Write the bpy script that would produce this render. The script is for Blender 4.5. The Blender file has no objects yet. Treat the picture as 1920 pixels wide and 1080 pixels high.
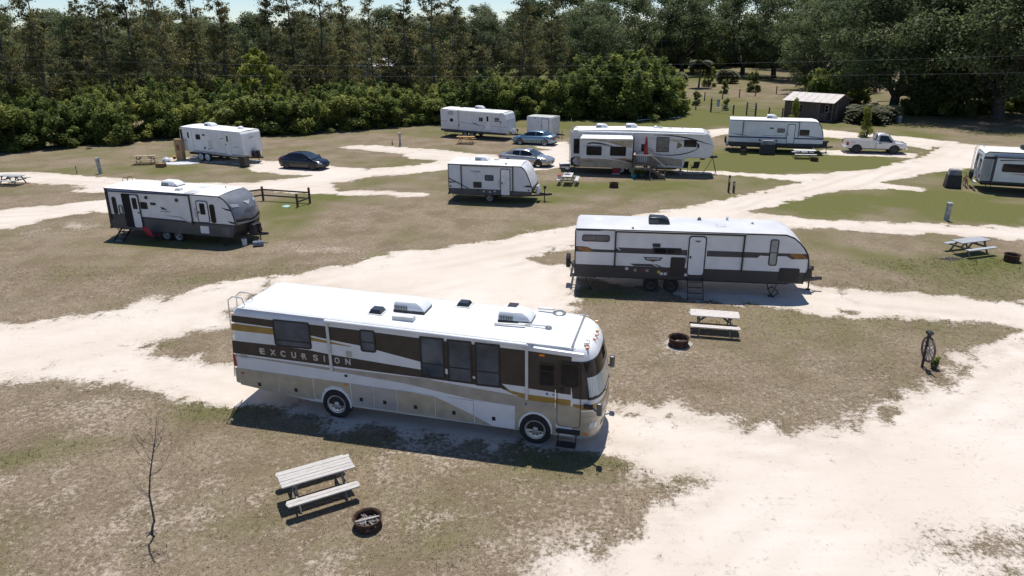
import bpy, bmesh, math, random
import numpy as np
from mathutils import Vector, Matrix

# ---------------------------------------------------------------- camera, sky, sun
sc = bpy.context.scene
col = sc.collection
rad = math.radians
cam_d = bpy.data.cameras.new('camera')
cam = bpy.data.objects.new('camera', cam_d); col.objects.link(cam); sc.camera = cam
cam_d.sensor_width = 36.0
cam_d.lens = 36.0 * 1320.4 / 1920.0
cam_d.clip_start = .1; cam_d.clip_end = 6000
cam.matrix_world = Matrix.Translation((0, 0, 12.0)) @ Matrix.Rotation(rad(90 - 20.535), 4, 'X') @ Matrix.Rotation(rad(-.473), 4, 'Z')
SUN_EL, SUN_AZ = rad(69.5), rad(3.0)          # azimuth clockwise from +Y
sd = bpy.data.lights.new('sun', 'SUN'); sun = bpy.data.objects.new('sun', sd); col.objects.link(sun)
sd.energy = 4.6; sd.angle = rad(.53); sd.color = (1, .965, .91)
sun.location = (0, 60, 80)
dvec = Vector((-math.sin(SUN_AZ) * math.cos(SUN_EL), -math.cos(SUN_AZ) * math.cos(SUN_EL), -math.sin(SUN_EL)))
sun.rotation_euler = dvec.to_track_quat('-Z', 'Y').to_euler()
w = bpy.data.worlds.new('World'); sc.world = w; w.use_nodes = True
wn = w.node_tree.nodes; wl = w.node_tree.links
sky = wn.new('ShaderNodeTexSky'); sky.sky_type = 'NISHITA'; sky.sun_disc = False
sky.sun_elevation = SUN_EL; sky.sun_rotation = SUN_AZ; sky.air_density = .8; sky.dust_density = .0; sky.ozone_density = 3.0
wb_ = wn.new('ShaderNodeMix'); wb_.data_type = 'RGBA'; wb_.blend_type = 'MULTIPLY'; wb_.inputs[0].default_value = 1; wb_.inputs[7].default_value = (.90, .965, 1.08, 1)
wl.new(sky.outputs[0], wb_.inputs[6]); wl.new(wb_.outputs[2], wn['Background'].inputs[0]); wn['Background'].inputs[1].default_value = .10
vs = sc.view_settings
vs.view_transform = 'Standard'; vs.look = 'None'; vs.exposure = .12; vs.gamma = 1; vs.use_curve_mapping = False

# ---------------------------------------------------------------- helpers
def tag(o, label=None, cat=None, group=None, kind=None):
    if label: o['label'] = label
    if cat: o['category'] = cat
    if group: o['group'] = group
    if kind: o['kind'] = kind
    return o

def thing(name, label, cat, loc=(0, 0, 0), rz=0, group=None):
    o = bpy.data.objects.new(name, None); col.objects.link(o)
    o.empty_display_size = .3
    o.location = loc; o.rotation_euler = (0, 0, rad(rz))
    return tag(o, label, cat, group)

def copy_tree(o, parent=None):
    c = o.copy(); col.objects.link(c); c.parent = parent
    for ch in o.children: copy_tree(ch, c)
    return c

_mats = {}
def nmat(name):
    m = bpy.data.materials.new(name); m.use_nodes = True
    nt = m.node_tree
    return m, nt, nt.nodes, nt.links, nt.nodes['Principled BSDF']

def M(name, c, rough=.5, metal=0., var=.10, scale=2.5, bump=0., bscale=30., coat=0., siding=0., grain=None, spec=.5):
    """procedural paint / plastic / wood: base colour broken up by two noises, optional bump, lap siding or plank grain"""
    if name in _mats: return _mats[name]
    m, nt, N, L, P = nmat(name)
    tc = N.new('ShaderNodeTexCoord')
    n1 = N.new('ShaderNodeTexNoise'); n1.inputs['Scale'].default_value = scale; n1.inputs['Detail'].default_value = 6
    vec = tc.outputs['Object']
    if grain:
        mp = N.new('ShaderNodeMapping'); mp.inputs['Scale'].default_value = grain
        L.new(vec, mp.inputs[0]); vec = mp.outputs[0]
    L.new(vec, n1.inputs['Vector'])
    mx = N.new('ShaderNodeMix'); mx.data_type = 'RGBA'
    lo = [max(0, x * (1 - var * 1.6)) for x in c]; hi = [min(1, x * (1 + var)) for x in c]
    mx.inputs[6].default_value = (*lo, 1); mx.inputs[7].default_value = (*hi, 1)
    r = N.new('ShaderNodeMapRange'); r.inputs[1].default_value = .3; r.inputs[2].default_value = .62
    L.new(n1.outputs[0], r.inputs[0]); L.new(r.outputs[0], mx.inputs[0]); L.new(mx.outputs[2], P.inputs['Base Color'])
    P.inputs['Roughness'].default_value = rough; P.inputs['Metallic'].default_value = metal
    P.inputs['Specular IOR Level'].default_value = spec
    if coat: P.inputs['Coat Weight'].default_value = coat; P.inputs['Coat Roughness'].default_value = .06
    hs = None
    if bump:
        n2 = N.new('ShaderNodeTexNoise'); n2.inputs['Scale'].default_value = bscale; n2.inputs['Detail'].default_value = 4
        L.new(vec, n2.inputs['Vector']); hs = (n2.outputs[0], bump, .02)
    if siding:
        sx = N.new('ShaderNodeSeparateXYZ'); L.new(tc.outputs['Object'], sx.inputs[0])
        mu = N.new('ShaderNodeMath'); mu.operation = 'MULTIPLY'; mu.inputs[1].default_value = siding; L.new(sx.outputs[2], mu.inputs[0])
        fr = N.new('ShaderNodeMath'); fr.operation = 'FRACT'; L.new(mu.outputs[0], fr.inputs[0])
        hs = (fr.outputs[0], .6, .012)
    if hs:
        b = N.new('ShaderNodeBump'); b.inputs['Strength'].default_value = hs[1]; b.inputs['Distance'].default_value = hs[2]
        L.new(hs[0], b.inputs['Height']); L.new(b.outputs[0], P.inputs['Normal'])
    _mats[name] = m
    return m

class MB:
    def __init__(s): s.v = []; s.f = []
    def add(s, V, F):
        o = len(s.v); s.v += [tuple(p) for p in V]; s.f += [tuple(i + o for i in f) for f in F]; return s
    def box(s, x0, x1, y0, y1, z0, z1):
        return s.add([(x0,y0,z0),(x1,y0,z0),(x1,y1,z0),(x0,y1,z0),(x0,y0,z1),(x1,y0,z1),(x1,y1,z1),(x0,y1,z1)],
                     [(0,3,2,1),(4,5,6,7),(0,1,5,4),(1,2,6,5),(2,3,7,6),(3,0,4,7)])
    def beam(s, p, q, w, h, up=(0, 0, 1)):
        p, q = Vector(p), Vector(q); d = (q - p).normalized(); up = Vector(up)
        if abs(d.dot(up)) > .98: up = Vector((1, 0, 0))
        a = d.cross(up).normalized() * (w / 2); b = a.cross(d).normalized() * (h / 2)
        V = [p - a - b, p + a - b, p + a + b, p - a + b, q - a - b, q + a - b, q + a + b, q - a + b]
        return s.add(V, [(0,1,2,3),(7,6,5,4),(0,4,5,1),(1,5,6,2),(2,6,7,3),(3,7,4,0)])
    def prism(s, pts, d0, d1, T):
        n = len(pts)
        V = [T(a, b, d0) for a, b in pts] + [T(a, b, d1) for a, b in pts]
        F = [tuple(range(n)), tuple(range(2 * n - 1, n - 1, -1))] + [(i, i + n, (i + 1) % n + n, (i + 1) % n) for i in range(n)]
        return s.add(V, F)
    def ring(s, outer, inner, d0, d1, T):
        n = len(outer)
        V = [T(a, b, d) for L_ in (outer, inner) for d in (d0, d1) for a, b in L_]
        F = []
        for i in range(n):
            j = (i + 1) % n
            F += [(n + i, n + j, 3 * n + j, 3 * n + i), (i, j, n + j, n + i), (2 * n + i, 3 * n + i, 3 * n + j, 2 * n + j)]
        return s.add(V, F)
    def tube(s, p, q, r, n=6, r2=None):
        p, q = Vector(p), Vector(q); d = (q - p)
        if d.length < 1e-6: return s
        d.normalize(); a = d.orthogonal().normalized(); b = d.cross(a); r2 = r if r2 is None else r2
        V = []
        for c, rr_ in ((p, r), (q, r2)):
            for i in range(n):
                t = 2 * math.pi * i / n; V.append(c + (a * math.cos(t) + b * math.sin(t)) * rr_)
        return s.add(V, [(i, (i + 1) % n, n + (i + 1) % n, n + i) for i in range(n)] + [tuple(range(n - 1, -1, -1)), tuple(range(n, 2 * n))])
    def path(s, pts, r, n=6):
        for a, b in zip(pts, pts[1:]): s.tube(a, b, r, n)
        return s
    def lathe(s, prof, c=(0, 0, 0), axis='z', n=20, closed=False):
        c = Vector(c); V = []
        for r, h in prof:
            for i in range(n):
                t = 2 * math.pi * i / n; x, y = r * math.cos(t), r * math.sin(t)
                V.append(c + Vector({'z': (x, y, h), 'y': (x, h, y), 'x': (h, x, y)}[axis]))
        F = []
        m = len(prof)
        for k in range(m if closed else m - 1):
            for i in range(n):
                j = (i + 1) % n; k2 = (k + 1) % m
                F.append((k * n + i, k * n + j, k2 * n + j, k2 * n + i))
        if not closed:
            if prof[0][0] > 1e-4: F.append(tuple(range(n)))
            if prof[-1][0] > 1e-4: F.append(tuple(range((m - 1) * n, m * n)))
        return s.add(V, F)
    def grid(s, P):
        a, b = len(P), len(P[0])
        return s.add([p for r in P for p in r], [(i * b + j, i * b + j + 1, (i + 1) * b + j + 1, (i + 1) * b + j) for i in range(a - 1) for j in range(b - 1)])
    def build(s, name, mat, parent=None, smooth=False, bevel=0, seg=2, doubles=False, kind=None):
        me = bpy.data.meshes.new(name); bm = bmesh.new()
        vs_ = [bm.verts.new(p) for p in s.v]
        for f in s.f:
            try: bm.faces.new([vs_[i] for i in f])
            except ValueError: pass
        if doubles: bmesh.ops.remove_doubles(bm, verts=bm.verts, dist=1e-4)
        bmesh.ops.recalc_face_normals(bm, faces=bm.faces)
        if bevel:
            es = [e for e in bm.edges if len(e.link_faces) == 2 and e.calc_face_angle(0) > .5]
            bmesh.ops.bevel(bm, geom=es, offset=bevel, segments=seg, affect='EDGES', profile=.5, clamp_overlap=True)
        bm.to_mesh(me); bm.free()
        if smooth:
            me.polygons.foreach_set('use_smooth', [True] * len(me.polygons))
            me.set_sharp_from_angle(angle=rad(smooth if smooth > 1 else 40))
        me.materials.append(mat)
        o = bpy.data.objects.new(name, me); col.objects.link(o); o.parent = parent
        if kind: o['kind'] = kind
        return o

SIDE = lambda a, b, d: (a, -d, b)              # near side wall of a vehicle: a along, b up, d outwards
TOP = lambda z: (lambda a, b, d: (a, b, z + d))
ENDX = lambda x: (lambda a, b, d: (x + d, a, b))
def rr(a0, b0, a1, b1, r, n=4):
    out = []
    for cx, cy, t0 in ((a1 - r, b0 + r, -90), (a1 - r, b1 - r, 0), (a0 + r, b1 - r, 90), (a0 + r, b0 + r, 180)):
        for i in range(n + 1):
            t = rad(t0 + 90 * i / n); out.append((cx + r * math.cos(t), cy + r * math.sin(t)))
    return out
def plate(name, pts, mat, parent, d=.004, T=SIDE, d0=-.012, bevel=0):
    return MB().prism(pts, d0, d, T).build(name, mat, parent, bevel=bevel)
def rplate(name, a0, b0, a1, b1, mat, parent, d=.01, r=.04, T=SIDE, d0=-.012):
    return plate(name, rr(a0, b0, a1, b1, r), mat, parent, d, T, d0)
def band(top, bot): return list(bot) + list(reversed(top))

def text_part(body, name, mat, parent, a, b, h, T, width=None, shear=0, align='LEFT', slope=0, d=.003, thick=.03):
    cu = bpy.data.curves.new('t', 'FONT'); cu.body = body; cu.size = 1; cu.shear = shear; cu.offset = thick * .5; cu.extrude = 0
    o = bpy.data.objects.new('t', cu); col.objects.link(o)
    bpy.context.view_layer.update()
    me = bpy.data.meshes.new_from_object(o.evaluated_get(bpy.context.evaluated_depsgraph_get()))
    bpy.data.objects.remove(o); bpy.data.curves.remove(cu)
    co = np.array([v.co[:] for v in me.vertices])
    mn, mxx = co.min(0), co.max(0)
    sy = h / (mxx[1] - mn[1]); sx = sy if width is None else width / (mxx[0] - mn[0])
    for v in me.vertices:
        x = (v.co.x - mn[0]) * sx; y = (v.co.y - mn[1]) * sy
        v.co = T(a + x, b + y + slope * x, d)
    me.materials.clear(); me.materials.append(mat); me.name = name
    ob = bpy.data.objects.new(name, me); col.objects.link(ob); ob.parent = parent
    return ob

# ---------------------------------------------------------------- ground: grass cover traced from the site, sand tracks between
SAND = [
 [(-25.4,26.4),(-22.0,27.8),(-20.1,28.5),(-19.0,29.4),(-17.7,30.2),(-16.1,31.5),(-14.5,33.3),(-12.6,34.0),(-11.0,34.2),(-9.8,35.1),(-7.9,37.0),(-4.9,38.6),(-1.9,40.2),(0.7,41.3),(3.9,43.1),(10.6,46.8),(14.7,49.5),(18.9,52.2),(23.3,55.7),(27.4,59.7),(30.0,60.0),(34.8,63.5),(37.7,65.6),(41.4,69.8),(46.8,75.7),(47.9,73.1),(58.8,68.1),(51.5,59.1),(39.6,60.6),(37.0,59.5),(34.2,58.0),(31.4,56.0),(29.8,55.1),(31.6,53.2),(30.9,52.3),(27.8,53.0),(25.1,52.4),(21.5,50.1),(17.7,47.3),(16.2,46.2),(17.9,45.3),(19.8,44.4),(21.9,43.7),(25.5,43.2),(28.3,42.2),(31.6,41.9),(36.2,40.2),(34.1,37.6),(29.7,39.1),(26.0,40.2),(22.2,41.0),(19.9,41.9),(17.7,42.2),(11.4,42.8),(4.4,43.0),(3.9,38.0),(3.5,38.5),(1.6,37.3),(0.8,36.7),(1.9,35.5),(3.0,35.2),(3.4,33.9),(3.1,30.5),(2.3,28.6),(-1.4,28.1),(-6.5,30.8),(-11.7,33.1),(-12.7,29.3),(-12.5,27.9),(-13.9,27.1),(-15.2,26.1),(-13.2,24.9),(-10.9,24.4),(-9.2,23.7),(-6.5,20.9),(-9.5,20.8),(-10.2,21.0),(-13.0,21.9),(-15.4,22.2),(-17.4,22.8),(-18.6,22.8),(-22.4,22.7)],
 [(-9.4,21.9),(-8.0,20.9),(-6.3,19.9),(-4.4,19.1),(-1.8,18.6),(0.6,18.1),(1.6,18.0),(2.9,17.6),(4.1,17.0),(5.0,16.5),(4.5,16.0),(3.8,15.7),(3.1,14.7),(2.5,14.2),(1.8,13.8),(1.1,13.4),(0.7,12.8),(0.3,9.9),(16.5,9.8),(37.0,27.3),(21.3,26.8),(20.4,25.9),(19.1,24.8),(17.3,23.9),(16.2,23.0),(14.9,22.1),(13.2,21.1),(12.0,20.4),(10.7,19.5),(8.8,19.4),(7.5,19.6),(6.4,20.1),(4.9,20.3),(3.4,20.6),(2.5,20.7),(-3.1,22.3),(-9.6,23.7)],
 [(-43.0,47.9),(-36.1,48.5),(-33.3,50.2),(-30.4,51.7),(-31.3,53.5),(-34.4,54.2),(-35.4,56.6),(-40.4,58.0),(-45.5,56.2),(-50.4,62.7),(-43.9,62.4),(-41.5,62.3),(-33.9,59.7),(-27.5,57.5),(-21.6,57.1),(-17.5,59.7),(-23.2,61.6),(-24.1,67.0),(-22.0,67.5),(-18.2,67.3),(-16.6,64.8),(-12.6,62.8),(-10.8,63.5),(-6.4,66.2),(-9.9,67.8),(-10.6,70.5),(-17.2,73.4),(-18.2,74.4),(-17.2,75.8),(-14.7,76.0),(-7.4,72.6),(-1.1,69.1),(3.8,72.0),(0.6,76.6),(1.6,78.8),(6.3,77.1),(6.1,69.1),(5.6,63.0),(1.9,61.2),(-0.9,62.3),(-5.6,61.8),(-8.9,59.8),(-11.6,59.0),(-14.3,56.4),(-13.2,53.8),(-6.2,52.6),(-6.1,51.7),(-10.4,52.2),(-16.2,53.0),(-19.9,54.0),(-20.8,51.1),(-26.0,47.3),(-29.0,47.9),(-30.6,46.3),(-31.7,43.8),(-32.5,43.2),(-37.6,41.2)],
 [(2.9,33.9),(7.4,31.5),(8.4,30.4),(11.5,29.2),(13.2,28.7),(14.8,28.2),(17.0,27.8),(19.0,27.4),(21.1,26.5),(24.2,25.4),(27.3,29.3),(23.5,30.1),(22.9,30.0),(20.3,30.5),(18.2,31.2),(16.0,31.8),(14.9,31.8),(13.4,34.1),(9.5,35.0),(3.5,35.2)],
 [(14.5,61.2),(17.9,60.3),(22.0,59.0),(27.0,58.8),(26.1,56.6),(23.3,55.7),(19.9,57.3),(17.4,58.7),(14.2,59.5)],
 [(23.2,85.6),(26.4,86.8),(32.1,87.4),(37.2,85.2),(41.6,80.6),(44.1,78.5),(46.9,74.9),(41.2,69.5),(40.7,73.2),(34.9,79.0),(29.1,78.9),(24.7,81.6),(21.9,78.5)],
 [(31.3,71.3),(39.0,68.4),(41.1,69.5),(37.6,65.3),(36.2,66.2),(29.9,68.0)],
 [(-34.0,69.5),(-27.8,68.3),(-23.4,67.5),(-22.3,64.3),(-27.9,66.1),(-32.5,67.4)],
]
GREEN = [(30.4,47.7,5.1,4.6,1.00),(39.1,57.4,5.1,2.5,1.00),(28.8,63.0,7.9,3.0,1.00),(24.5,96.2,11.2,6.8,0.90),(14.4,101.1,6.6,6.2,0.90),(9.4,55.4,5.5,1.6,0.55),(16.6,55.2,3.8,2.0,0.40),(-15.2,49.2,2.3,4.0,0.80),(-14.5,44.2,1.7,2.6,0.70),(-13.5,51.7,2.0,1.7,0.80),(-8.6,21.7,2.0,0.5,0.80),(-10.4,20.6,2.0,0.5,0.90),(-13.4,18.7,1.8,0.4,0.70),(-14.8,17.9,1.0,0.4,0.80),(3.5,30.9,2.2,0.6,0.80),(-2.5,55.9,2.6,2.0,0.40),(-11.1,56.2,1.7,1.6,0.50),(24.7,34.6,2.5,2.6,0.60),(21.5,36.5,3.4,2.8,0.35),(-19.9,40.2,3.8,0.9,0.80),(1.6,50.3,3.9,1.0,0.80),(-14.2,25.8,0.9,0.4,0.60),(-4.0,18.6,2.0,0.2,0.50),(1.4,17.4,1.4,0.3,0.60),(-34.4,64.0,7.4,2.1,0.50),(-3.6,84.0,7.5,2.6,0.50),(37.8,93.7,13.5,6.4,0.60),(31.9,110.0,15.7,11.0,0.50),(-6.5,19.5,1.0,0.4,0.60),(-16.5,33.6,2.7,1.1,0.25),(1.3,41.3,3.2,1.6,0.20),(24.3,49.0,7.1,3.2,0.75),(24.4,65.4,11.6,6.0,0.80),(13.4,93.6,13.7,7.5,0.95),(28.6,98.3,16.3,10.6,0.90),(-2.6,58.7,4.9,2.0,0.45),(6.7,54.2,7.4,2.7,0.55),(21.6,35.6,5.3,3.1,0.50),(36.0,79.7,8.7,3.9,0.70),(-8.7,57.2,3.9,1.7,0.35),(32.0,46.1,4.2,4.3,0.90),]
BARE_PATCH = [(11.6, 13.5, 2.6, 1.5)]
WORN = [(-28.5,44.0,2.8,1.8,0.75),(-29.8,42.2,2.0,1.2,0.40),(-10.4,38.5,3.4,0.9,0.70),(-13.2,40.0,1.6,0.9,0.50),(-10.7,53.7,3.7,0.9,0.60),(-5.5,19.4,0.7,0.4,0.80),(-3.0,18.4,0.8,0.3,0.70),(-1.6,17.7,0.9,0.3,0.45),(3.5,16.6,0.9,0.4,0.40),(-14.5,20.7,2.0,0.7,0.35),(-12.8,15.4,1.1,0.7,0.30),(-8.2,15.4,1.1,0.7,0.35),(-4.4,13.7,1.2,0.6,0.40),(0.5,14.0,1.2,0.6,0.50),(-11.2,28.3,1.4,0.6,0.30),(-16.6,31.0,1.8,0.7,0.50),(-14.0,32.0,1.8,0.6,0.40),(8.6,50.0,2.3,1.0,0.50),(-0.3,47.2,1.5,0.7,0.50),(0.7,42.5,1.0,0.7,0.60),(-2.1,45.1,1.8,0.7,0.35),(6.2,24.6,1.4,0.7,0.45),(11.8,23.3,1.6,0.9,0.35),(9.0,21.4,1.6,0.5,0.30),(-32.3,67.9,3.1,1.5,0.60),(-22.5,75.3,5.2,1.8,0.40),(24.6,42.3,2.0,0.6,0.50),(-23.9,55.7,2.6,0.8,0.50),(-34.7,52.4,2.5,1.1,0.45),(-41.8,68.4,4.8,1.5,0.40),(7.5,50.6,1.9,0.8,0.40),(7.2,58.7,2.7,0.9,0.40)]
def fade(t): return t * t * (3 - 2 * t)
_prm = np.random.RandomState(7).rand(256, 256)
def vnoise(x, y, s):
    x = np.asarray(x) / s + 91.3; y = np.asarray(y) / s + 37.7
    xi = np.floor(x).astype(int); yi = np.floor(y).astype(int); fx = fade(x - xi); fy = fade(y - yi)
    g = lambda i, j: _prm[i % 256, j % 256]
    return (g(xi, yi) * (1 - fx) + g(xi + 1, yi) * fx) * (1 - fy) + (g(xi, yi + 1) * (1 - fx) + g(xi + 1, yi + 1) * fx) * fy
def fbm(x, y, s): return (vnoise(x, y, s) + .5 * vnoise(x, y, s * .47) + .25 * vnoise(x, y, s * .22)) / 1.75
def signed(x, y):
    """distance into the sand (positive inside a track), metres"""
    best = np.full(x.shape, -30.)
    for P in SAND:
        P = np.array(P); Q = np.roll(P, -1, 0)
        bx0, by0 = P.min(0) - 4; bx1, by1 = P.max(0) + 4
        m = (x > bx0) & (x < bx1) & (y > by0) & (y < by1)
        if not m.any(): continue
        xx, yy = x[m], y[m]; dm = np.full(xx.shape, 1e9); ins = np.zeros(xx.shape, bool)
        for (ax, ay), (bx, by) in zip(P, Q):
            ex, ey = bx - ax, by - ay; l2 = ex * ex + ey * ey + 1e-9
            t = np.clip(((xx - ax) * ex + (yy - ay) * ey) / l2, 0, 1)
            dm = np.minimum(dm, (xx - ax - t * ex) ** 2 + (yy - ay - t * ey) ** 2)
            c = (ay > yy) != (by > yy)
            ins ^= c & (xx < ex * (yy - ay) / (ey if abs(ey) > 1e-9 else 1e-9) + ax)
        dd = np.sqrt(dm); best[m] = np.maximum(best[m], np.where(ins, dd, -dd))
    return best
def cover(x, y):
    """grass cover 0..1 and greenness 0..1 at ground points"""
    s = signed(x, y)
    far = np.clip((np.hypot(x, y) - 30) / 60, 0, 1)
    wob = (fbm(x, y, 3.0) - .5) * 1.6 + (vnoise(x, y, .55) - .5) * .9
    e = -(s + wob * (1 - .45 * far))                                   # >0 = grass
    c = np.clip(e / .75 + .45, 0, 1)
    thin = fbm(x + 11, y - 5, 1.9) * .55 + vnoise(x, y, .5) * .45      # worn spots in the turf
    g = np.zeros_like(x)
    for cx, cy, rx, ry, a in GREEN:
        if cy < 24: a, rx, ry = a * .62, rx * 1.25, ry * 1.5
        q = np.exp(-(((x - cx) / (rx + .3)) ** 2 + ((y - cy) / (ry + .3)) ** 2) * .9)
        g = np.maximum(g, a * q * np.clip(.35 + 1.1 * fbm(x + 40, y, 1.6), 0, 1.1))
    g = np.clip(g + .06 + .45 * (fbm(x - 7, y + 3, 4.) - .5) * 2 + .16 * np.clip((y - 38) / 25, 0, 1), 0, 1)
    for cx, cy, rx, ry in BARE_PATCH:
        q = np.clip(1.25 - np.hypot((x - cx) / rx, (y - cy) / ry), 0, 1)
        c = np.maximum(c, np.clip((q * 1.3 - .15) * (.35 + 1.1 * vnoise(x, y, .4) * fbm(x, y, 1.2) * 2) - .12, 0, .7))
    near = np.clip(1.10 - (y - 10) / 42, .12, 1)
    wear = np.clip((.58 - thin) * 2.6, 0, 1) * near * (1 - .75 * g)
    c = c * (1 - .45 * wear) * (1 - .24 * near * (1 - g))
    for cx, cy, rx, ry, a in WORN:
        c = c * (1 - a * np.exp(-(((x - cx) / rx) ** 2 + ((y - cy) / (ry + .2)) ** 2)) * np.clip(1.5 - 1.3 * fbm(x + 9, y + 2, .9), 0, 1))
    c = c * (1 + .45 * (1 - near))
    wood_ = np.clip((y - 128 - .9 * np.clip(x - 8, 0, 30)) / 12, 0, 1) * (x < 60); g = np.maximum(g, .95 * wood_)
    weeds = np.clip(vnoise(x, y, .35) * fbm(x + 3, y, 1.1) * 2.1 - .83, 0, 1) * np.exp(-np.clip(s, 0, 9) / 1.0) * (s > 0) * 2.2
    return np.clip(np.maximum(c, np.clip(weeds, 0, .8)), 0, 1.6), g, s

def axis(vals):
    out = []
    for a, b, st in vals: out += list(np.arange(a, b, st))
    return np.array(out + [vals[-1][1]])
gx = axis([(-3000, -600, 400), (-600, -140, 60), (-140, -64, 4), (-64, -40, 1), (-40, 46, .27), (46, 70, 1), (70, 150, 4), (150, 600, 60), (600, 3000, 400)])
gy = axis([(-3000, -600, 400), (-600, -40, 60), (-40, 6, 4), (6, 9, .5), (9, 66, .27), (66, 100, .5), (100, 170, 2), (170, 600, 40), (600, 5000, 400)])
X, Y = np.meshgrid(gx, gy); xf, yf = X.ravel(), Y.ravel()
cv, gr, sg = cover(xf, yf)
TRACKS = [[(-26, 23), (-19, 26), (-12, 30), (-3, 34.5), (5, 39.5), (13, 44.5), (20, 49.5), (28, 56), (36, 64), (44, 71), (56, 74)], [(30, 27), (20, 23), (13, 18.5), (8, 15.5), (3, 11), (-2, 7)], [(-46, 44), (-33, 46), (-22, 51), (-14, 55.5), (-6, 60), (2, 65), (9, 72)], [(-12, 25.5), (-4, 22), (4, 19.4), (12, 16.5), (22, 15)], [(17, 44.6), (26, 42), (36, 39)], [(4, 33.2), (13, 31.2), (24, 28)], [(-40, 60.5), (-30, 57), (-20, 57.5)], [(-17, 75), (-8, 70), (0, 66)], [(44, 72), (36, 80), (24, 84)]]
def ruts(x, y):
    out = np.zeros_like(x)
    for T in TRACKS:
        dm = np.full(x.shape, 1e9)
        for (ax, ay), (bx, by) in zip(T, T[1:]):
            ex, ey = bx - ax, by - ay; t = np.clip(((x - ax) * ex + (y - ay) * ey) / (ex * ex + ey * ey), 0, 1)
            dm = np.minimum(dm, np.hypot(x - ax - t * ex, y - ay - t * ey))
        w_ = dm + (vnoise(x, y, 4.) - .5) * .9
        out = np.maximum(out, np.exp(-((w_ - .9) / .28) ** 2) + .7 * np.exp(-((w_ - 2.1) / .3) ** 2))
    return out * np.clip(vnoise(x + 5, y, 2.2) * 1.6 - .2, 0, 1)
lawn = np.clip(-sg / .9, 0, 1); edge = np.exp(-np.clip(sg, 0, 9) / .9) * np.clip(sg * 4 + 1, 0, 1); rut = ruts(xf, yf)
nx, ny = len(gx), len(gy)
def ground_mesh(name, zoff, keep=None):
    z = np.full(xf.shape, zoff)
    me = bpy.data.meshes.new(name)
    i = np.arange(nx - 1)[None, :] + np.arange(ny - 1)[:, None] * nx
    F = np.stack([i, i + 1, i + 1 + nx, i + nx], -1).reshape(-1, 4)
    V = np.stack([xf, yf, z], 1); AT = [cv, gr, lawn, edge, rut]
    if keep is not None:
        F = F[keep[F].any(1)]; u, inv = np.unique(F, return_inverse=True); F = inv.reshape(F.shape); V = V[u]; AT = [q[u] for q in AT]
    me.vertices.add(len(V)); me.vertices.foreach_set('co', V.ravel())
    me.loops.add(F.size); me.loops.foreach_set('vertex_index', F.ravel())
    me.polygons.add(len(F)); me.polygons.foreach_set('loop_start', np.arange(0, F.size, 4)); me.polygons.foreach_set('loop_total', np.full(len(F), 4))
    me.update(calc_edges=True)
    for nm, arr in zip(('turf', 'green', 'lawn', 'edge', 'rut'), AT):
        at = me.attributes.new(nm, 'FLOAT', 'POINT'); at.data.foreach_set('value', arr.astype(np.float32))
    o = bpy.data.objects.new(name, me); col.objects.link(o); o['kind'] = 'structure'
    return o

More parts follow.
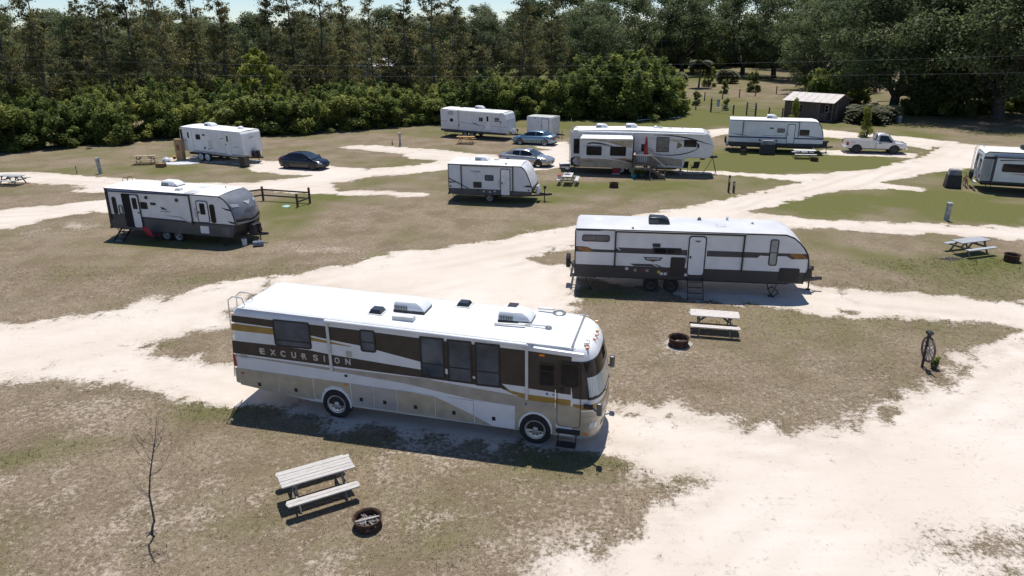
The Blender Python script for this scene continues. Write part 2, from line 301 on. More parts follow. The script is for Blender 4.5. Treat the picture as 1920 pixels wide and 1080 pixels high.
def ground_material():
    m, nt, N, L, P = nmat('turf_and_sand')
    def noise(scale, detail=5, rough=.6, stretch=None):
        n = N.new('ShaderNodeTexNoise'); n.inputs['Scale'].default_value = scale; n.inputs['Detail'].default_value = detail; n.inputs['Roughness'].default_value = rough
        v = geo.outputs['Position']
        if stretch:
            mp = N.new('ShaderNodeMapping'); mp.inputs['Scale'].default_value = stretch; L.new(v, mp.inputs[0]); v = mp.outputs[0]
        L.new(v, n.inputs['Vector']); return n.outputs[0]
    def ramp(src, a, b, lo=0, hi=1):
        r = N.new('ShaderNodeMapRange'); r.inputs[1].default_value = a; r.inputs[2].default_value = b; r.inputs[3].default_value = lo; r.inputs[4].default_value = hi
        L.new(src, r.inputs[0]); return r.outputs[0]
    def mix(f, a, b):
        x = N.new('ShaderNodeMix'); x.data_type = 'RGBA'
        L.new(f, x.inputs[0])
        for k, s in ((6, a), (7, b)):
            if isinstance(s, tuple): x.inputs[k].default_value = (*s, 1)
            else: L.new(s, x.inputs[k])
        return x.outputs[2]
    def math_(op, a, b):
        x = N.new('ShaderNodeMath'); x.operation = op
        for k, s in enumerate((a, b)):
            if isinstance(s, (int, float)): x.inputs[k].default_value = s
            else: L.new(s, x.inputs[k])
        return x.outputs[0]
    geo = N.new('ShaderNodeNewGeometry')
    at = N.new('ShaderNodeAttribute'); at.attribute_name = 'turf'
    ag = N.new('ShaderNodeAttribute'); ag.attribute_name = 'green'
    al, ae, ar = [N.new('ShaderNodeAttribute') for _ in range(3)]; al.attribute_name = 'lawn'; ae.attribute_name = 'edge'; ar.attribute_name = 'rut'
    fine = noise(6.5, 6, .75); med = noise(1.1, 8, .7); big = noise(.22, 4, .5); hair = noise(17, 5, .75); streak = noise(2.2, 5, .6, (.25, 1.3, 1))
    blot = noise(.42, 5, .6); fleck = noise(3.4, 6, .75)
    # sand: pale, faintly pink, with damp-looking and dusty patches, wheel-worn streaks and grit
    sand = mix(ramp(big, .35, .65), (.625, .545, .46), (.68, .61, .535))
    sand = mix(ramp(streak, .40, .7, 0, .40), sand, (.585, .505, .42))
    sand = mix(ramp(fine, .56, .76, 0, .35), sand, (.50, .415, .325))
    sand = mix(ramp(hair, .66, .8, 0, .5), sand, (.40, .325, .25))
    sand = mix(math_('MULTIPLY', ae.outputs['Fac'], ramp(med, .38, .62, 0, .75)), sand, (.47, .385, .30))
    sand = mix(math_('MULTIPLY', ar.outputs['Fac'], .55), sand, (.50, .425, .345))
    soil = mix(ramp(med, .38, .62), (.36, .285, .215), (.47, .39, .31))
    sand = mix(math_('MULTIPLY', al.outputs['Fac'], .85), sand, soil)
    # turf: straw thatch, grey-brown thatch and green
    dry = mix(ramp(med, .35, .65), (.200, .149, .100), (.350, .274, .200))
    dry = mix(ramp(fine, .42, .60, 0, .85), dry, (.125, .094, .062))
    dry = mix(ramp(hair, .50, .66, 0, .8), dry, (.41, .335, .245))
    dry = mix(ramp(big, .42, .62, 0, .28), dry, (.225, .190, .115))
    grn = mix(ramp(fine, .35, .65), (.098, .100, .030), (.150, .150, .052))
    grn = mix(ramp(hair, .55, .7, 0, .5), grn, (.25, .215, .105))
    dry = mix(ramp(blot, .45, .62, 0, .65), dry, (.155, .118, .070))
    dry = mix(ramp(fleck, .58, .68, 0, .8), dry, (.45, .375, .295))
    gfac = math_('ADD', ag.outputs['Fac'], math_('MULTIPLY', math_('SUBTRACT', med, .5), .9))
    turf = mix(ramp(gfac, .10, .66), dry, grn)
    cf = math_('ADD', at.outputs['Fac'], math_('MULTIPLY', math_('SUBTRACT', fine, .5), 2.0))
    cf = math_('ADD', cf, math_('MULTIPLY', math_('SUBTRACT', med, .5), 1.1))
    colr = mix(ramp(cf, .30, .62), sand, turf)
    L.new(colr, P.inputs['Base Color'])
    P.inputs['Roughness'].default_value = .95; P.inputs['Specular IOR Level'].default_value = .1
    b = N.new('ShaderNodeBump'); b.inputs['Strength'].default_value = .55; b.inputs['Distance'].default_value = .05
    hgt = math_('ADD', math_('MULTIPLY', hair, .5), math_('MULTIPLY', fine, 1.0))
    hgt = math_('MULTIPLY', hgt, ramp(cf, .2, .7, .35, 1))
    L.new(hgt, b.inputs['Height']); L.new(b.outputs[0], P.inputs['Normal'])
    return m
GM = ground_material()
g_ = ground_mesh('ground', 0.); g_.data.materials.append(GM)
r_ = ground_mesh('sand_road', .004, keep=(sg > .05) & (yf > 6) & (yf < 100)); r_.data.materials.append(GM)

# grass: short tufts standing in the turf, nobody could count them
def grass():
    R = np.random.RandomState(3)
    xs, ys = [], []
    for (x0, x1, y0, y1, dens) in ((-20, 24, 10, 24, 130), (-30, 34, 24, 36, 60)):
        n = int((x1 - x0) * (y1 - y0) * dens); xs.append(R.uniform(x0, x1, n)); ys.append(R.uniform(y0, y1, n))
    x, y = np.concatenate(xs), np.concatenate(ys)
    k = np.abs(x) < y * .86 + 2.5; x, y = x[k], y[k]
    c, g, s = cover(x, y)
    k = R.rand(len(x)) < np.clip(c - .18, 0, 1) * .9; x, y, g, s = x[k], y[k], g[k], s[k]
    n = len(x); bl = 4
    tall = np.where(R.rand(n) < .035 + .30 * np.exp(-(s / .35) ** 2), R.uniform(1.8, 3.2, n), 1.)          # scattered taller clumps, more of them along the sand edges
    V = np.zeros((n, bl, 3, 3)); T = np.zeros((n, bl, 3))
    big = 1 + np.clip((y - 24) / 30, 0, 1)
    for b in range(bl):
        a = R.uniform(0, 2 * np.pi, n); h = R.uniform(.012, .04, n) * (1 + 1.2 * g) * tall; wd = R.uniform(.006, .014, n) * big; le = R.uniform(.03, .11, n) * (1 - .4 * g)
        ox, oy = R.normal(0, .03, n), R.normal(0, .03, n)
        px, py = x + ox, y + oy; dx, dy = np.cos(a), np.sin(a)
        V[:, b, 0] = np.stack([px - dy * wd, py + dx * wd, np.full(n, -.004)], 1)
        V[:, b, 1] = np.stack([px + dy * wd, py - dx * wd, np.full(n, -.004)], 1)
        V[:, b, 2] = np.stack([px + dx * le, py + dy * le, h], 1)
        T[:, b, :] = np.clip(g * 1.1 + .22 * (tall > 1) + R.uniform(-.35, .3, n), 0, 1)[:, None]
    V = V.reshape(-1, 3); T = T.ravel(); m3 = len(V) // 3
    me = bpy.data.meshes.new('grass'); me.vertices.add(len(V)); me.vertices.foreach_set('co', V.ravel())
    me.loops.add(len(V)); me.loops.foreach_set('vertex_index', np.arange(len(V)))
    me.polygons.add(m3); me.polygons.foreach_set('loop_start', np.arange(0, len(V), 3)); me.polygons.foreach_set('loop_total', np.full(m3, 3))
    me.update(calc_edges=True)
    at = me.attributes.new('tint', 'FLOAT', 'POINT'); at.data.foreach_set('value', T.astype(np.float32))
    m, nt, N, L, P = nmat('grass_blade')
    a = N.new('ShaderNodeAttribute'); a.attribute_name = 'tint'
    cr = N.new('ShaderNodeValToRGB'); e = cr.color_ramp.elements
    e[0].color = (.46, .37, .26, 1); e[1].color = (.13, .165, .045, 1); x_ = e.new(.35); x_.color = (.31, .25, .15, 1)
    L.new(a.outputs['Fac'], cr.inputs[0]); L.new(cr.outputs[0], P.inputs['Base Color']); P.inputs['Roughness'].default_value = .8
    tr = N.new('ShaderNodeBsdfTranslucent'); L.new(cr.outputs[0], tr.inputs[0]); mx = N.new('ShaderNodeMixShader'); mx.inputs[0].default_value = .45
    L.new(P.outputs[0], mx.inputs[1]); L.new(tr.outputs[0], mx.inputs[2]); L.new(mx.outputs[0], N['Material Output'].inputs[0])
    me.materials.append(m)
    o = bpy.data.objects.new('grass', me); col.objects.link(o)
    tag(o, 'short dry straw and green grass growing in the worn lawns', 'grass', kind='stuff')
grass()

# ---------------------------------------------------------------- materials shared by vehicles
WHITE = M('gelcoat_white', (.76, .77, .78), .35, var=.05, scale=1.3)
ROOF = M('roof_membrane', (.80, .79, .77), .55, var=.07, scale=.9, bump=.15, bscale=4)
BLACK = M('black_plastic', (.018, .018, .02), .45, var=.2)
RUBBER = M('tyre_rubber', (.022, .022, .023), .85, var=.25, scale=8, bump=.3, bscale=40)
CHASSIS = M('chassis_paint', (.03, .03, .032), .7, var=.3, scale=5)
GLASS = M('dark_glass', (.010, .012, .014), .06, var=.3, scale=.8, spec=.3)
BLIND = M('window_with_blind', (.085, .10, .12), .10, var=.3, scale=1.2, spec=.35)
NIGHT = M('tinted_window', (.012, .013, .016), .07, var=.4, scale=1.5, spec=.25)
CURTAIN = M('curtain_behind_glass', (.38, .47, .48), .25, var=.22, scale=6, coat=1, grain=(1, 9, .3))
CHROME = M('chrome', (.78, .79, .80), .28, .75, var=.1)
ALU = M('brushed_aluminium', (.55, .56, .57), .4, .6, var=.1)
STEEL = M('grey_steel', (.28, .29, .30), .45, .8, var=.2)
AMBER = M('amber_lens', (.75, .24, .03), .25, var=.1)
RED = M('red_lens', (.42, .02, .02), .2, var=.1)
LENS = M('clear_lens', (.65, .68, .70), .1, var=.08, coat=1)
OFFW = M('off_white_plastic', (.62, .62, .60), .5, var=.08)

def wheel(p, s, t, r, w, rim=ALU, hub=.62, n=28, name='wheel', disc=False, spokes=0):
    """tyre with a rim set in its near face; axis across the vehicle"""
    ty = MB().lathe([(r * .66, w * .36), (r * .78, w * .5), (r * .95, w * .48), (r, w * .36), (r, -w * .36), (r * .95, -w * .48), (r * .78, -w * .5), (r * .66, -w * .36)], (s, t, r), 'y', n, True).build(name, RUBBER, p, smooth=50)
    h = r * hub
    m = MB()
    if disc: m.lathe([(0, -w * .56), (h * .5, -w * .55), (h * .95, -w * .46), (h * 1.08, -w * .40), (h * 1.08, w * .3)], (s, t, r), 'y', n)
    else: m.lathe([(h * .25, -w * .46), (h * .34, -w * .30), (h * .62, -w * .22), (h * .86, -w * .30), (h * .93, -w * .44), (h * 1.08, -w * .47), (h * 1.08, w * .3)], (s, t, r), 'y', n)
    rm = m.build('rim', rim, ty, smooth=35)
    if not disc:
        MB().lathe([(0, -w * .52), (h * .16, -w * .5), (h * .2, -w * .38), (h * .2, 0)], (s, t, r), 'y', 14).build('hub_cap', rim, ty, smooth=35)
        hm = MB()
        k = spokes or 10
        for i in range(k):
            a = 2 * math.pi * i / k; c = (s + math.cos(a) * h * .68, 0, r + math.sin(a) * h * .68)
            hm.lathe([(h * .085, -w * .315), (h * .085, -w * .2)], (c[0], t, c[2]), 'y', 8)
        hm.build('hand_holes', BLACK, ty, kind='stuff')
    return ty

def window(p, s0, z0, s1, z1, r=.07, fw=.045, frame=BLACK, glass=NIGHT, T=SIDE, split=None, at=.35, d=.022, name='window', label=None):
    r = min(r, (s1 - s0) * .45, (z1 - z0) * .45)
    o = rr(s0, z0, s1, z1, r); i = rr(s0 + fw, z0 + fw, s1 - fw, z1 - fw, max(.01, r - fw * .7))
    fr = MB().ring(o, i, -.01, d, T).build(name, frame, p)
    if split == 'h':
        zc = z0 + (z1 - z0) * at
        MB().prism(rr(s0 + fw, z0 + fw, s1 - fw, zc - fw * .3, .012), -.01, d * .5, T).build('pane', glass, fr)
        MB().prism(rr(s0 + fw, zc + fw * .3, s1 - fw, z1 - fw, .012), -.01, d * .35, T).build('pane', glass, fr)
        MB().prism(rr(s0 + fw * .9, zc - fw * .32, s1 - fw * .9, zc + fw * .32, .008), -.01, d * .9, T).build('window_bar', frame, fr)
    elif split == 'v':
        sc_ = s0 + (s1 - s0) * at
        MB().prism(rr(s0 + fw, z0 + fw, sc_ - fw * .3, z1 - fw, .012), -.01, d * .5, T).build('pane', glass, fr)
        MB().prism(rr(sc_ + fw * .3, z0 + fw, s1 - fw, z1 - fw, .012), -.01, d * .35, T).build('pane', glass, fr)
        MB().prism(rr(sc_ - fw * .32, z0 + fw * .9, sc_ + fw * .32, z1 - fw * .9, .008), -.01, d * .9, T).build('window_bar', frame, fr)
    else:
        MB().prism(i, -.01, d * .4, T).build('pane', glass, fr)
    return fr

def door(p, s0, z0, s1, z1, mat, frame=BLACK, win=None, handle='l', T=SIDE, grab=True, r=.1, glass=NIGHT, fw=.05, d=.02, label=None):
    dr = MB().prism(rr(s0, z0, s1, z1, r), -.01, d, T).build('door', mat, p, bevel=.004, seg=1)
    MB().ring(rr(s0 - fw, z0 - .01, s1 + fw, z1 + fw, r + fw * .6), rr(s0 + .004, z0 + .02, s1 - .004, z1 - .004, r), -.01, d * 1.3, T).build('door_frame', frame, dr)
    if win: 
        o = rr(*win, .05); i = rr(win[0] + .03, win[1] + .03, win[2] - .03, win[3] - .03, .03)
        MB().ring(o, i, 0, d + .012, T).build('window_frame', frame, dr)
        MB().prism(i, 0, d + .006, T).build('pane', glass, dr)
    a = s0 + .04 if handle == 'l' else s1 - .12
    zc = z0 + (z1 - z0) * .47
    MB().prism(rr(a, zc - .05, a + .08, zc + .06, .015), 0, d + .03, T).build('handle', BLACK, dr)
    if grab:
        g = s0 - .12 if handle == 'l' else s1 + .12
        MB().path([T(g, zc - .28, 0), T(g, zc - .28, .07), T(g, zc + .24, .07), T(g, zc + .24, 0)], .012, 5).build('grab_rail', frame, dr)
    return dr

def aircon(p, s, t, z, l=1.0, wd=.7, h=.32, mat=WHITE, base=None, flip=1):
    """rooftop air conditioner: a shroud that slopes down towards the front, louvred rear face"""
    def loop(k, x0, x1, zz): return [(s + flip * x0, t - wd / 2 + k, zz), (s + flip * x1, t - wd / 2 + k * 1.6, zz), (s + flip * x1, t + wd / 2 - k * 1.6, zz), (s + flip * x0, t + wd / 2 - k, zz)]
    m = MB()
    L_ = [loop(0, -l / 2, l / 2, z - .02), loop(0, -l / 2, l / 2, z + h * .25), loop(.02, -l / 2 + .01, l / 2 - .1 * l, z + h * .62), loop(.06, -l / 2 + .05, l / 2 - .28 * l, z + h * .93), loop(.13, -l / 2 + .12, l / 2 - .38 * l, z + h)]
    for a in L_: m.v += a
    for k in range(4):
        for i in range(4): m.f.append((k * 4 + i, k * 4 + (i + 1) % 4, k * 4 + 4 + (i + 1) % 4, k * 4 + 4 + i))
    m.f += [(0, 3, 2, 1), (16, 17, 18, 19)]
    o = m.build('air_conditioner', mat, p, smooth=30, bevel=.025, seg=2)
    g = MB()
    for i in range(8):
        b = s - flip * l * .44 + flip * i * l * .052
        g.box(min(b, b + flip * l * .028), max(b, b + flip * l * .028), t - wd / 2 - .008, t - wd / 2 + .03, z + h * .16, z + h * .62)
    g.build('louvres', M('louvre_grey', (.10, .11, .11), .5), o, kind='stuff')
    if base: MB().box(s - l * .5, s + l * .5, t - wd / 2 - .015, t + wd / 2 + .015, z - .03, z + h * .24).build('base_pan', base, o, bevel=.02)
    return o

def vent(p, s, t, z, w_=.38, h=.1, lid=OFFW, name='roof_vent'):
    o = MB().box(s - w_ * .6, s + w_ * .6, t - w_ * .6, t + w_ * .6, z - .03, z + .025).build(name, OFFW, p)
    m = MB(); a, b = w_ / 2, w_ * .36
    m.add([(s-a,t-a,z+.02),(s+a,t-a,z+.02),(s+a,t+a,z+.02),(s-a,t+a,z+.02),(s-b,t-b,z+h),(s+b,t-b,z+h),(s+b,t+b,z+h),(s-b,t+b,z+h)], [(4,5,6,7),(0,1,5,4),(1,2,6,5),(2,3,7,6),(3,0,4,7)])
    m.build('lid', lid, o); return o

def roof_sheet(p, pts, W, mat=ROOF, crown=.05, over=.025, z=.012):
    n = 8; P = []
    for s, zz in pts: P.append([(s, -over + (W + 2 * over) * i / n, zz + z + crown * math.sin(math.pi * i / n)) for i in range(n + 1)])
    m = MB().grid(P)
    P2 = [[(s, q, zz - .05) for q in (-over,)] for s, zz in pts]
    a = len(m.v)                                       # turn the edges down over the wall
    for side in (0, n):
        for k in range(len(pts) - 1):
            A, B_ = P[k][side], P[k + 1][side]
            m.add([A, B_, (B_[0], B_[1], B_[2] - .045), (A[0], A[1], A[2] - .045)], [(0, 1, 2, 3)])
    return m.build('roof', mat, p, smooth=40, doubles=True)

def chassis(p, L_, W, z0=.42, z1=.62, s0=.25, s1=None):
    s1 = s1 or L_ - .5
    m = MB()
    for t in (.45, W - .55): m.box(s0, s1, t, t + .1, z0, z1)
    for k in range(5): m.box(s0 + (s1 - s0) * k / 4 - .05, s0 + (s1 - s0) * k / 4 + .05, .45, W - .45, z0 + .04, z1 - .02)
    m.build('chassis', CHASSIS, p)

def hitch(p, L_, W, z=.52, reach=1.15, cover='tank', tank=WHITE, s0=None):
    c = W / 2; s0 = s0 or L_ - .6; e = L_ + reach
    m = MB().beam((s0, c - .75, z), (e, c, z), .06, .12).beam((s0, c + .75, z), (e, c, z), .06, .12).box(e - .1, e + .2, c - .05, c + .05, z - .03, z + .1)
    m.build('tow_hitch', BLACK, p)
    j = MB().tube((e - .35, c, 0.02), (e - .35, c, z + .55), .035, 8).lathe([(.11, 0), (.11, .03), (.04, .05)], (e - .35, c, 0), 'z', 12).box(e - .42, e - .24, c - .07, c + .07, z + .42, z + .62)
    j.build('tongue_jack', BLACK, p)
    if cover == 'tank':
        for dy in (-.17, .17):
            MB().lathe([(.05, 0), (.14, .02), (.155, .08), (.155, .36), (.12, .44), (.07, .46), (.07, .52), (.1, .53), (.1, .58)], (L_ + .38, c + dy, z + .06), 'z', 16).build('gas_bottle', tank, p, smooth=50)
    else:
        MB().add(*_taper(L_ + .12, L_ + .62, c - .36, c + .36, z + .06, z + .62, .05)).build('gas_bottle_cover', tank, p, bevel=.03)

def _taper(x0, x1, y0, y1, z0, z1, k):
    return ([(x0,y0,z0),(x1,y0,z0),(x1,y1,z0),(x0,y1,z0),(x0+k,y0+k,z1),(x1-k,y0+k,z1),(x1-k,y1-k,z1),(x0+k,y1-k,z1)], [(0,3,2,1),(4,5,6,7),(0,1,5,4),(1,2,6,5),(2,3,7,6),(3,0,4,7)])

def stabiliser(p, s, t, z=.6):
    MB().tube((s, t, z), (s + .25, t - .05, .03), .025, 5).tube((s + .5, t, z), (s + .25, t - .05, .03), .02, 5).box(s + .13, s + .37, t - .13, t + .07, 0, .03).build('stabiliser_jack', CHASSIS, p)

def awning(p, s0, s1, z, za, mat=WHITE, arm=BLACK, r=.055):
    a = MB().tube((s0, -.09, z), (s1, -.09, z), r, 12).build('awning', mat, p, smooth=40)
    for s in (s0 + .03, s1 - .03):
        MB().box(s - .035, s + .035, -.075, -.012, za, z + .06).build('awning_arm', arm, a, bevel=.008, seg=1)
    return a

def steps(p, s0, s1, z, n=3, out=.28, drop=None, mat=BLACK, tread=STEEL, t0=-.03):
    o = MB(); h = z / n
    for s in (s0, s1): o.beam((s, t0, z), (s, t0 - out * n, .06), .03, .09)
    st = o.build('entry_steps', mat, p)
    for k in range(n):
        MB().box(s0 + .02, s1 - .02, t0 - out * (k + 1) + .02, t0 - out * k - .02, z - h * (k + .8) - .03, z - h * (k + .8)).build('tread', tread, st)
    for s in (s0, s1):
        MB().tube((s, t0 - out * (n - .3), .12), (s, t0 - out * (n - .3), 0), .02, 5).build('step_foot', mat, st)
    return st

def shell(p, prof, W, mat, bevel=.03, name='body'):
    return MB().prism(prof, 0, -W, SIDE).build(name, mat, p, bevel=bevel)

def roof_trim(p, pts, mat=BLACK, W=None, h=.06):
    m = MB()
    for (a, za), (b, zb) in zip(pts, pts[1:]): m.beam((a, -.012, za), (b, -.012, zb), .03, h)
    m.build('corner_trim', mat, p)

# ---------------------------------------------------------------- motorhome
def motorhome():
    p = thing('motorhome', 'large white and brown motorhome with gold stripes and three tall side windows', 'motorhome', (-9.01, 20.96, 0), -14.31)
    W = 2.6
    lv = [(.42, -.22, 11.82, .07), (.52, -.25, 11.92, .0), (1.05, -.24, 12.0, 0), (1.9, -.2, 11.95, 0), (2.6, -.12, 11.86, 0), (3.0, -.05, 11.76, 0), (3.18, -.02, 11.70, 0), (3.34, 0, 11.60, .0), (3.43, .02, 11.48, .04), (3.49, .06, 11.34, .11), (3.52, .2, 11.1, .3)]
    def ends(z):
        for (a, ra, fa, _), (b, rb, fb, _) in zip(lv, lv[1:]):
            if z <= b: k = max(0, (z - a) / (b - a)); return ra + (rb - ra) * k, fa + (fb - fa) * k
        return lv[-1][1:3]
    def tilt(s, z): return -(s - 3.4) * (.011 + .0032 * z)
    def spow(v, e): return math.copysign(abs(v) ** e, v)
    def front(phi, z, d=0, sf=None, k=0):
        sf = ends(z)[1] if sf is None else sf
        dep, e = .85, .62
        s = sf - dep + dep * spow(math.cos(phi), e) - k * math.cos(phi); t = W / 2 + (W / 2 - k) * spow(math.sin(phi), e)
        nx_, ny_ = math.cos(phi) * 1.0, math.sin(phi) * .8
        l_ = math.hypot(nx_, ny_) or 1
        return (s + d * nx_ / l_, t + d * ny_ / l_, z)
    m = MB(); NP = 25; rows = []
    for z, sr, sf, k in lv:
        row = []
        for i in range(NP):
            phi = -math.pi / 2 + math.pi * i / (NP - 1); row.append(front(phi, z, 0, sf, k))
        for i in range(12): row.append((sf - .85 - (sf - .85 - sr - .15) * (i + 1) / 13, W - k, z))
        for i in range(4):
            a = math.pi / 2 * i / 3; row.append((sr + k + .15 - .15 * math.sin(a), W - k - .15 + .15 * math.cos(a), z))
        for i in range(4):
            a = math.pi / 2 * i / 3; row.append((sr + k + .15 - .15 * math.cos(a), k + .15 - .15 * math.sin(a), z))
        for i in range(12): row.append((sr + .15 + (sf - .85 - sr - .15) * (i + 1) / 13, k, z))
        out = []
        for (s, t, zz) in row:
            if z < .6: zz += max(0, 2.5 - s) * .105 * (1 if z < .5 else .95)
            out.append((s, t, zz + tilt(s, zz)))
        rows.append(out)
    n = len(rows[0])
    for r in rows: m.v += r
    for a in range(len(rows) - 1):
        for i in range(n): m.f.append((a * n + i, a * n + (i + 1) % n, a * n + n + (i + 1) % n, a * n + n + i))
    m.f.append(tuple(range(n))); m.f.append(tuple(range((len(rows) - 1) * n, len(rows) * n)))
    m.build('body', WHITE, p, smooth=35)
    def zt(s): return 3.515 + tilt(s, 3.5)
    def fpatch(name, p0, p1, z0, z1, mat, d, par=p, nz=8, np_=26, zf=None):
        G_ = []
        for i in range(nz + 1):
            z = z0 + (z1 - z0) * i / nz; r = []
            for j in range(np_ + 1):
                phi = rad(p0 + (p1 - p0) * j / np_); zz = z
                q = front(phi, zz, d); r.append((q[0], q[1], q[2] + tilt(q[0], zz)))
            G_.append(r)
        return MB().grid(G_).build(name, mat, par, smooth=60)
    BR = M('brown_paint', (.064, .051, .043), .4, var=.12, spec=.3); GOLD = M('gold_paint', (.36, .225, .05), .4, var=.12)
    TAUPE = M('taupe_paint', (.40, .365, .315), .35, var=.1, coat=.4); TAN = M('champagne_paint', (.44, .395, .305), .35, .1, var=.10, coat=.4)
    SILV = M('silver_paint', (.42, .425, .43), .4, .3, var=.08, coat=.4); LETT = M('lettering_grey', (.52, .50, .46), .5)
    # painted bands (upper brown, gold, lower brown, taupe), left to right
    st = lambda t, b, mt, d=.004: plate('stripe', band(t, b), mt, p, d)
    st([(-.04, 3.29), (1.44, 3.26), (2.76, 3.24), (3.42, 3.23), (4.44, 3.21), (6.39, 3.15)], [(-.08, 3.06), (1.42, 3.01), (2.74, 2.86), (3.4, 2.78), (4.4, 2.69), (6.37, 2.36)], BR)
    st([(-.09, 3.0), (1.4, 2.97), (2.75, 2.80), (4.1, 2.63)], [(-.12, 2.76), (1.38, 2.75), (2.73, 2.68), (4.1, 2.61)], GOLD)
    st([(-.17, 2.38), (1.39, 2.38), (2.67, 2.33), (3.4, 2.26), (6.35, 2.09), (8.94, 1.93), (9.33, 1.61)], [(-.2, 1.93), (2.65, 1.88), (3.37, 1.87), (6.37, 1.82), (8.94, 1.77), (9.33, 1.60)], BR)
    st([(-.2, 1.87), (.61, 1.86), (3.26, 1.79), (6.34, 1.79), (9.33, 1.58), (10.6, 1.42), (11.3, 1.38)], [(-.2, 1.82), (.6, 1.81), (3.25, 1.70), (5.84, 1.54), (8.03, 1.26), (9.3, 1.22), (11.3, 1.2)], TAUPE, .0045)
    st([(6.39, 3.15), (8.96, 3.11), (9.66, 3.10), (11.05, 3.04)], [(6.37, 2.36), (8.94, 1.92), (9.66, 1.91), (9.76, 1.87), (10.62, 1.83), (11.05, 1.81)], BR, .0048)
    st([(8.98, 1.75), (9.75, 1.66), (11.05, 1.635)], [(8.98, 1.74), (9.75, 1.47), (11.05, 1.44)], GOLD, .0052)
    # lower lockers: each hatch a panel with a latch
    jn = [(-.12, 1.37), (1.33, 1.37), (2.62, 1.35)]
    def locker(s0, s1, z1a, z1b, z0a, z0b, mt, latch=None):
        o = plate('locker_door', [(s0 + .012, z0a), (s1 - .012, z0b), (s1 - .012, z1b), (s0 + .012, z1a)], mt, p, .012, bevel=.004)
        if latch: MB().prism(rr(latch[0] - .055, latch[1] - .065, latch[0] + .055, latch[1] + .065, .015), 0, .022, SIDE).build('latch', BLACK, o)
    locker(-.1, 1.33, 1.39, 1.36, .78, .62, TAN, (.63, .87)); locker(1.33, 2.62, 1.36, 1.33, .62, .56, TAN, (1.97, .83))
    locker(3.95, 4.73, 1.31, 1.29, .53, .52, SILV, (4.29, .78)); locker(4.73, 5.52, 1.29, 1.27, .52, .51, SILV, (5.1, .78))
    locker(5.52, 6.8, 1.27, 1.25, .51, .48, TAN, (6.14, .75)); locker(6.8, 8.06, 1.25, 1.23, .48, .45, TAN, (7.41, .72)); locker(8.06, 9.34, 1.23, 1.21, .45, .41, WHITE, (8.69, .69))
    plate('stripe', [(5.6, 1.3), (6.8, 1.22), (8.04, .72), (8.04, 1.22), (6.8, 1.255)], WHITE, p, .0165)
    plate('stripe', [(8.08, .46), (8.62, .44), (8.08, .70)], TAN, p, .0165)
    plate('skirt', [(2.64, .60), (2.98, .58), (3.0, 1.0), (3.3, 1.15), (3.6, 1.12), (3.86, .9), (3.93, .56), (3.93, 1.31), (2.64, 1.34)], TAN, p, .006)
    plate('skirt', [(9.36, .42), (9.5, .42), (9.55, .85), (9.8, 1.08), (10.15, 1.08), (10.42, .85), (10.5, .4), (10.62, .4), (10.62, 1.22), (9.36, 1.21)], TAN, p, .006)
    plate('skirt', [(-.24, .86), (-.12, .82), (-.12, 1.38), (-.22, 1.39)], TAN, p, .004)
    for sx in (3.4, 9.99):                                                       # wheel arches
        a = MB(); oo = [(sx + .53 * math.cos(rad(q)), .55 + .56 * math.sin(rad(q))) for q in range(-14, 195, 11)]; ii = [(sx + .46 * math.cos(rad(q)), .55 + .49 * math.sin(rad(q))) for q in range(-14, 195, 11)]
        G_ = [[(x, -.028, z) for x, z in oo], [(x, -.034, z) for x, z in ii]]; a.grid(G_); a.grid([[(x, .0, z) for x, z in oo], G_[0]])
        a.build('wheel_arch_trim', WHITE, p, smooth=60)
        MB().prism([(x, z) for x, z in ii], -.02, .018, SIDE).build('wheel_well', BLACK, p)
    for sx, k in ((3.4, .08), (9.99, .06)):
        wheel(p, sx, .09, .5, .28, CHROME, .60, 32); wheel(p, sx, W - .1, .5, .28, CHROME, .60, 20)
    # windows
    window(p, 1.42, 2.37, 2.73, 3.30, .09, .05, glass=BLIND, split='h', at=.24); window(p, 4.43, 2.50, 4.95, 3.25, .08, .05, glass=BLIND, split='h', at=.44)
    for a, b, c, d_ in ((6.40, 1.86, 7.18, 3.225), (7.27, 1.81, 8.05, 3.215), (8.14, 1.775, 8.92, 3.205)): window(p, a, b, c, d_, .04, .05, glass=BLIND, split='h', at=.34)
    window(p, 10.09, 2.02, 10.58, 2.76, .08, .05, glass=NIGHT, split='h', at=.66)
    # entry door
    dr = MB().ring(rr(10.64, .72, 11.35, 2.90, .12), rr(10.655, .735, 11.335, 2.885, .11), -.01, .016, SIDE).build('door', BLACK, p)
    plate('lower_panel', [(10.66, .74), (11.33, .73), (11.33, 1.41), (10.66, 1.45)], TAN, dr, .010)
    MB().ring(rr(10.70, 2.05, 11.32, 2.86, .16), rr(10.75, 2.10, 11.27, 2.81, .12), 0, .026, SIDE).build('window_frame', BLACK, dr)
    MB().prism(rr(10.75, 2.10, 11.27, 2.81, .12), 0, .018, SIDE).build('pane', GLASS, dr)
    MB().prism(rr(10.74, 1.83, 10.84, 2.0, .02), 0, .03, SIDE).build('handle', BLACK, dr)
    MB().path([(10.60, 0, 1.62), (10.60, -.07, 1.62), (10.60, -.07, 1.96), (10.60, 0, 1.96)], .014, 6).build('grab_rail', CHROME, p)
    MB().path([(10.60, 0, 1.36), (10.60, -.06, 1.36), (10.60, -.06, 1.54), (10.60, 0, 1.54)], .014, 6).build('grab_rail', CHROME, p)
    # patio awning along the roof edge, door awning, arms
    MB().tube((3.3, -.045, 3.43), (9.72, -.045, 3.29), .06, 12).build('awning', WHITE, p, smooth=40)
    for s, z0, z1 in ((3.36, 1.66, 3.42), (9.73, 1.50, 3.30)): MB().box(s - .045, s + .045, -.06, -.012, z0, z1).build('awning_arm', OFFW, p, bevel=.008)
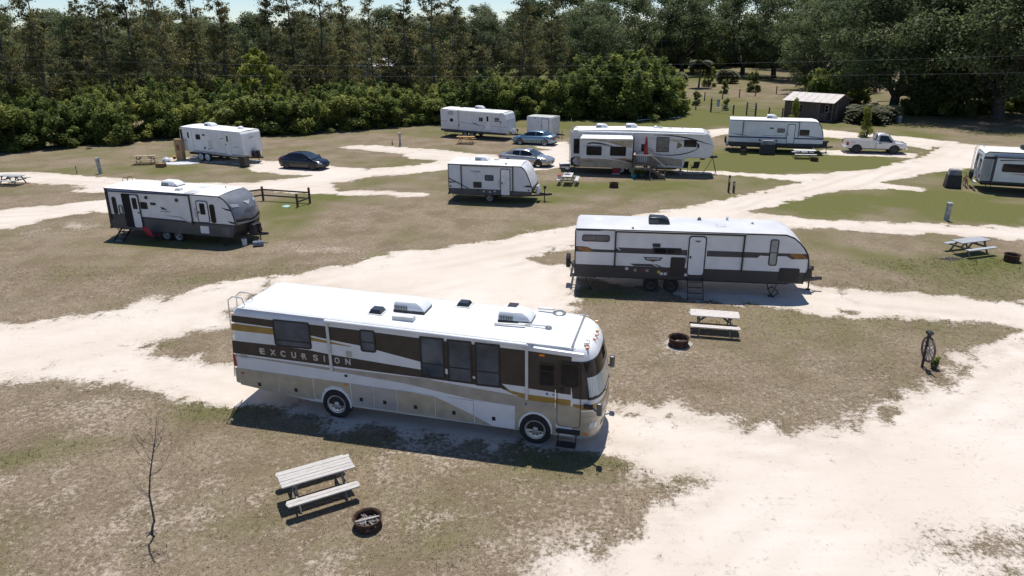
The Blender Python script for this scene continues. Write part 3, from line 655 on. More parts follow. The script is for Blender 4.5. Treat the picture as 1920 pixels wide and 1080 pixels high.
    MB().prism([(9.93, 3.14), (11.42, 3.07), (11.42, 3.20), (9.93, 3.27)], -.02, .10, SIDE).build('door_awning', WHITE, p, bevel=.02)
    MB().prism(rr(10.1, 2.98, 10.26, 3.04, .015), 0, .03, SIDE).build('porch_lamp', AMBER, p)
    # front: windscreen, pillars, paint bands round the nose, lamps
    fpatch('front_brown_paint', -90, -66, 1.83, 3.06, BR, .003); fpatch('front_brown_paint', 66, 90, 1.83, 3.06, BR, .003)
    ws = fpatch('windscreen', -68, 68, 1.84, 3.03, GLASS, .008)
    fpatch('curtain', -66, 66, 1.90, 2.55, CURTAIN, .012, ws)
    fpatch('windscreen_seal', -69, 69, 1.80, 1.85, BLACK, .012, ws); fpatch('windscreen_seal', -69, 69, 3.02, 3.06, BLACK, .012, ws)
    fpatch('windscreen_seal', -70, -67, 1.82, 3.05, BLACK, .012, ws); fpatch('windscreen_seal', 67, 70, 1.82, 3.05, BLACK, .012, ws)
    fpatch('front_gold_stripe', -90, 90, 1.46, 1.645, GOLD, .004); fpatch('front_lower_paint', -90, 90, .55, 1.40, TAN, .003)
    fpatch('bumper', -88, 88, .44, .56, SILV, .012)
    for a in (-62, -50, 50, 62): fpatch('headlamp', a - 5, a + 5, .82, 1.02, LENS, .014)
    fpatch('front_grille', -30, 30, .75, .95, BLACK, .008)
    fpatch('nose_line', -85, 85, 1.22, 1.245, STEEL, .007)
    for a in (-70, 70): fpatch('turn_signal', a - 6, a + 5, .58, .66, AMBER, .016)
    for sgn in (-1, 1):
        wp = MB(); a = front(rad(8 * sgn), 1.78, .04); b = front(rad(52 * sgn), 1.9, .05); wp.tube((a[0], a[1], a[2] + tilt(11.9, 1.8)), (b[0], b[1], b[2] + tilt(11.9, 1.9)), .014, 5)
        wp.build('windscreen_wiper', BLACK, p)
    for sgn, t in ((-1, -.02), (1, W + .02)):
        mr = MB().tube((11.62, t, 1.52), (11.92, t + sgn * .26, 1.50), .035, 6).box(11.45, 11.72, t - .03 if sgn > 0 else t - .10, t + .10 if sgn > 0 else t + .03, 1.46, 1.56).build('mirror', BLACK, p, bevel=.01)
        MB().box(11.86, 12.02, t + sgn * .26 - .10, t + sgn * .26 + .10, 1.42, 1.82).build('mirror_head', M('mirror_grey', (.10, .10, .105), .4), mr, bevel=.04)
    # step under the door
    s_ = MB().box(10.64, 11.36, -.10, .3, .52, .64).build('entry_step', BLACK, p, bevel=.01); MB().box(10.7, 11.28, -.42, -.14, .26, .30).build('tread', BLACK, s_); MB().beam((10.72, -.1, .54), (10.72, -.38, .3), .03, .03).beam((11.26, -.1, .54), (11.26, -.38, .3), .03, .03).build('step_arms', BLACK, s_, kind='stuff')
    # EXCURSION lettering
    x = .82
    for ch in 'EXCURSION':
        wd = {'I': .045, 'X': .21, 'U': .17}.get(ch, .18)
        k = (x - .82) / 3.3
        text_part(ch, 'letter', LETT, p, x, 2.01 - .04 * k, .215, SIDE, width=wd, d=.0075, slope=-.02, thick=.07)
        x += .374 + (.02 if ch in 'CR' else 0)
    for q in (.80, 2.30): plate('letter', rr(q - .02, 2.09, q + .16, 2.115, .008), LETT, p, .008)
    # side details
    rplate('access_door', -.02, 1.52, .52, 1.76, WHITE, p, .012, .02); rplate('fuel_door', 3.48, 1.47, 3.92, 1.67, WHITE, p, .012, .02); rplate('outlet_cover', 3.78, 1.53, 3.88, 1.62, BLACK, p, .018, .01)
    rplate('vent_cover', 3.9, 2.25, 4.1, 2.45, SILV, p, .012, .02); rplate('marker_lamp', 3.72, 1.22, 3.84, 1.28, AMBER, p, .02, .01)
    for s, z, ww_ in ((6.2, 1.70, .5), (8.6, 1.5, .18)): rplate('access_door', s, z, s + ww_, z + .09, TAUPE, p, .012, .01)
    rplate('sticker', 10.3, 1.72, 10.38, 1.79, M('blue_sticker', (.05, .18, .42), .5), p, .008, .03); rplate('sticker', 10.5, 1.71, 10.56, 1.78, STEEL, p, .008, .03)
    plate('badge', [(9.66, 1.30), (9.74, 1.30), (9.70, 1.40)], M('blue_badge', (.06, .09, .16), .4), p, .014)
    rplate('tail_lamp', -.225, 1.45, -.14, 1.88, RED, p, .008, .01); rplate('marker_lamp', .0, 1.2, .12, 1.25, RED, p, .02, .01)
    rplate('vent_cover', .06, 1.80, .3, 1.90, TAUPE, p, .014, .01)
    # rear ladder
    ld = MB()
    for t in (.18, .62):
        ld.path([(-.42, t, .95), (-.30, t, 2.2), (-.22, t, 3.72), (-.05, t, 3.86), (.30, t, 3.84), (.38, t, 3.60)], .018, 6)
    for k in range(8): ld.tube((-.40 + .022 * k, .18, 1.1 + k * .32), (-.40 + .022 * k, .62, 1.1 + k * .32), .015, 5)
    ld.build('roof_ladder', CHROME, p)
    MB().box(-.30, -.2, .1, W - .1, .82, 1.05).build('rear_bumper', TAN, p, bevel=.03)
    # roof gear
    for t in (.05, W - .05):
        gut = MB()
        for k in range(10): gut.beam((.15 + k * 1.1, t, zt(.15 + k * 1.1) - .055), (.15 + (k + 1) * 1.1, t, zt(.15 + (k + 1) * 1.1) - .055), .035, .03)
        gut.build('roof_gutter', OFFW, p)
    aircon(p, 5.65, 1.42, zt(5.6), 1.05, .72, .36, WHITE, BLACK); aircon(p, 9.05, 1.55, zt(9.05), 1.05, .72, .36, WHITE, BLACK)
    MB().box(8.72, 9.02, 1.62, 1.98, zt(9) + .33, zt(9) + .36).build('solar_panel', BLACK, p)
    vent(p, 4.67, .86, zt(4.67), .42, .15, M('smoke_lid', (.035, .04, .045), .15)); vent(p, 7.13, 2.2, zt(7.1), .42, .13, M('smoke_lid', (.035, .04, .045), .15))
    MB().box(5.35, 6.05, .42, .66, zt(5.7) - .02, zt(5.7) + .14).build('roof_vent', OFFW, p, bevel=.02)
    MB().lathe([(.2, 0), (.21, .03), (.15, .07), (.0, .08)], (10.25, 2.35, zt(10.2)), 'z', 18).build('antenna_base', STEEL, p, smooth=40)
    MB().beam((9.55, 2.42, zt(9.7) + .09), (10.1, 2.38, zt(10) + .12), .14, .05).build('satellite_dish', OFFW, p, bevel=.02)
    an = MB().beam((8.5, .92, zt(8.5) + .06), (9.45, 1.0, zt(9.4) + .08), .09, .04).beam((9.2, 1.12, zt(9.2) + .05), (10.1, 1.1, zt(10) + .08), .05, .04).build('television_antenna', OFFW, p, bevel=.01)
    MB().lathe([(.11, 0), (.1, .06), (.05, .1)], (10.15, 1.1, zt(10.1) - .01), 'z', 12).build('antenna_mount', STEEL, an)
    ch = MB()
    for k in range(26): 
        t = .06 + k * .1; ch.box(11.02, 11.08, t, t + .05, zt(11) - .03, zt(11) + .012)
    ch.build('roof_seam_tape', M('seam_grey', (.30, .30, .30), .7), p, kind='stuff')
    for t, s in ((.32, 11.50), (1.0, 11.62), (1.3, 11.64), (1.6, 11.62), (2.3, 11.50)):
        MB().box(s - .10, s + .0, t - .03, t + .03, 3.20, 3.262).build('clearance_lamp', AMBER, p, bevel=.01)
    MB().box(11.33, 11.48, .40, .56, 3.24, 3.38).build('air_horn', CHROME, p, bevel=.02)
    for s in (2.0, 6.0, 8.0): MB().box(s, s + .15, .3, W - .3, .42, .6).build('chassis_member', CHASSIS, p)
    return p
motorhome()

# ---------------------------------------------------------------- travel trailers
SID = lambda nm, c, k=9: M(nm, c, .42, var=.06, scale=1.2, siding=k)
def stripe(p, pts, mat, d=.004): return plate('stripe', pts, mat, p, d)

def trailer_brown_orange():                      # long white trailer behind the motorhome
    p = thing('travel_trailer', 'long white travel trailer with charcoal skirt, orange tips and a black roof unit', 'trailer', (3.0, 31.86, 0), -8.12)
    W, L_ = 2.45, 10.6
    curve = [(9.49, 3.03), (9.85, 2.9), (10.13, 2.68), (10.38, 2.38), (10.53, 2.12), (10.61, 1.85), (10.62, 1.45), (10.58, 1.2), (10.50, .95), (10.46, .70)]
    shell(p, [(0, .66), (10.46, .70)] + curve[:-1][::-1] + [(.12, 3.03), (0, 2.92)], W, SID('siding_white', (.75, .76, .77)))
    roof_sheet(p, [(0, 2.93), (.12, 3.03), (2, 3.03), (5, 3.03), (9.49, 3.03), (9.85, 2.9), (10.13, 2.68), (10.38, 2.38), (10.53, 2.12), (10.6, 1.9)], W, M('roof_pale_grey', (.58, .58, .585), .6, var=.06, scale=.8))
    CH = SID('siding_charcoal', (.045, .046, .052)); CB = M('charcoal_band', (.055, .056, .066), .4, var=.1); OR = M('orange_weave', (.30, .125, .03), .5, var=.35, scale=9)
    stripe(p, [(0, .66), (10.46, .70), (10.50, .95), (10.58, 1.25), (7.7, 1.26), (0, 1.27)], CH, .006)
    roof_trim(p, [(0, 3.0), (9.49, 3.0), (9.85, 2.87), (10.13, 2.65), (10.38, 2.36), (10.53, 2.1), (10.6, 1.85), (10.62, 1.42), (10.5, .98), (10.46, .7)])
    roof_trim(p, [(.005, .66), (.005, 2.95)], h=.05)
    stripe(p, [(.02, 1.89), (1.78, 1.90), (5.19, 1.88), (5.19, 2.15), (2.0, 2.16), (1.82, 2.03), (.78, 2.04), (.55, 2.15), (.02, 2.16)], CB)
    stripe(p, [(6.08, 1.87), (8.33, 1.88), (8.45, 1.99), (9.62, 2.0), (9.85, 1.87), (10.58, 1.90), (10.53, 2.14), (6.08, 2.15)], CB)
    stripe(p, [(.34, 1.90), (.88, 1.90), (.55, 2.13), (.04, 2.11)], OR, .006); stripe(p, [(10.0, 1.90), (10.56, 1.915), (10.25, 2.13), (9.73, 2.13)], OR, .006)
    stripe(p, [(.04, 2.92), (1.3, 2.93), (1.15, 2.985), (.04, 2.98)], CB); stripe(p, [(1.08, 2.985), (1.22, 2.93), (1.27, 2.93), (1.13, 2.985)], WHITE, .007)
    for a, z in ((1.9, 2.09), (8.43, 1.93)): stripe(p, [(a, z + .07), (a + .07, z + .07), (a + .24, z - .06), (a + .17, z - .06)], WHITE, .008)
    stripe(p, [(2.78, 1.28), (4.11, 1.27), (3.82, 1.40), (2.61, 1.39)], CB, .007)
    stripe(p, [(3.62, 1.39), (3.72, 1.39), (3.95, 1.28), (3.85, 1.28)], WHITE, .009)
    window(p, .32, 2.41, 1.61, 2.74, .10, .035, glass=M('grey_blind_window', (.16, .15, .145), .25, var=.2), split='v', at=.5)
    window(p, 8.84, 1.53, 9.22, 2.79, .10, .045, glass=M('pale_blind_window', (.33, .34, .33), .25, var=.15), split='h', at=.5)
    rplate('range_vent', 3.6, 2.25, 3.95, 2.41, BLACK, p, .03, .01)
    k = MB().prism(rr(3.61, 1.92, 4.92, 2.22, .03), -.01, .02, SIDE).build('outside_shelf', BLACK, p); MB().prism(rr(4.3, 1.97, 4.84, 2.17, .02), 0, .03, SIDE).build('pane', NIGHT, k); MB().prism(rr(3.7, 1.97, 4.22, 2.17, .02), 0, .03, SIDE).build('pane', GLASS, k)
    rplate('camp_kitchen_hatch', 4.46, .84, 5.13, 1.78, M('hatch_black', (.02, .02, .022), .5), p, .02, .08)
    rplate('storage_hatch', 9.36, .78, 10.27, 1.44, M('hatch_black', (.02, .02, .022), .5), p, .02, .08)
    dr = door(p, 5.27, .93, 5.98, 2.79, WHITE, BLACK, None, 'l', r=.12)
    plate('badge', [(5.5, 2.62), (5.78, 2.62), (5.74, 2.56), (5.64, 2.53), (5.54, 2.56)], M('badge_grey', (.16, .16, .16), .5), dr, .026)
    bd = plate('emblem', [(3.2, 1.74), (4.1, 1.74), (3.98, 1.58), (3.72, 1.55), (3.65, 1.50), (3.58, 1.55), (3.32, 1.58)], CB, p, .007)
    text_part('WILDWOOD', 'lettering', WHITE, bd, 3.33, 1.62, .085, SIDE, width=.64, d=.011)
    plate('emblem_tip', [(3.52, 1.555), (3.78, 1.555), (3.65, 1.505)], M('emblem_orange', (.45, .1, .02), .5), bd, .010)
    for s, z, mt in ((2.46, 1.13, OFFW), (2.86, 1.07, STEEL), (3.41, 1.07, STEEL), (3.95, 1.02, M('yellow_label', (.6, .42, .05), .5)), (4.08, .94, OFFW), (4.26, .94, OFFW), (5.2, .93, OFFW)): rplate('service_port', s - .07, z - .06, s + .07, z + .07, mt, p, .018, .02)
    rplate('service_port', 3.14, 1.08, 3.30, 1.13, M('red_label', (.4, .03, .03), .5), p, .018, .01)
    awning(p, 1.85, 7.72, 2.96, 1.18, BLACK, BLACK, .05)
    for s in (3.63, 4.56): wheel(p, s, .13, .36, .22, M('dark_rim', (.05, .05, .055), .4, .5)); wheel(p, s, W - .13, .36, .22, BLACK, n=16)
    chassis(p, 10.4, W, .48, .68)
    steps(p, 5.28, 5.98, .80, 4, .22)
    MB().lathe([(.2, -.1), (.33, -.1), (.36, -.06), (.36, .06), (.33, .1), (.2, .1)], (-.35, W * .35, 1.17), 'x', 24, True).build('spare_wheel', RUBBER, p, smooth=50)
    MB().lathe([(.0, -.06), (.2, -.06), (.2, .06)], (-.35, W * .35, 1.17), 'x', 18).beam((-.3, W * .35, 1.17), (0, W * .35, .75), .06, .06).build('spare_wheel_carrier', CHASSIS, p)
    MB().box(-.22, -.12, .1, W - .1, .58, .68).beam((0, .4, .62), (-.2, .4, .62), .06, .06).beam((0, W - .4, .62), (-.2, W - .4, .62), .06, .06).build('rear_bumper', BLACK, p)
    hitch(p, 10.5, W, .56, .95, 'cover', BLACK)
    for s in (.5, 8.9): stabiliser(p, s, .12, .68)
    MB().path([(8.93, -.12, .43), (9.12, -.18, .58), (9.42, -.2, .30), (9.2, -.16, .06), (8.93, -.12, .43)], .03, 4).build('jack_crank', BLACK, p)
    aircon(p, 3.9, 1.25, 3.08, .98, .72, .34, M('black_shroud', (.022, .023, .026), .35), None)
    vent(p, 1.04, 1.66, 3.06, .36, .05); vent(p, 7.9, 1.5, 3.06, .36, .05); vent(p, 6.73, .98, 3.05, .55, .07, M('skylight', (.6, .6, .58), .15))
    MB().add(*_taper(5.74, 5.96, 1.85, 2.0, 3.06, 3.22, .06)).build('antenna', STEEL, p); MB().lathe([(.05, 0), (.05, .12), (.09, .13), (.05, .17)], (7.19, 2.2, 3.06), 'z', 10).build('plumbing_vent', OFFW, p); MB().lathe([(.05, 0), (.05, .1), (.09, .11)], (8.25, 1.5, 3.08), 'z', 10).build('plumbing_vent', OFFW, p); MB().box(2.6, 2.7, .1, .2, 3.03, 3.12).build('roof_light', STEEL, p)
trailer_brown_orange()

def trailer_grey_nose():                         # two-door trailer with the grey nose, left
    p = thing('travel_trailer', 'white travel trailer with grey skirt, dark grey curved nose and its rear door open', 'trailer', (-24.5, 41.55, 0), -14.64)
    W = 2.4
    cur = [(8.04, 2.93), (8.35, 2.76), (8.56, 2.53), (8.72, 2.20), (8.83, 1.85), (8.89, 1.55), (8.89, 1.26), (8.80, .84), (8.62, .52)]
    shell(p, [(.12, .58), (8.62, .52)] + cur[:-1][::-1] + [(.2, 3.05)], W, SID('siding_white', (.75, .76, .77)))
    roof_sheet(p, [(.18, 3.05), (2, 3.03), (5, 2.99), (8.04, 2.93)], W)
    NOSE = M('nose_grey', (.16, .165, .18), .35, var=.12, coat=.3); SK = SID('skirt_grey', (.085, .09, .095)); NV = M('navy_trim', (.02, .03, .06), .4)
    nose = MB(); G_ = []
    for k, (s, z) in enumerate([(8.02, 2.94)] + cur[1:7]):                         # bowed front cap
        G_.append([(s + .02 + .32 * math.sin(math.pi * i / 12) ** .7 * min(1, k / 2.5), W * i / 12, z + .015) for i in range(13)])
    nose.grid(G_)
    nc = nose.build('front_cap', NOSE, p, smooth=60)
    low = MB(); G_ = []
    for s, z in [cur[6], cur[7], cur[8]]: G_.append([(s + .02 + .30 * math.sin(math.pi * i / 12) ** .7, W * i / 12, z + .01) for i in range(13)])
    low.grid(G_); low.build('front_lower_cap', BLACK, p, smooth=60)
    def FR(a, b, d):                                                               # on the bowed cap: a across, b along the profile 0..6
        k = min(int(b), 5); f = b - k; pr = [(8.02, 2.94)] + cur[1:7]
        s = pr[k][0] + (pr[k + 1][0] - pr[k][0]) * f; z = pr[k][1] + (pr[k + 1][1] - pr[k][1]) * f
        return (s + .02 + .32 * math.sin(math.pi * max(.001, min(.999, a / W))) ** .7 * min(1, b / 2.5) + d, a, z + .015 + d * .5)
    def capstrip(name, pts, mat, d=.012):
        m = MB(); P = []
        for (a, b0, b1) in pts: P.append([FR(a, b0 + (b1 - b0) * k / 3, d) for k in range(4)])
        m.grid(P); return m.build(name, mat, nc, smooth=60)
    capstrip('cap_chevron', [(0.03 + .58 * k / 12, 4.9 + .15 * (k / 12), 5.75 - .2 * k / 12) for k in range(13)] + [(.61 + 1.18 * k / 12, 5.05 + .35 * math.sin(math.pi * k / 12), 5.55 + .3 * math.sin(math.pi * k / 12)) for k in range(13)] + [(1.79 + .58 * k / 12, 5.05 - .15 * k / 12, 5.55 + .2 * k / 12) for k in range(13)], BLACK)
    capstrip('cap_line', [(.03 + 2.34 * k / 20, 5.55 + .35 * math.sin(math.pi * k / 20), 5.62 + .35 * math.sin(math.pi * k / 20)) for k in range(21)], WHITE, .016)
    for a0, a1 in ((.05, .5), (1.9, 2.35)): capstrip('cap_flash', [(a0 + (a1 - a0) * k / 6, 2.15 + .35 * abs((k if a0 > 1 else 6 - k) - 6) / 6, 2.75 + .15 * ((k if a0 < 1 else 6 - k)) / 6) for k in range(7)], M('flash_grey', (.42, .43, .45), .4))
    capstrip('cap_emblem', [(.98, 2.15, 2.3), (1.12, 2.3, 2.7), (1.25, 2.25, 2.95), (1.4, 2.45, 2.7), (1.55, 2.2, 2.4)], M('flash_grey', (.42, .43, .45), .4))
    DG = M('emboss_grey', (.10, .104, .115), .4)
    def FT(a, b, d): return FR(a, b, d)
    text_part('JAYCO', 'cap_lettering', DG, nc, .72, 4.15, -.72, lambda a, b, d: FR(a, b, .014), width=.98)
    stripe(p, [(.12, .58), (8.62, .52), (8.80, .84), (8.88, 1.26), (6.06, 1.30), (2.62, 1.40), (.15, 1.46)], SK, .006)
    stripe(p, [(2.62, 1.32), (5.68, 1.25), (8.88, 1.20), (8.885, 1.28), (5.68, 1.34), (2.62, 1.42)], NV, .009)
    roof_trim(p, [(.2, 3.03), (8.04, 2.91), (8.35, 2.74), (8.56, 2.5), (8.72, 2.18), (8.83, 1.83), (8.89, 1.5), (8.88, 1.25), (8.62, .54)], NV)
    stripe(p, [(.14, .6), (.30, .6), (.42, 3.0), (.2, 3.03)], BLACK, .008)
    stripe(p, [(.3, .64), (1.3, .64), (1.38, 1.50), (.38, 1.47)], M('lower_rear_grey', (.06, .062, .06), .5), .009)
    window(p, .60, 1.48, .90, 2.53, .12, .03)
    stripe(p, rr(1.33, .72, 2.0, 2.78, .1), M('doorway_shade', (.012, .012, .013), .9), .010)   # dark plate on the wall, painted as the shaded inside of the open doorway
    dr = MB().prism(rr(1.98, .75, 2.52, 2.72, .09), .03, .07, SIDE).build('door', WHITE, p, bevel=.006, seg=1); dr['label'] = 'white entry door standing open against the wall'
    MB().ring(rr(1.94, .71, 2.56, 2.76, .11), rr(1.985, .755, 2.515, 2.715, .09), .02, .075, SIDE).build('door_frame', NV, dr)
    MB().prism(rr(2.09, 1.88, 2.42, 2.55, .04), .03, .08, SIDE).build('pane', NIGHT, dr); MB().prism(rr(2.40, 1.62, 2.48, 1.72, .02), .05, .1, SIDE).build('handle', BLACK, dr)
    MB().ring(rr(1.02, 1.5, 1.28, 2.05, .06), rr(1.05, 1.53, 1.25, 2.02, .05), 0, .05, SIDE).build('grab_rail', BLACK, p)
    rplate('outlet_panel', 1.08, 1.55, 1.24, 1.95, OFFW, p, .018, .02)
    window(p, 2.60, 1.90, 3.08, 2.32, .08, .03); rplate('range_vent', 3.32, 2.17, 3.68, 2.32, BLACK, p, .03, .02)
    for s, z in ((3.11, 2.61), (5.20, 2.56)): MB().lathe([(.1, 0), (.1, .04), (.06, .06)], (s, -.07, z), 'y', 16).build('outside_speaker', BLACK, p)
    for q in (door(p, 6.50, 1.33, 7.20, 2.57, WHITE, NV, (6.68, 1.80, 7.03, 2.46), 'l', r=.1),): pass
    rplate('lower_door_panel', 6.50, .66, 7.07, 1.10, WHITE, p, .02, .03); window(p, 7.33, 1.33, 7.66, 2.43, .12, .03)
    rplate('storage_hatch', 7.94, .68, 8.49, 1.08, M('hatch_grey', (.12, .125, .13), .5), p, .016, .04)
    for a in ([(8.1, 2.28), (8.70, 2.18), (8.74, 2.08), (8.4, 2.14)], [(8.4, 1.50), (8.86, 1.44), (8.87, 1.34), (8.6, 1.36)]): stripe(p, a, BLACK, .007)
    stripe(p, [(4.1, 1.60), (5.24, 1.57), (5.68, 1.40), (5.3, 1.50)], M('swoosh_grey', (.2, .205, .22), .4), .007); stripe(p, [(4.9, 1.52), (5.9, 1.24), (5.96, 1.30), (5.1, 1.56)], OFFW, .0115)
    bd = plate('bird_emblem', [(3.95, 2.12), (4.06, 2.06), (4.18, 2.08), (4.30, 2.0), (4.42, 1.90), (4.22, 1.94), (4.10, 1.93), (4.02, 1.98)], NV, p, .007)
    text_part('JAY FLIGHT', 'lettering', NV, bd, 3.92, 1.78, .10, SIDE, width=.66, shear=.25, d=.007, slope=-.04)
    awning(p, .32, 6.1, 2.90, 1.14, NV, BLACK, .045)
    wheel(p, 3.98, .16, .35, .22, STEEL); wheel(p, 4.85, .16, .35, .22, STEEL); wheel(p, 4.4, W - .15, .35, .22, STEEL, n=16)
    chassis(p, 8.4, W, .4, .58); hitch(p, 8.95, W, .5, 1.0, 'cover', M('tank_cover_black', (.025, .025, .028), .4)); stabiliser(p, .5, .1, .58); stabiliser(p, 7.7, .1, .54)
    steps(p, .95, 1.6, .62, 3, .26)
    aircon(p, 3.85, 1.5, 3.04, 1.15, .72, .34, WHITE, BLACK); vent(p, 5.05, .5, 3.02, .36, .14); vent(p, 6.07, .4, 3.0, .6, .05, M('skylight', (.6, .6, .58), .15)); vent(p, 5.92, 1.6, 3.02, .4, .05); MB().lathe([(.04, 0), (.04, .1), (.07, .11)], (7.2, 1.9, 2.99), 'z', 8).build('plumbing_vent', OFFW, p)
    ld = MB()
    for t in (1.75, 2.15): ld.path([(0, t, .8), (0, t, 3.2), (.1, t, 3.3), (.35, t, 3.28), (.4, t, 3.05)], .016, 5)
    for k in range(7): ld.tube((0, 1.75, 1 + k * .32), (0, 2.15, 1 + k * .32), .014, 5)
    ld.build('roof_ladder', BLACK, p); MB().box(-.04, .1, .1, W - .1, .52, .64).build('rear_bumper', BLACK, p)
    for s in (.3, 2.3, 5.0, 8.2): rplate('marker_lamp', s, .60, s + .07, .65, AMBER if s > 1 else RED, p, .018, .01)
trailer_grey_nose()

def trailer_ozark():
    p = thing('travel_trailer', 'short white travel trailer with black diagonal stripes and a ribbed slanted front', 'trailer', (-4.5, 50.12, 0), -12.18)
    W = 2.4
    cur = [(5.30, 2.70), (5.53, 2.52), (5.70, 2.26), (5.86, 1.88), (6.03, 1.42), (6.08, 1.22), (6.05, .92), (5.94, .63)]
    LG = M('panel_pale_grey', (.64, .67, .69), .38, var=.05, scale=1.2)
    shell(p, [(0, .56), (5.94, .63)] + cur[:-1][::-1] + [(0, 2.74)], W, LG)
    roof_sheet(p, [(0, 2.74), (2, 2.73), (5.30, 2.70)], W)
    WC = M('ribbed_front_white', (.74, .74, .73), .45, siding=14)
    fr = MB().grid([[(s + .02 + .05 * math.sin(math.pi * i / 6), W * i / 6, z + .012) for i in range(7)] for s, z in cur[:6]]).build('front_cap', WC, p, smooth=60)
    MB().grid([[(s + .02, W * i / 6, z) for i in range(7)] for s, z in cur[5:]]).build('front_lower_cap', BLACK, p)
    text_part('OZARK', 'cap_lettering', BLACK, fr, .75, 1.62, .14, lambda a, b, d: (6.02 + .06 - (b - 1.42) * .36, a, b), width=.8)
    SK = M('skirt_charcoal', (.07, .072, .08), .5)
    stripe(p, [(0, .56), (5.94, .63), (6.05, .92), (4.57, .94), (3.79, .99), (0, .99)], SK, .006)
    roof_trim(p, [(0, 2.71), (5.30, 2.67), (5.53, 2.5), (5.70, 2.24), (5.86, 1.86), (6.03, 1.4), (6.08, 1.2)]); roof_trim(p, [(.008, .58), (.008, 2.72)], h=.04)
    stripe(p, [(.02, 1.65), (1.40, 1.0), (1.56, 1.0), (.02, 1.74)], BLACK); stripe(p, [(.02, 1.37), (.7, 1.40), (.5, 1.44), (.02, 1.48)], BLACK); stripe(p, [(5.45, 1.24), (6.02, 1.24), (6.03, 1.37), (5.74, 1.37)], BLACK)
    tx = text_part('OZARK', 'lettering', BLACK, p, 1.70, 2.17, .13, SIDE, width=.70, d=.005); text_part('LITE', 'lettering', STEEL, tx, 1.86, 2.02, .055, SIDE, width=.38, d=.005)
    window(p, 2.69, 1.60, 3.34, 2.02, .09, .045, glass=BLIND, split='v', at=.5); rplate('storage_hatch', 1.84, 1.07, 2.45, 1.50, BLACK, p, .016, .03)
    door(p, 3.87, .60, 4.50, 2.45, M('door_white', (.75, .76, .77), .4), BLACK, None, 'l', r=.09)
    awning(p, .94, 4.76, 2.66, .88, BLACK, BLACK, .045)
    stripe(p, [(4.70, .88), (4.725, .88), (4.73, 2.6), (4.70, 2.6)], M('red_line', (.4, .04, .03), .5), .02)
    for s, z in ((2.2, .88), (2.6, .82), (3.05, .80), (3.4, .86), (.15, 1.12), (5.85, 1.02)): rplate('service_port', s - .06, z - .05, s + .06, z + .05, BLACK if z > .87 else OFFW, p, .016, .01)
    chassis(p, 5.8, W, .42, .58); wheel(p, 3.0, .16, .34, .2, STEEL); wheel(p, 3.0, W - .16, .34, .2, STEEL, n=16); stabiliser(p, .25, .12, .56); hitch(p, 5.95, W, .50, 1.2, 'tank', WHITE)
    MB().box(-.12, 0, .1, W - .1, .5, .6).build('rear_bumper', BLACK, p)
    aircon(p, 2.17, 1.5, 2.76, 1.0, .7, .33, WHITE); vent(p, .25, 1.15, 2.75, .36, .06); vent(p, 2.2, .4, 2.73, .5, .06); vent(p, 3.15, 1.75, 2.76, .36, .1); MB().add(*_taper(4.08, 4.26, .3, .42, 2.72, 2.84, .04)).build('antenna', STEEL, p)
    MB().lathe([(.04, 0), (.04, .1), (.07, .11)], (1.2, 1.6, 2.76), 'z', 8).build('plumbing_vent', OFFW, p)
trailer_ozark()

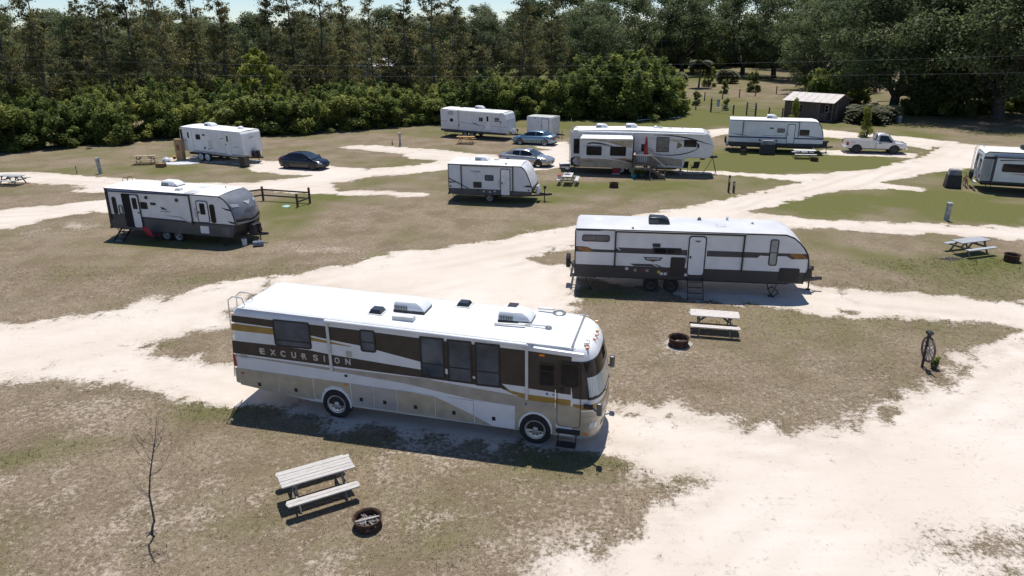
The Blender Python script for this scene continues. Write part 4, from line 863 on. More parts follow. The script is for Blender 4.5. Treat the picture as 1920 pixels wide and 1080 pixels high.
def fifth_wheel():
    p = thing('fifth_wheel_trailer', 'big fifth wheel trailer with tan swoosh graphics and an open slide-out beside a deck', 'trailer', (5.09, 60.42, 0), -11.81)
    W = 2.5
    prof = [(0, .55), (9.43, .60), (9.62, 1.48), (11.40, 1.50), (11.66, 1.72), (11.80, 2.1), (11.81, 2.5), (11.66, 2.88), (11.45, 3.3), (11.2, 3.52), (10.9, 3.58), (5, 3.66), (.3, 3.60), (0, 3.40)]
    FG = M('fibreglass_white', (.66, .66, .65), .3, var=.05, coat=.3)
    shell(p, prof, W, FG, .08)
    roof_sheet(p, [(.2, 3.58), (5, 3.67), (10.9, 3.585)], W, over=-.03)
    BK = M('swoosh_black', (.02, .022, .03), .35); TN = M('swoosh_tan', (.42, .335, .225), .35, var=.12); CP = M('swoosh_copper', (.34, .18, .08), .4); GB = M('pod_taupe', (.37, .315, .235), .4, var=.12)
    def arc(pts, w0, w1, mt, d=.005, T=SIDE, par=p):
        n = len(pts); top, bot = [], []
        for i, (a, b) in enumerate(pts):
            k = math.sin(math.pi * i / (n - 1)) * w0 + w1
            top.append((a, b + k / 2)); bot.append((a, b - k / 2))
        return plate('stripe', band(top, bot), mt, par, d, T)
    arc([(6.86, 3.30), (7.6, 3.33), (8.23, 3.31), (8.95, 3.24), (9.67, 3.13), (10.3, 2.98), (10.75, 2.86), (11.2, 2.72), (11.62, 2.66)], .09, .02, BK)
    arc([(6.0, 1.98), (6.8, 1.80), (7.62, 1.69), (8.4, 1.69), (9.06, 1.76), (9.7, 1.90), (10.18, 2.08), (10.5, 2.28), (10.65, 2.46), (10.6, 2.63), (10.41, 2.77)], .07, .02, BK)
    arc([(5.5, 2.35), (6.1, 2.15), (6.8, 2.0), (7.1, 1.95)], .09, .01, CP); arc([(5.6, 2.6), (6.3, 2.3), (7.0, 2.12)], .08, .01, BK, .006)
    arc([(6.3, 3.05), (7.2, 2.98), (8.3, 2.92), (8.9, 2.80), (9.25, 2.6), (9.2, 2.4), (8.8, 2.22)], .06, .01, TN); arc([(8.3, 2.98), (8.8, 2.94), (9.3, 2.8)], .12, .01, TN, .006); arc([(8.9, 2.95), (9.3, 2.93), (9.8, 2.85)], .05, .01, BK, .007)
    stripe(p, [(6.35, 1.72), (7.4, 1.55), (9.31, 1.36), (9.40, .66), (7.2, .62), (5.4, .62), (5.4, 1.1)], GB, .004); stripe(p, [(7.4, .9), (9.3, .78), (9.36, .68), (7.4, .66)], OFFW, .006); rplate('storage_hatch', 7.6, .95, 9.2, 1.35, M('pod_taupe', (.37, .315, .235)), p, .014, .03)
    arc([(7.0, 1.1), (7.8, .95), (8.8, .88)], .03, .01, BK, .007)
    stripe(p, [(.02, .58), (.9, .58), (.9, 1.42), (.35, 1.36), (.02, 1.2)], BK, .004); stripe(p, [(.25, 1.0), (.35, .78), (.9, .62), (.9, 1.36), (.5, 1.28)], GB, .007); arc([(.9, 1.40), (.45, 1.28), (.2, 1.02), (.4, .72), (.9, .60)], .03, .02, WHITE, .009)
    # slide-out room standing proud of the wall, with its own graphics and topper
    sl = MB().box(.88, 5.26, -.62, .05, 1.36, 3.05).build('slide_out', FG, p, bevel=.02)
    ST = lambda a, b, d: (a, -.62 - d, b)
    MB().prism([(.9, .60), (5.24, .60), (5.24, 1.36), (.9, 1.36)], -.03, .60, SIDE).build('slide_out_skirt', GB, sl)
    arc([(1.0, 1.34), (2.0, 1.40), (2.9, 1.38), (4.0, 1.28), (5.2, 1.04)], .05, .02, WHITE, .008, ST, sl); plate('stripe', [(3.0, 1.37), (4.2, 1.26), (5.2, 1.06), (5.22, 1.30), (4.6, 1.46), (4.2, 1.40)], CP, sl, .006, ST); plate('stripe', [(4.7, 1.2), (5.2, 1.08), (5.22, 1.22), (4.8, 1.3)], BK, sl, .009, ST)
    arc([(1.0, 2.92), (2.0, 2.92), (3.0, 2.84), (3.9, 2.62), (4.6, 2.42), (5.2, 2.30)], .08, .02, CP, .006, ST, sl); plate('stripe', [(3.2, 2.86), (4.4, 2.52), (5.2, 2.36), (5.22, 2.92), (4.2, 2.9)], TN, sl, .004, ST)
    arc([(1.45, 2.42), (1.5, 2.56), (1.9, 2.66), (2.5, 2.62), (3.0, 2.54), (3.6, 2.40)], .10, .04, BK, .007, ST, sl); arc([(1.1, 2.35), (1.6, 2.42), (2.6, 2.45), (3.4, 2.36)], .02, .015, BK, .006, ST, sl)
    window(sl, 1.42, 1.62, 2.70, 2.38, .08, .04, T=ST); window(sl, 3.40, 1.62, 4.72, 2.40, .08, .04, T=ST)
    text_part('LEGACY', 'lettering', M('lettering_taupe', (.2, .18, .15), .5), sl, 1.15, 1.05, .13, ST, width=1.1, d=.006)
    MB().prism([(.9, 3.0), (5.24, 3.03), (5.12, 3.34), (1.05, 3.29)], -.02, .02, lambda a, b, d: (a, -.68 + (b - 3.0) * 2.0, b + d)).build('slide_out_topper', ROOF, sl); MB().tube((.88, -.68, 3.0), (5.26, -.68, 3.03), .05, 10).build('topper_roller', WHITE, sl, smooth=40)
    MB().box(5.28, 5.34, -.62, 0, 1.1, 3.05).build('slide_out_seal', BLACK, sl)
    window(p, .26, 1.62, .76, 2.88, .08, .04); window(p, 7.15, 1.93, 8.2, 3.18, .08, .05, glass=M('grey_blind_window', (.16, .15, .145), .25), split='h', at=.26); window(p, 9.38, 2.40, 10.41, 3.0, .06, .045)
    door(p, 5.75, 1.05, 6.45, 2.95, FG, OFFW, (5.9, 1.9, 6.25, 2.6), 'l', r=.08)
    MB().tube((.6, -.06, 3.50), (11.1, -.06, 3.44), .055, 10).build('awning', WHITE, p, smooth=40)
    chassis(p, 9.4, W, .40, .56); 
    for s in (4.35, 5.25): wheel(p, s, .16, .38, .22, ALU); wheel(p, s, W - .16, .38, .22, ALU, n=16)
    for t in (.45, W - .45): MB().box(9.25, 9.35, t - .05, t + .05, .03, .7).box(9.2, 9.4, t - .1, t + .1, 0, .03).build('landing_leg', STEEL, p)
    MB().prism([(10.7, 1.5), (11.3, 1.5), (11.2, 1.22), (10.85, 1.22)], -.9, -1.6, SIDE).build('pin_box', BLACK, p)
    aircon(p, 2.5, 1.4, 3.64, 1.0, .72, .34, WHITE); aircon(p, 5.0, 1.4, 3.70, 1.0, .72, .34, WHITE); vent(p, 7.4, 1.4, 3.67, .38, .14); vent(p, 8.2, 1.5, 3.66, .38, .08); MB().lathe([(.22, 0), (.2, .1), (.1, .2), (0, .22)], (7.0, 1.5, 3.67), 'z', 14).build('satellite_dome', WHITE, p, smooth=50)
    MB().tube((9.2, 1.2, 3.6), (9.2, 1.2, 3.82), .03, 6).build('plumbing_vent', STEEL, p); MB().tube((9.9, 1.3, 3.6), (9.9, 1.3, 3.75), .03, 6).build('plumbing_vent', STEEL, p)
    ld = MB()
    for t in (.35, .78): ld.path([(-.12, t, .7), (-.12, t, 3.6), (.1, t, 3.8), (.45, t, 3.75), (.5, t, 3.6)], .018, 5)
    for k in range(9): ld.tube((-.12, .35, .9 + k * .32), (-.12, .78, .9 + k * .32), .015, 5)
    ld.build('roof_ladder', ALU, p); MB().tube((-.2, 1.9, .5), (-.2, 1.9, 4.3), .012, 5).build('radio_mast', OFFW, p)
    rplate('marker_lamp', 6.2, 3.0, 6.4, 3.08, STEEL, p, .02, .01)
fifth_wheel()

def trailer_blue():
    p = thing('travel_trailer', 'white travel trailer with blue waistline stripe parked behind the pickup truck', 'trailer', (21.55, 70.43, 0), -15.72)
    W = 2.44
    cur = [(7.74, 3.08), (8.12, 2.98), (8.41, 2.62), (8.60, 2.06), (8.70, 1.47), (8.70, 1.06), (8.62, .66)]
    shell(p, [(0, .58), (8.62, .66)] + cur[:-1][::-1] + [(0, 3.08)], W, SID('siding_white', (.75, .76, .77)))
    roof_sheet(p, [(0, 3.08), (4, 3.09), (7.74, 3.08), (8.12, 2.98), (8.41, 2.62), (8.5, 2.4)], W)
    NV = M('navy_stripe', (.025, .05, .12), .4); DK = M('skirt_navy', (.03, .035, .05), .5)
    stripe(p, [(0, .58), (8.62, .66), (8.70, 1.0), (5.45, .93), (0, .96)], DK, .006); stripe(p, [(0, 1.36), (8.70, 1.38), (8.70, 1.52), (0, 1.50)], NV); stripe(p, [(.14, 1.82), (1.2, 1.66), (2.06, 1.55), (1.1, 1.60)], NV); stripe(p, [(6.5, 1.62), (7.6, 1.60), (8.68, 1.50), (8.68, 1.56), (7.6, 1.68)], NV, .006)
    stripe(p, [(3.2, 1.62), (5.0, 1.66), (5.0, 1.70), (3.2, 1.66)], M('script_tint', (.35, .36, .37), .5), .005)
    roof_trim(p, [(0, 3.05), (7.74, 3.05), (8.12, 2.95), (8.41, 2.6), (8.6, 2.04), (8.7, 1.45)], NV)
    door(p, 5.42, .95, 6.05, 2.74, WHITE, NV, None, 'l', r=.1); window(p, 4.46, 1.95, 5.16, 2.36, .1, .04, glass=M('grey_blind_window', (.16, .15, .145), .25), split='v', at=.5); window(p, 6.51, 1.72, 7.39, 2.29, .08, .04); rplate('range_vent', 3.79, 2.29, 4.12, 2.42, BLACK, p, .02, .02); rplate('storage_hatch', 7.69, .98, 8.45, 1.33, WHITE, p, .014, .03)
    for s in (2.95, 4.5): MB().lathe([(.09, 0), (.09, .03)], (s, -.04, 1.18), 'y', 12).build('outside_speaker', BLACK, p)
    awning(p, 1.26, 6.44, 3.02, 1.6, NV, NV, .045); chassis(p, 8.4, W, .42, .6)
    for s in (3.4, 4.3): wheel(p, s, .16, .35, .22, STEEL); wheel(p, s, W - .16, .35, .22, STEEL, n=16)
    hitch(p, 8.62, W, .52, 1.0, 'cover', BLACK); stabiliser(p, .4, .12, .58); stabiliser(p, 7.4, .12, .62)
    MB().lathe([(.2, -.1), (.32, -.09), (.34, 0), (.32, .09), (.2, .1)], (-.25, 1.0, 1.0), 'x', 20, True).build('spare_wheel', RUBBER, p, smooth=50); MB().box(-.2, 0, .1, W - .1, .52, .62).build('rear_bumper', BLACK, p)
    aircon(p, 3.95, 1.45, 3.13, 1.0, .72, .36, WHITE, NV); vent(p, .45, 1.5, 3.11, .4, .04); vent(p, 6.4, 1.4, 3.12, .36, .05); MB().tube((4.75, 1.5, 3.1), (4.95, 1.5, 3.55), .03, 5).build('antenna', BLACK, p)
trailer_blue()

def trailer_old_left():
    p = thing('travel_trailer', 'older all-white travel trailer with two doors parked against the hedge, black car beside it', 'trailer', (-32.06, 68.64, 0), -25.42)
    W = 2.43
    WH = SID('old_siding_white', (.74, .75, .75), 7)
    shell(p, [(.45, .85), (3.0, .76), (8.15, .62), (8.28, .95), (8.20, 2.75), (8.05, 2.96), (.7, 3.10), (.40, 2.98), (.3, 2.0)], W, WH, .06)
    roof_sheet(p, [(.6, 3.09), (4, 3.03), (8.05, 2.95)], W, over=-.02)
    stripe(p, [(1.9, .78), (8.14, .62), (8.22, .88), (1.9, 1.0)], M('skirt_pale_grey', (.36, .37, .38), .5), .005)
    DG = M('decal_dark', (.05, .055, .07), .5)
    for a in ([(1.05, 1.40), (1.9, 1.43), (2.3, 1.40), (1.9, 1.46)], [(3.8, 1.10), (4.5, 1.32), (4.2, 1.28), (3.85, 1.2)], [(5.4, 2.16), (6.1, 2.32), (5.7, 2.30)], [(6.9, 1.50), (8.0, 1.62), (7.4, 1.60)]): stripe(p, a, DG)
    window(p, .47, 1.65, .72, 2.86, .05, .03); door(p, 1.08, .98, 1.92, 2.84, WHITE, OFFW, (1.36, 2.05, 1.62, 2.64), 'l', r=.06, grab=False); window(p, 2.44, 2.0, 3.03, 2.48, .08, .04); rplate('range_vent', 3.32, 2.39, 3.65, 2.54, BLACK, p, .02, .02)
    door(p, 6.16, .82, 6.80, 2.80, WHITE, OFFW, (6.34, 2.0, 6.62, 2.58), 'l', r=.06, grab=False)
    for k in range(5): rplate('louvre', 3.92, 1.36 + k * .14, 4.44, 1.40 + k * .14, M('louvre_pale_grey', (.35, .36, .36), .5), p, .015, .015)  # raised slats in a flat grey, darker than the siding
    rplate('outlet_cover', 3.32, 1.16, 3.55, 1.36, M('decal_dark', (.05, .055, .07)), p, .015, .02)
    CV = M('wheel_cover_cloth', (.55, .56, .55), .8, bump=.4, bscale=10)
    for s in (2.85, 3.72): wheel(p, s, .0, .40, .24, CV, .9, disc=True); wheel(p, s, W - .16, .36, .22, STEEL, n=16)
    chassis(p, 8, W, .45, .65, s0=.8); hitch(p, 8.2, W, .55, 1.0, 'cover', BLACK)
    fr = ENDX(8.26); text_part('SPORT', 'cap_lettering', STEEL, p, .9, 2.3, .12, lambda a, b, d: (8.245, a, b), width=.7, shear=.3)
    aircon(p, 3.0, 1.5, 3.08, 1.05, .72, .34, WHITE); MB().lathe([(.3, 0), (.28, .12), (.16, .24), (0, .27)], (6.8, 1.5, 3.02), 'z', 16).build('satellite_dome', WHITE, p, smooth=50); vent(p, 4.4, 1.3, 3.06, .36, .08)
trailer_old_left()

def trailer_old_mid():
    p = thing('travel_trailer', 'older white travel trailer with one blue swoosh and slide-out, next to the cargo trailer', 'trailer', (-8.19, 82.02, 0), -25.43)
    W = 2.43
    WH = SID('worn_siding_white', (.68, .69, .69), 8)
    shell(p, [(.25, .68), (8.45, .66), (8.62, .9), (8.52, 2.2), (8.35, 2.78), (8.15, 2.92), (.4, 3.10), (.22, 3.0)], W, WH, .05)
    roof_sheet(p, [(.35, 3.10), (4, 3.02), (8.15, 2.92)], W, over=-.02)
    DK = M('underbelly_dark', (.05, .06, .08), .6); GR = M('grey_line', (.22, .24, .27), .5); BL = M('blue_swoosh', (.03, .07, .17), .4)
    stripe(p, [(.25, .66), (8.45, .64), (8.5, .78), (.22, .90)], DK, .005); stripe(p, [(.24, 1.73), (2.5, 1.73), (5.77, 1.46), (8.58, 1.40), (8.58, 1.44), (5.77, 1.50), (2.5, 1.78), (.24, 1.78)], GR)
    stripe(p, [(4.3, 1.78), (4.75, 1.70), (5.35, 1.34), (4.7, 1.56)], BL, .007); stripe(p, [(5.3, .9), (6.0, 1.45), (6.05, 1.43), (5.36, .9)], GR, .006)
    sl = MB().box(1.2, 2.52, -.14, .05, .98, 3.0).build('slide_out', WH, p, bevel=.02); S2 = lambda a, b, d: (a, -.14 - d, b); rplate('vent_cover', 1.3, 2.5, 2.0, 2.98, M('vent_grey', (.42, .42, .4), .5), sl, .01, .03, S2); window(sl, 1.55, 1.75, 1.95, 2.10, .03, .03, T=S2); MB().box(2.52, 2.57, -.16, .02, .95, 3.02).build('slide_out_trim', OFFW, sl); MB().prism(rr(2.58, 1.3, 2.66, 1.5, .02), 0, .05, SIDE).build('service_port', BLACK, p)
    window(p, 5.15, 1.88, 5.69, 2.38, .04, .04, frame=OFFW, split='v', at=.5); door(p, 5.95, 1.0, 6.60, 2.72, WHITE, OFFW, (6.10, 1.93, 6.40, 2.55), 'l', r=.05, grab=False); window(p, 7.08, 1.94, 7.71, 2.43, .04, .04, frame=OFFW, glass=BLIND, split='h', at=.35)
    MB().box(7.72, 7.80, -.06, -.012, .78, 2.88).build('awning_arm', OFFW, p); MB().tube((2.7, -.07, 2.98), (7.8, -.07, 2.86), .05, 8).build('awning', WHITE, p); MB().prism(rr(7.84, 1.85, 7.92, 2.05, .02), 0, .06, SIDE).build('porch_lamp', BLACK, p)
    chassis(p, 8.4, W, .48, .66, s0=.5)
    for s in (3.3, 4.2): wheel(p, s, .14, .36, .22, STEEL); wheel(p, s, W - .16, .36, .22, STEEL, n=16)
    hitch(p, 8.5, W, .52, 1.15, 'tank', WHITE); stabiliser(p, .6, .12, .66); stabiliser(p, 1.9, .12, .66)
    aircon(p, 4.35, 1.9, 3.06, 1.0, .7, .34, OFFW); vent(p, 2.0, 1.9, 3.08, .38, .09, M('smoke_lid', (.035, .04, .045), .15)); vent(p, 3.6, 1.1, 3.05, .4, .06); MB().tube((5.2, 1.7, 3.0), (6.3, 1.5, 3.02), .05, 6).build('antenna', STEEL, p)
trailer_old_mid()

def cargo_trailer():
    p = thing('cargo_trailer', 'small white enclosed cargo trailer with a black-edged side door behind the blue car', 'trailer', (1.79, 80.43, 0), -29)
    W = 2.1
    CW = M('cargo_white', (.68, .68, .67), .4, var=.07)
    MB().box(0, 3.15, 0, W, .42, 2.34).build('body', CW, p, bevel=.07, seg=3); roof_sheet(p, [(.04, 2.34), (3.11, 2.34)], W, M('cargo_roof', (.46, .46, .42), .6), .04, -.02)
    door(p, 1.86, .78, 2.72, 2.16, CW, BLACK, None, 'l', r=.02, grab=False, fw=.035); stripe(p, [(.02, .44), (3.12, .44), (3.12, .54), (.02, .54)], STEEL)
    vent(p, 1.6, 1.0, 2.38, .36, .06); rplate('marker_lamp', 1.0, 2.18, 1.18, 2.24, BLACK, p, .02, .01)
    MB().prism([(.9, .4), (2.2, .4), (2.2, .78), (1.0, .78)], -.01, .16, SIDE).build('mudguard', BLACK, p); wheel(p, 1.55, -.02, .33, .2, STEEL); wheel(p, 1.55, W - .1, .33, .2, STEEL, n=16); MB().box(.1, 3.0, .2, W - .2, .32, .42).build('chassis', CHASSIS, p)
    MB().beam((2.8, W / 2 - .6, .42), (4.2, W / 2, .42), .06, .1).beam((2.8, W / 2 + .6, .42), (4.2, W / 2, .42), .06, .1).tube((3.9, W / 2, 0), (3.9, W / 2, .9), .03, 6).build('tow_hitch', BLACK, p)
cargo_trailer()

def trailer_right():
    p = thing('travel_trailer', 'white travel trailer cut by the right edge, bicycle and covered grill at its rear', 'trailer', (34.95, 51.96, 0), -21.57)
    W, L_ = 2.44, 8.2
    WH = SID('siding_white', (.75, .76, .77))
    shell(p, [(.05, .66), (8, .66), (8.2, 1.4), (7.8, 2.7), (7.4, 2.96), (.25, 2.96), (.0, 2.75), (-.06, 1.6)], W, WH, .05)
    roof_sheet(p, [(.0, 2.80), (.25, 2.97), (4, 2.97), (7.4, 2.97)], W, M('roof_cream', (.72, .70, .62), .55, var=.07))
    BKT = M('trim_dark_blue', (.03, .04, .06), .4)
    roof_trim(p, [(.02, 2.75), (.25, 2.94), (7.4, 2.94)], BKT)
    stripe(p, [(.0, 2.42), (.75, 2.42), (.75, 2.60), (.0, 2.60)], BKT); stripe(p, [(.04, .66), (8, .66), (8, .8), (.04, .82)], BKT); 
    stripe(p, [(.0, .85), (.58, .86), (.56, 2.40), (-.02, 2.40)], M('recess_panel', (.42, .42, .42), .5), .006)
    sl = MB().box(.72, 5.2, -.50, .05, .80, 2.62).build('slide_out', WH, p, bevel=.02); S2 = lambda a, b, d: (a, -.50 - d, b)
    MB().box(.66, .72, -.52, 0, .78, 2.70).build('slide_out_seal', BKT, sl); MB().box(.62, 5.3, -.56, 0, 2.62, 2.70).build('slide_out_topper', BKT, sl); window(sl, 1.15, 1.62, 2.62, 2.22, .12, .05, T=S2, glass=NIGHT)
    plate('stripe', [(.9, 2.40), (2.2, 2.46), (3.8, 2.38), (3.8, 2.44), (2.2, 2.52), (.9, 2.48)], BKT, sl, .005, S2); plate('stripe', [(1.5, 1.50), (2.6, 1.45), (4.4, 1.36), (4.4, 1.42), (2.6, 1.50)], M('red_line', (.4, .04, .03), .5), sl, .005, S2); plate('lower_trim', [(.74, .80), (5.2, .80), (5.2, .9), (.74, .9)], BKT, sl, .005, S2)
    RE = lambda a, b, d: (-.02 - .05 * (1 - abs(b - 1.7)) - d - .01, a, b)
    window(p, .35, 1.5, .75, 2.35, .1, .04, T=RE); window(p, 1.55, 1.4, 2.0, 2.55, .1, .04, T=RE)
    rplate('rear_emblem', .85, 2.45, 1.35, 2.62, M('emblem_grey', (.25, .27, .3), .5), p, .02, .05, RE); rplate('tail_lamp', .12, 1.0, .25, 1.25, RED, p, .03, .02, RE); rplate('tail_lamp', 2.2, 1.0, 2.33, 1.25, RED, p, .03, .02, RE)
    MB().lathe([(.2, -.1), (.33, -.09), (.36, 0), (.33, .09), (.2, .1)], (-.32, 1.35, 1.02), 'x', 22, True).build('spare_wheel', RUBBER, p, smooth=50)
    ld = MB()
    for t in (1.85, 2.2): ld.path([(-.24, t, 1.0), (-.24, t, 2.9), (-.1, t, 3.15), (.2, t, 3.2), (.3, t, 2.98)], .018, 5)
    for k in range(7): ld.tube((-.24, 1.85, 1.15 + k * .28), (-.24, 2.2, 1.15 + k * .28), .014, 5)
    ld.build('roof_ladder', ALU, p); MB().box(-.28, -.14, .05, W - .05, .56, .68).build('rear_bumper', OFFW, p)
    for k in range(4): MB().box(-.295, -.282, .3 + k * .5, .5 + k * .5, .58, .66).build('reflector', RED, p)
    chassis(p, 8, W, .42, .66)
    for s in (4.0, 4.9): wheel(p, s, .16, .36, .22, STEEL); wheel(p, s, W - .16, .36, .22, STEEL, n=16)
    aircon(p, 3.0, 1.45, 3.01, 1.0, .72, .34, M('black_shroud', (.022, .023, .026), .35)); vent(p, 1.5, 1.2, 3.0, .4, .05); stabiliser(p, .4, .12, .66)
trailer_right()

# ---------------------------------------------------------------- cars
def loft(rows, name, mat, p, smooth=40, cap=True):
    m = MB(); n = len(rows[0])
    for r in rows: m.v += r
    for a in range(len(rows) - 1):
        for i in range(n - 1): m.f.append((a * n + i, a * n + i + 1, a * n + n + i + 1, a * n + n + i))
    if cap: m.f.append(tuple(range(n))); m.f.append(tuple(range((len(rows) - 1) * n, len(rows) * n)))
    return m.build(name, mat, p, smooth=smooth)

def sedan(name, label, paint, loc, rz, L_=4.75, W=1.82, H_=1.45, wb=2.75, rimmat=ALU, coupe=0.):
    """x forwards, origin under the middle; body, greenhouse, glass, wheels, lamps, bumpers, mirrors"""
    p = thing(name, label, 'car', loc, rz)
    h = W / 2; f = L_ / 2
    # stations along the car: x, half width, underside, shoulder, deck height
    S = [(-f, .62 * h, .42, .72, .86), (-f + .06, .82 * h, .34, .80, .99), (-f + .25, .93 * h, .27, .86, 1.06), (-f + .75, .985 * h, .22, .90, 1.08), (-.9, h, .20, .91, 1.04), (0, h, .19, .90, .98), (.75, h, .20, .89, .99), (1.15, .99 * h, .20, .86, .985), (f - .75, .965 * h, .21, .79, .90), (f - .35, .90 * h, .24, .72, .80), (f - .08, .72 * h, .30, .62, .68), (f, .50 * h, .38, .54, .58)]
    rows = []
    for x, w_, zb, zs, zd in S:
        half = [(w_ * .80, zb), (w_ * .97, zb + .06), (w_ * 1.0, zb + (zs - zb) * .55), (w_ * .985, zs - .03), (w_ * .93, zs + .03), (w_ * .70, zd - .015), (w_ * .35, zd), (0, zd + .008)]
        rows.append([(x, -a, b) for a, b in half] + [(x, a, b) for a, b in half[-2::-1]])
    body = loft(rows, 'body', paint, p, 45)
    # greenhouse: base and roof rails
    xb = [-f + .55, -f + .95 + coupe, -.25, .55, 1.25]; zb_ = [1.05, 1.0, .98, .97, .965]
    G = [(-f + .55 - coupe * .2, .70 * h, 1.04, 1.05), (-1.25 + coupe * .1, .76 * h, .99, H_ - .10), (-.75, .80 * h, .96, H_ - .015), (-.1, .82 * h, .95, H_), (.35, .81 * h, .95, H_ - .03), (1.30, .86 * h, .945, .985)]
    rows = []
    for x, w_, z0, z1 in G:
        t = max(.02, (z1 - z0)); rr_ = w_ - .22 * t
        half = [(w_ * 1.06, z0 - .03), (w_ * 1.05, z0), (w_ - .10 * t, z0 + t * .55), (rr_, z1 - t * .12), (rr_ - .10, z1 - t * .01), (rr_ * .5, z1 + .012 * t), (0, z1 + .016 * t)]
        rows.append([(x, -a, b) for a, b in half] + [(x, a, b) for a, b in half[-2::-1]])
    loft(rows, 'cabin', paint, p, 45)
    def quadpatch(nm, a, b, c, d, mat, off, n=5, par=p):
        """glass patch between two station pairs of the greenhouse; a,b = (station, ring index)"""
        return None
    def GP(u, v):                                             # point on the greenhouse, u station 0..5, v ring 0..12
        k = min(int(u), 4); q = u - k; j = min(int(v), 11); s = v - j
        L1 = lambda A, B_, t: tuple(A[i] + (B_[i] - A[i]) * t for i in range(3))
        return L1(L1(rows[k][j], rows[k][j + 1], s), L1(rows[k + 1][j], rows[k + 1][j + 1], s), q)
    def patch(nm, u0, u1, v0, v1, mat, off=.008, nu=6, nv=4, trim=0, par=p):
        P = []
        for i in range(nu + 1):
            r = []
            for j in range(nv + 1):
                u = u0 + (u1 - u0) * i / nu; v = v0 + (v1 - v0) * j / nv
                x, y, z = GP(u, v); d = math.hypot(y, z - .6) or 1
                r.append((x, y + off * y / d * 1.2, z + off * (z - .6) / d * 1.2))
            P.append(r)
        return MB().grid(P).build(nm, mat, par, smooth=50)
    CG = M('car_glass', (.012, .015, .018), .05, var=.2, spec=.5)
    patch('windscreen', 4.10, 4.93, 3.2, 8.8, M('windscreen_glass', (.03, .045, .055), .05, var=.2), nu=6, nv=8)
    patch('rear_window', .12, 1.10, 3.2, 8.8, M('windscreen_glass', (.03, .045, .055), .05), nu=6, nv=8)
    for v0, v1 in ((1.15, 2.85), (9.15, 10.85)):
        patch('side_window', 1.28, 2.50, v0, v1, CG); patch('side_window', 2.62, 4.55, v0, v1 if v0 < 5 else v1, CG)
    for sgn in (-1, 1):
        for wx in (-wb / 2 - .03, wb / 2 - .03):
            pts = [(wx + .40 * math.cos(rad(q)), .33 + .40 * math.sin(rad(q))) for q in range(-20, 205, 15)]
            MB().prism(pts, 0, .03, lambda a, b, d: (a, sgn * (h * .955 + d), b)).build('wheel_arch', BLACK, p)
            wheel(p, wx, sgn * (h - .09), .325, .21 * -sgn * -1 if sgn < 0 else -.21, rimmat, .68, 24, spokes=7)
        MB().add(*_taper(.78, .98, sgn * (h + .10) - .09, sgn * (h + .10) + .09, .97, 1.11, .03)).build('wing_mirror', paint, p, bevel=.02)
        MB().box(-.02, 0, sgn * h * .985 - .01, sgn * h * .985 + .01, .35, .92).build('door_seam', BLACK, p)
        for hx in (.1, -.85): MB().box(hx - .2, hx, sgn * (h + .005) - .018, sgn * (h + .005) + .018, .79, .815).build('door_handle', paint, p)
        MB().add([(f - .42, sgn * .86 * h, .60), (f - .12, sgn * .66 * h, .54), (f - .13, sgn * .64 * h, .67), (f - .44, sgn * .87 * h, .735), (f - .30, sgn * .90 * h, .60), (f - .02, sgn * .70 * h, .54), (f - .06, sgn * .68 * h, .66), (f - .34, sgn * .91 * h, .73)], [(4,5,6,7),(0,4,7,3),(1,2,6,5),(3,7,6,2),(0,1,5,4)]).build('headlamp', LENS, p)
        MB().add([(-f + .30, sgn * .93 * h, .72), (-f + .0, sgn * .70 * h, .70), (-f + .02, sgn * .70 * h, .88), (-f + .32, sgn * .93 * h, .88), (-f + .22, sgn * .965 * h, .72), (-f - .03, sgn * .74 * h, .70), (-f - .0, sgn * .74 * h, .89), (-f + .24, sgn * .965 * h, .90)], [(4,5,6,7),(0,4,7,3),(1,2,6,5),(3,7,6,2),(0,1,5,4)]).build('tail_lamp', RED, p)
    MB().box(f - .12, f + .012, -.42 * h, .42 * h, .36, .50).build('grille', BLACK, p, bevel=.02); MB().box(-f - .02, -f + .1, -.26, .26, .58, .70).build('number_plate', OFFW, p)
    MB().box(-f + .12, f - .2, -h * .72, h * .72, .17, .26).build('underbody', CHASSIS, p)
    return p

sedan('sedan', 'black sedan parked beside the older two-door white trailer', M('black_car_paint', (.008, .009, .013), .2, var=.2, coat=.35), (-18.55, 63.3, 0), -19, 4.55, 1.78, 1.45, 2.68, M('black_rim', (.035, .035, .04), .35, .6))
sedan('sedan', 'light blue sedan facing left in front of the cargo trailer', M('blue_car_paint', (.20, .30, .38), .22, .55, var=.08, coat=1), (2.55, 75.8, 0), 158.5, 4.85, 1.84, 1.46, 2.76)
sedan('sedan', 'silver sedan parked behind the short trailer with the ribbed front', M('silver_car_paint', (.46, .44, .40), .24, .6, var=.08, coat=1), (1.45, 63.9, 0), -22, 5.0, 1.86, 1.48, 2.84, CHROME)

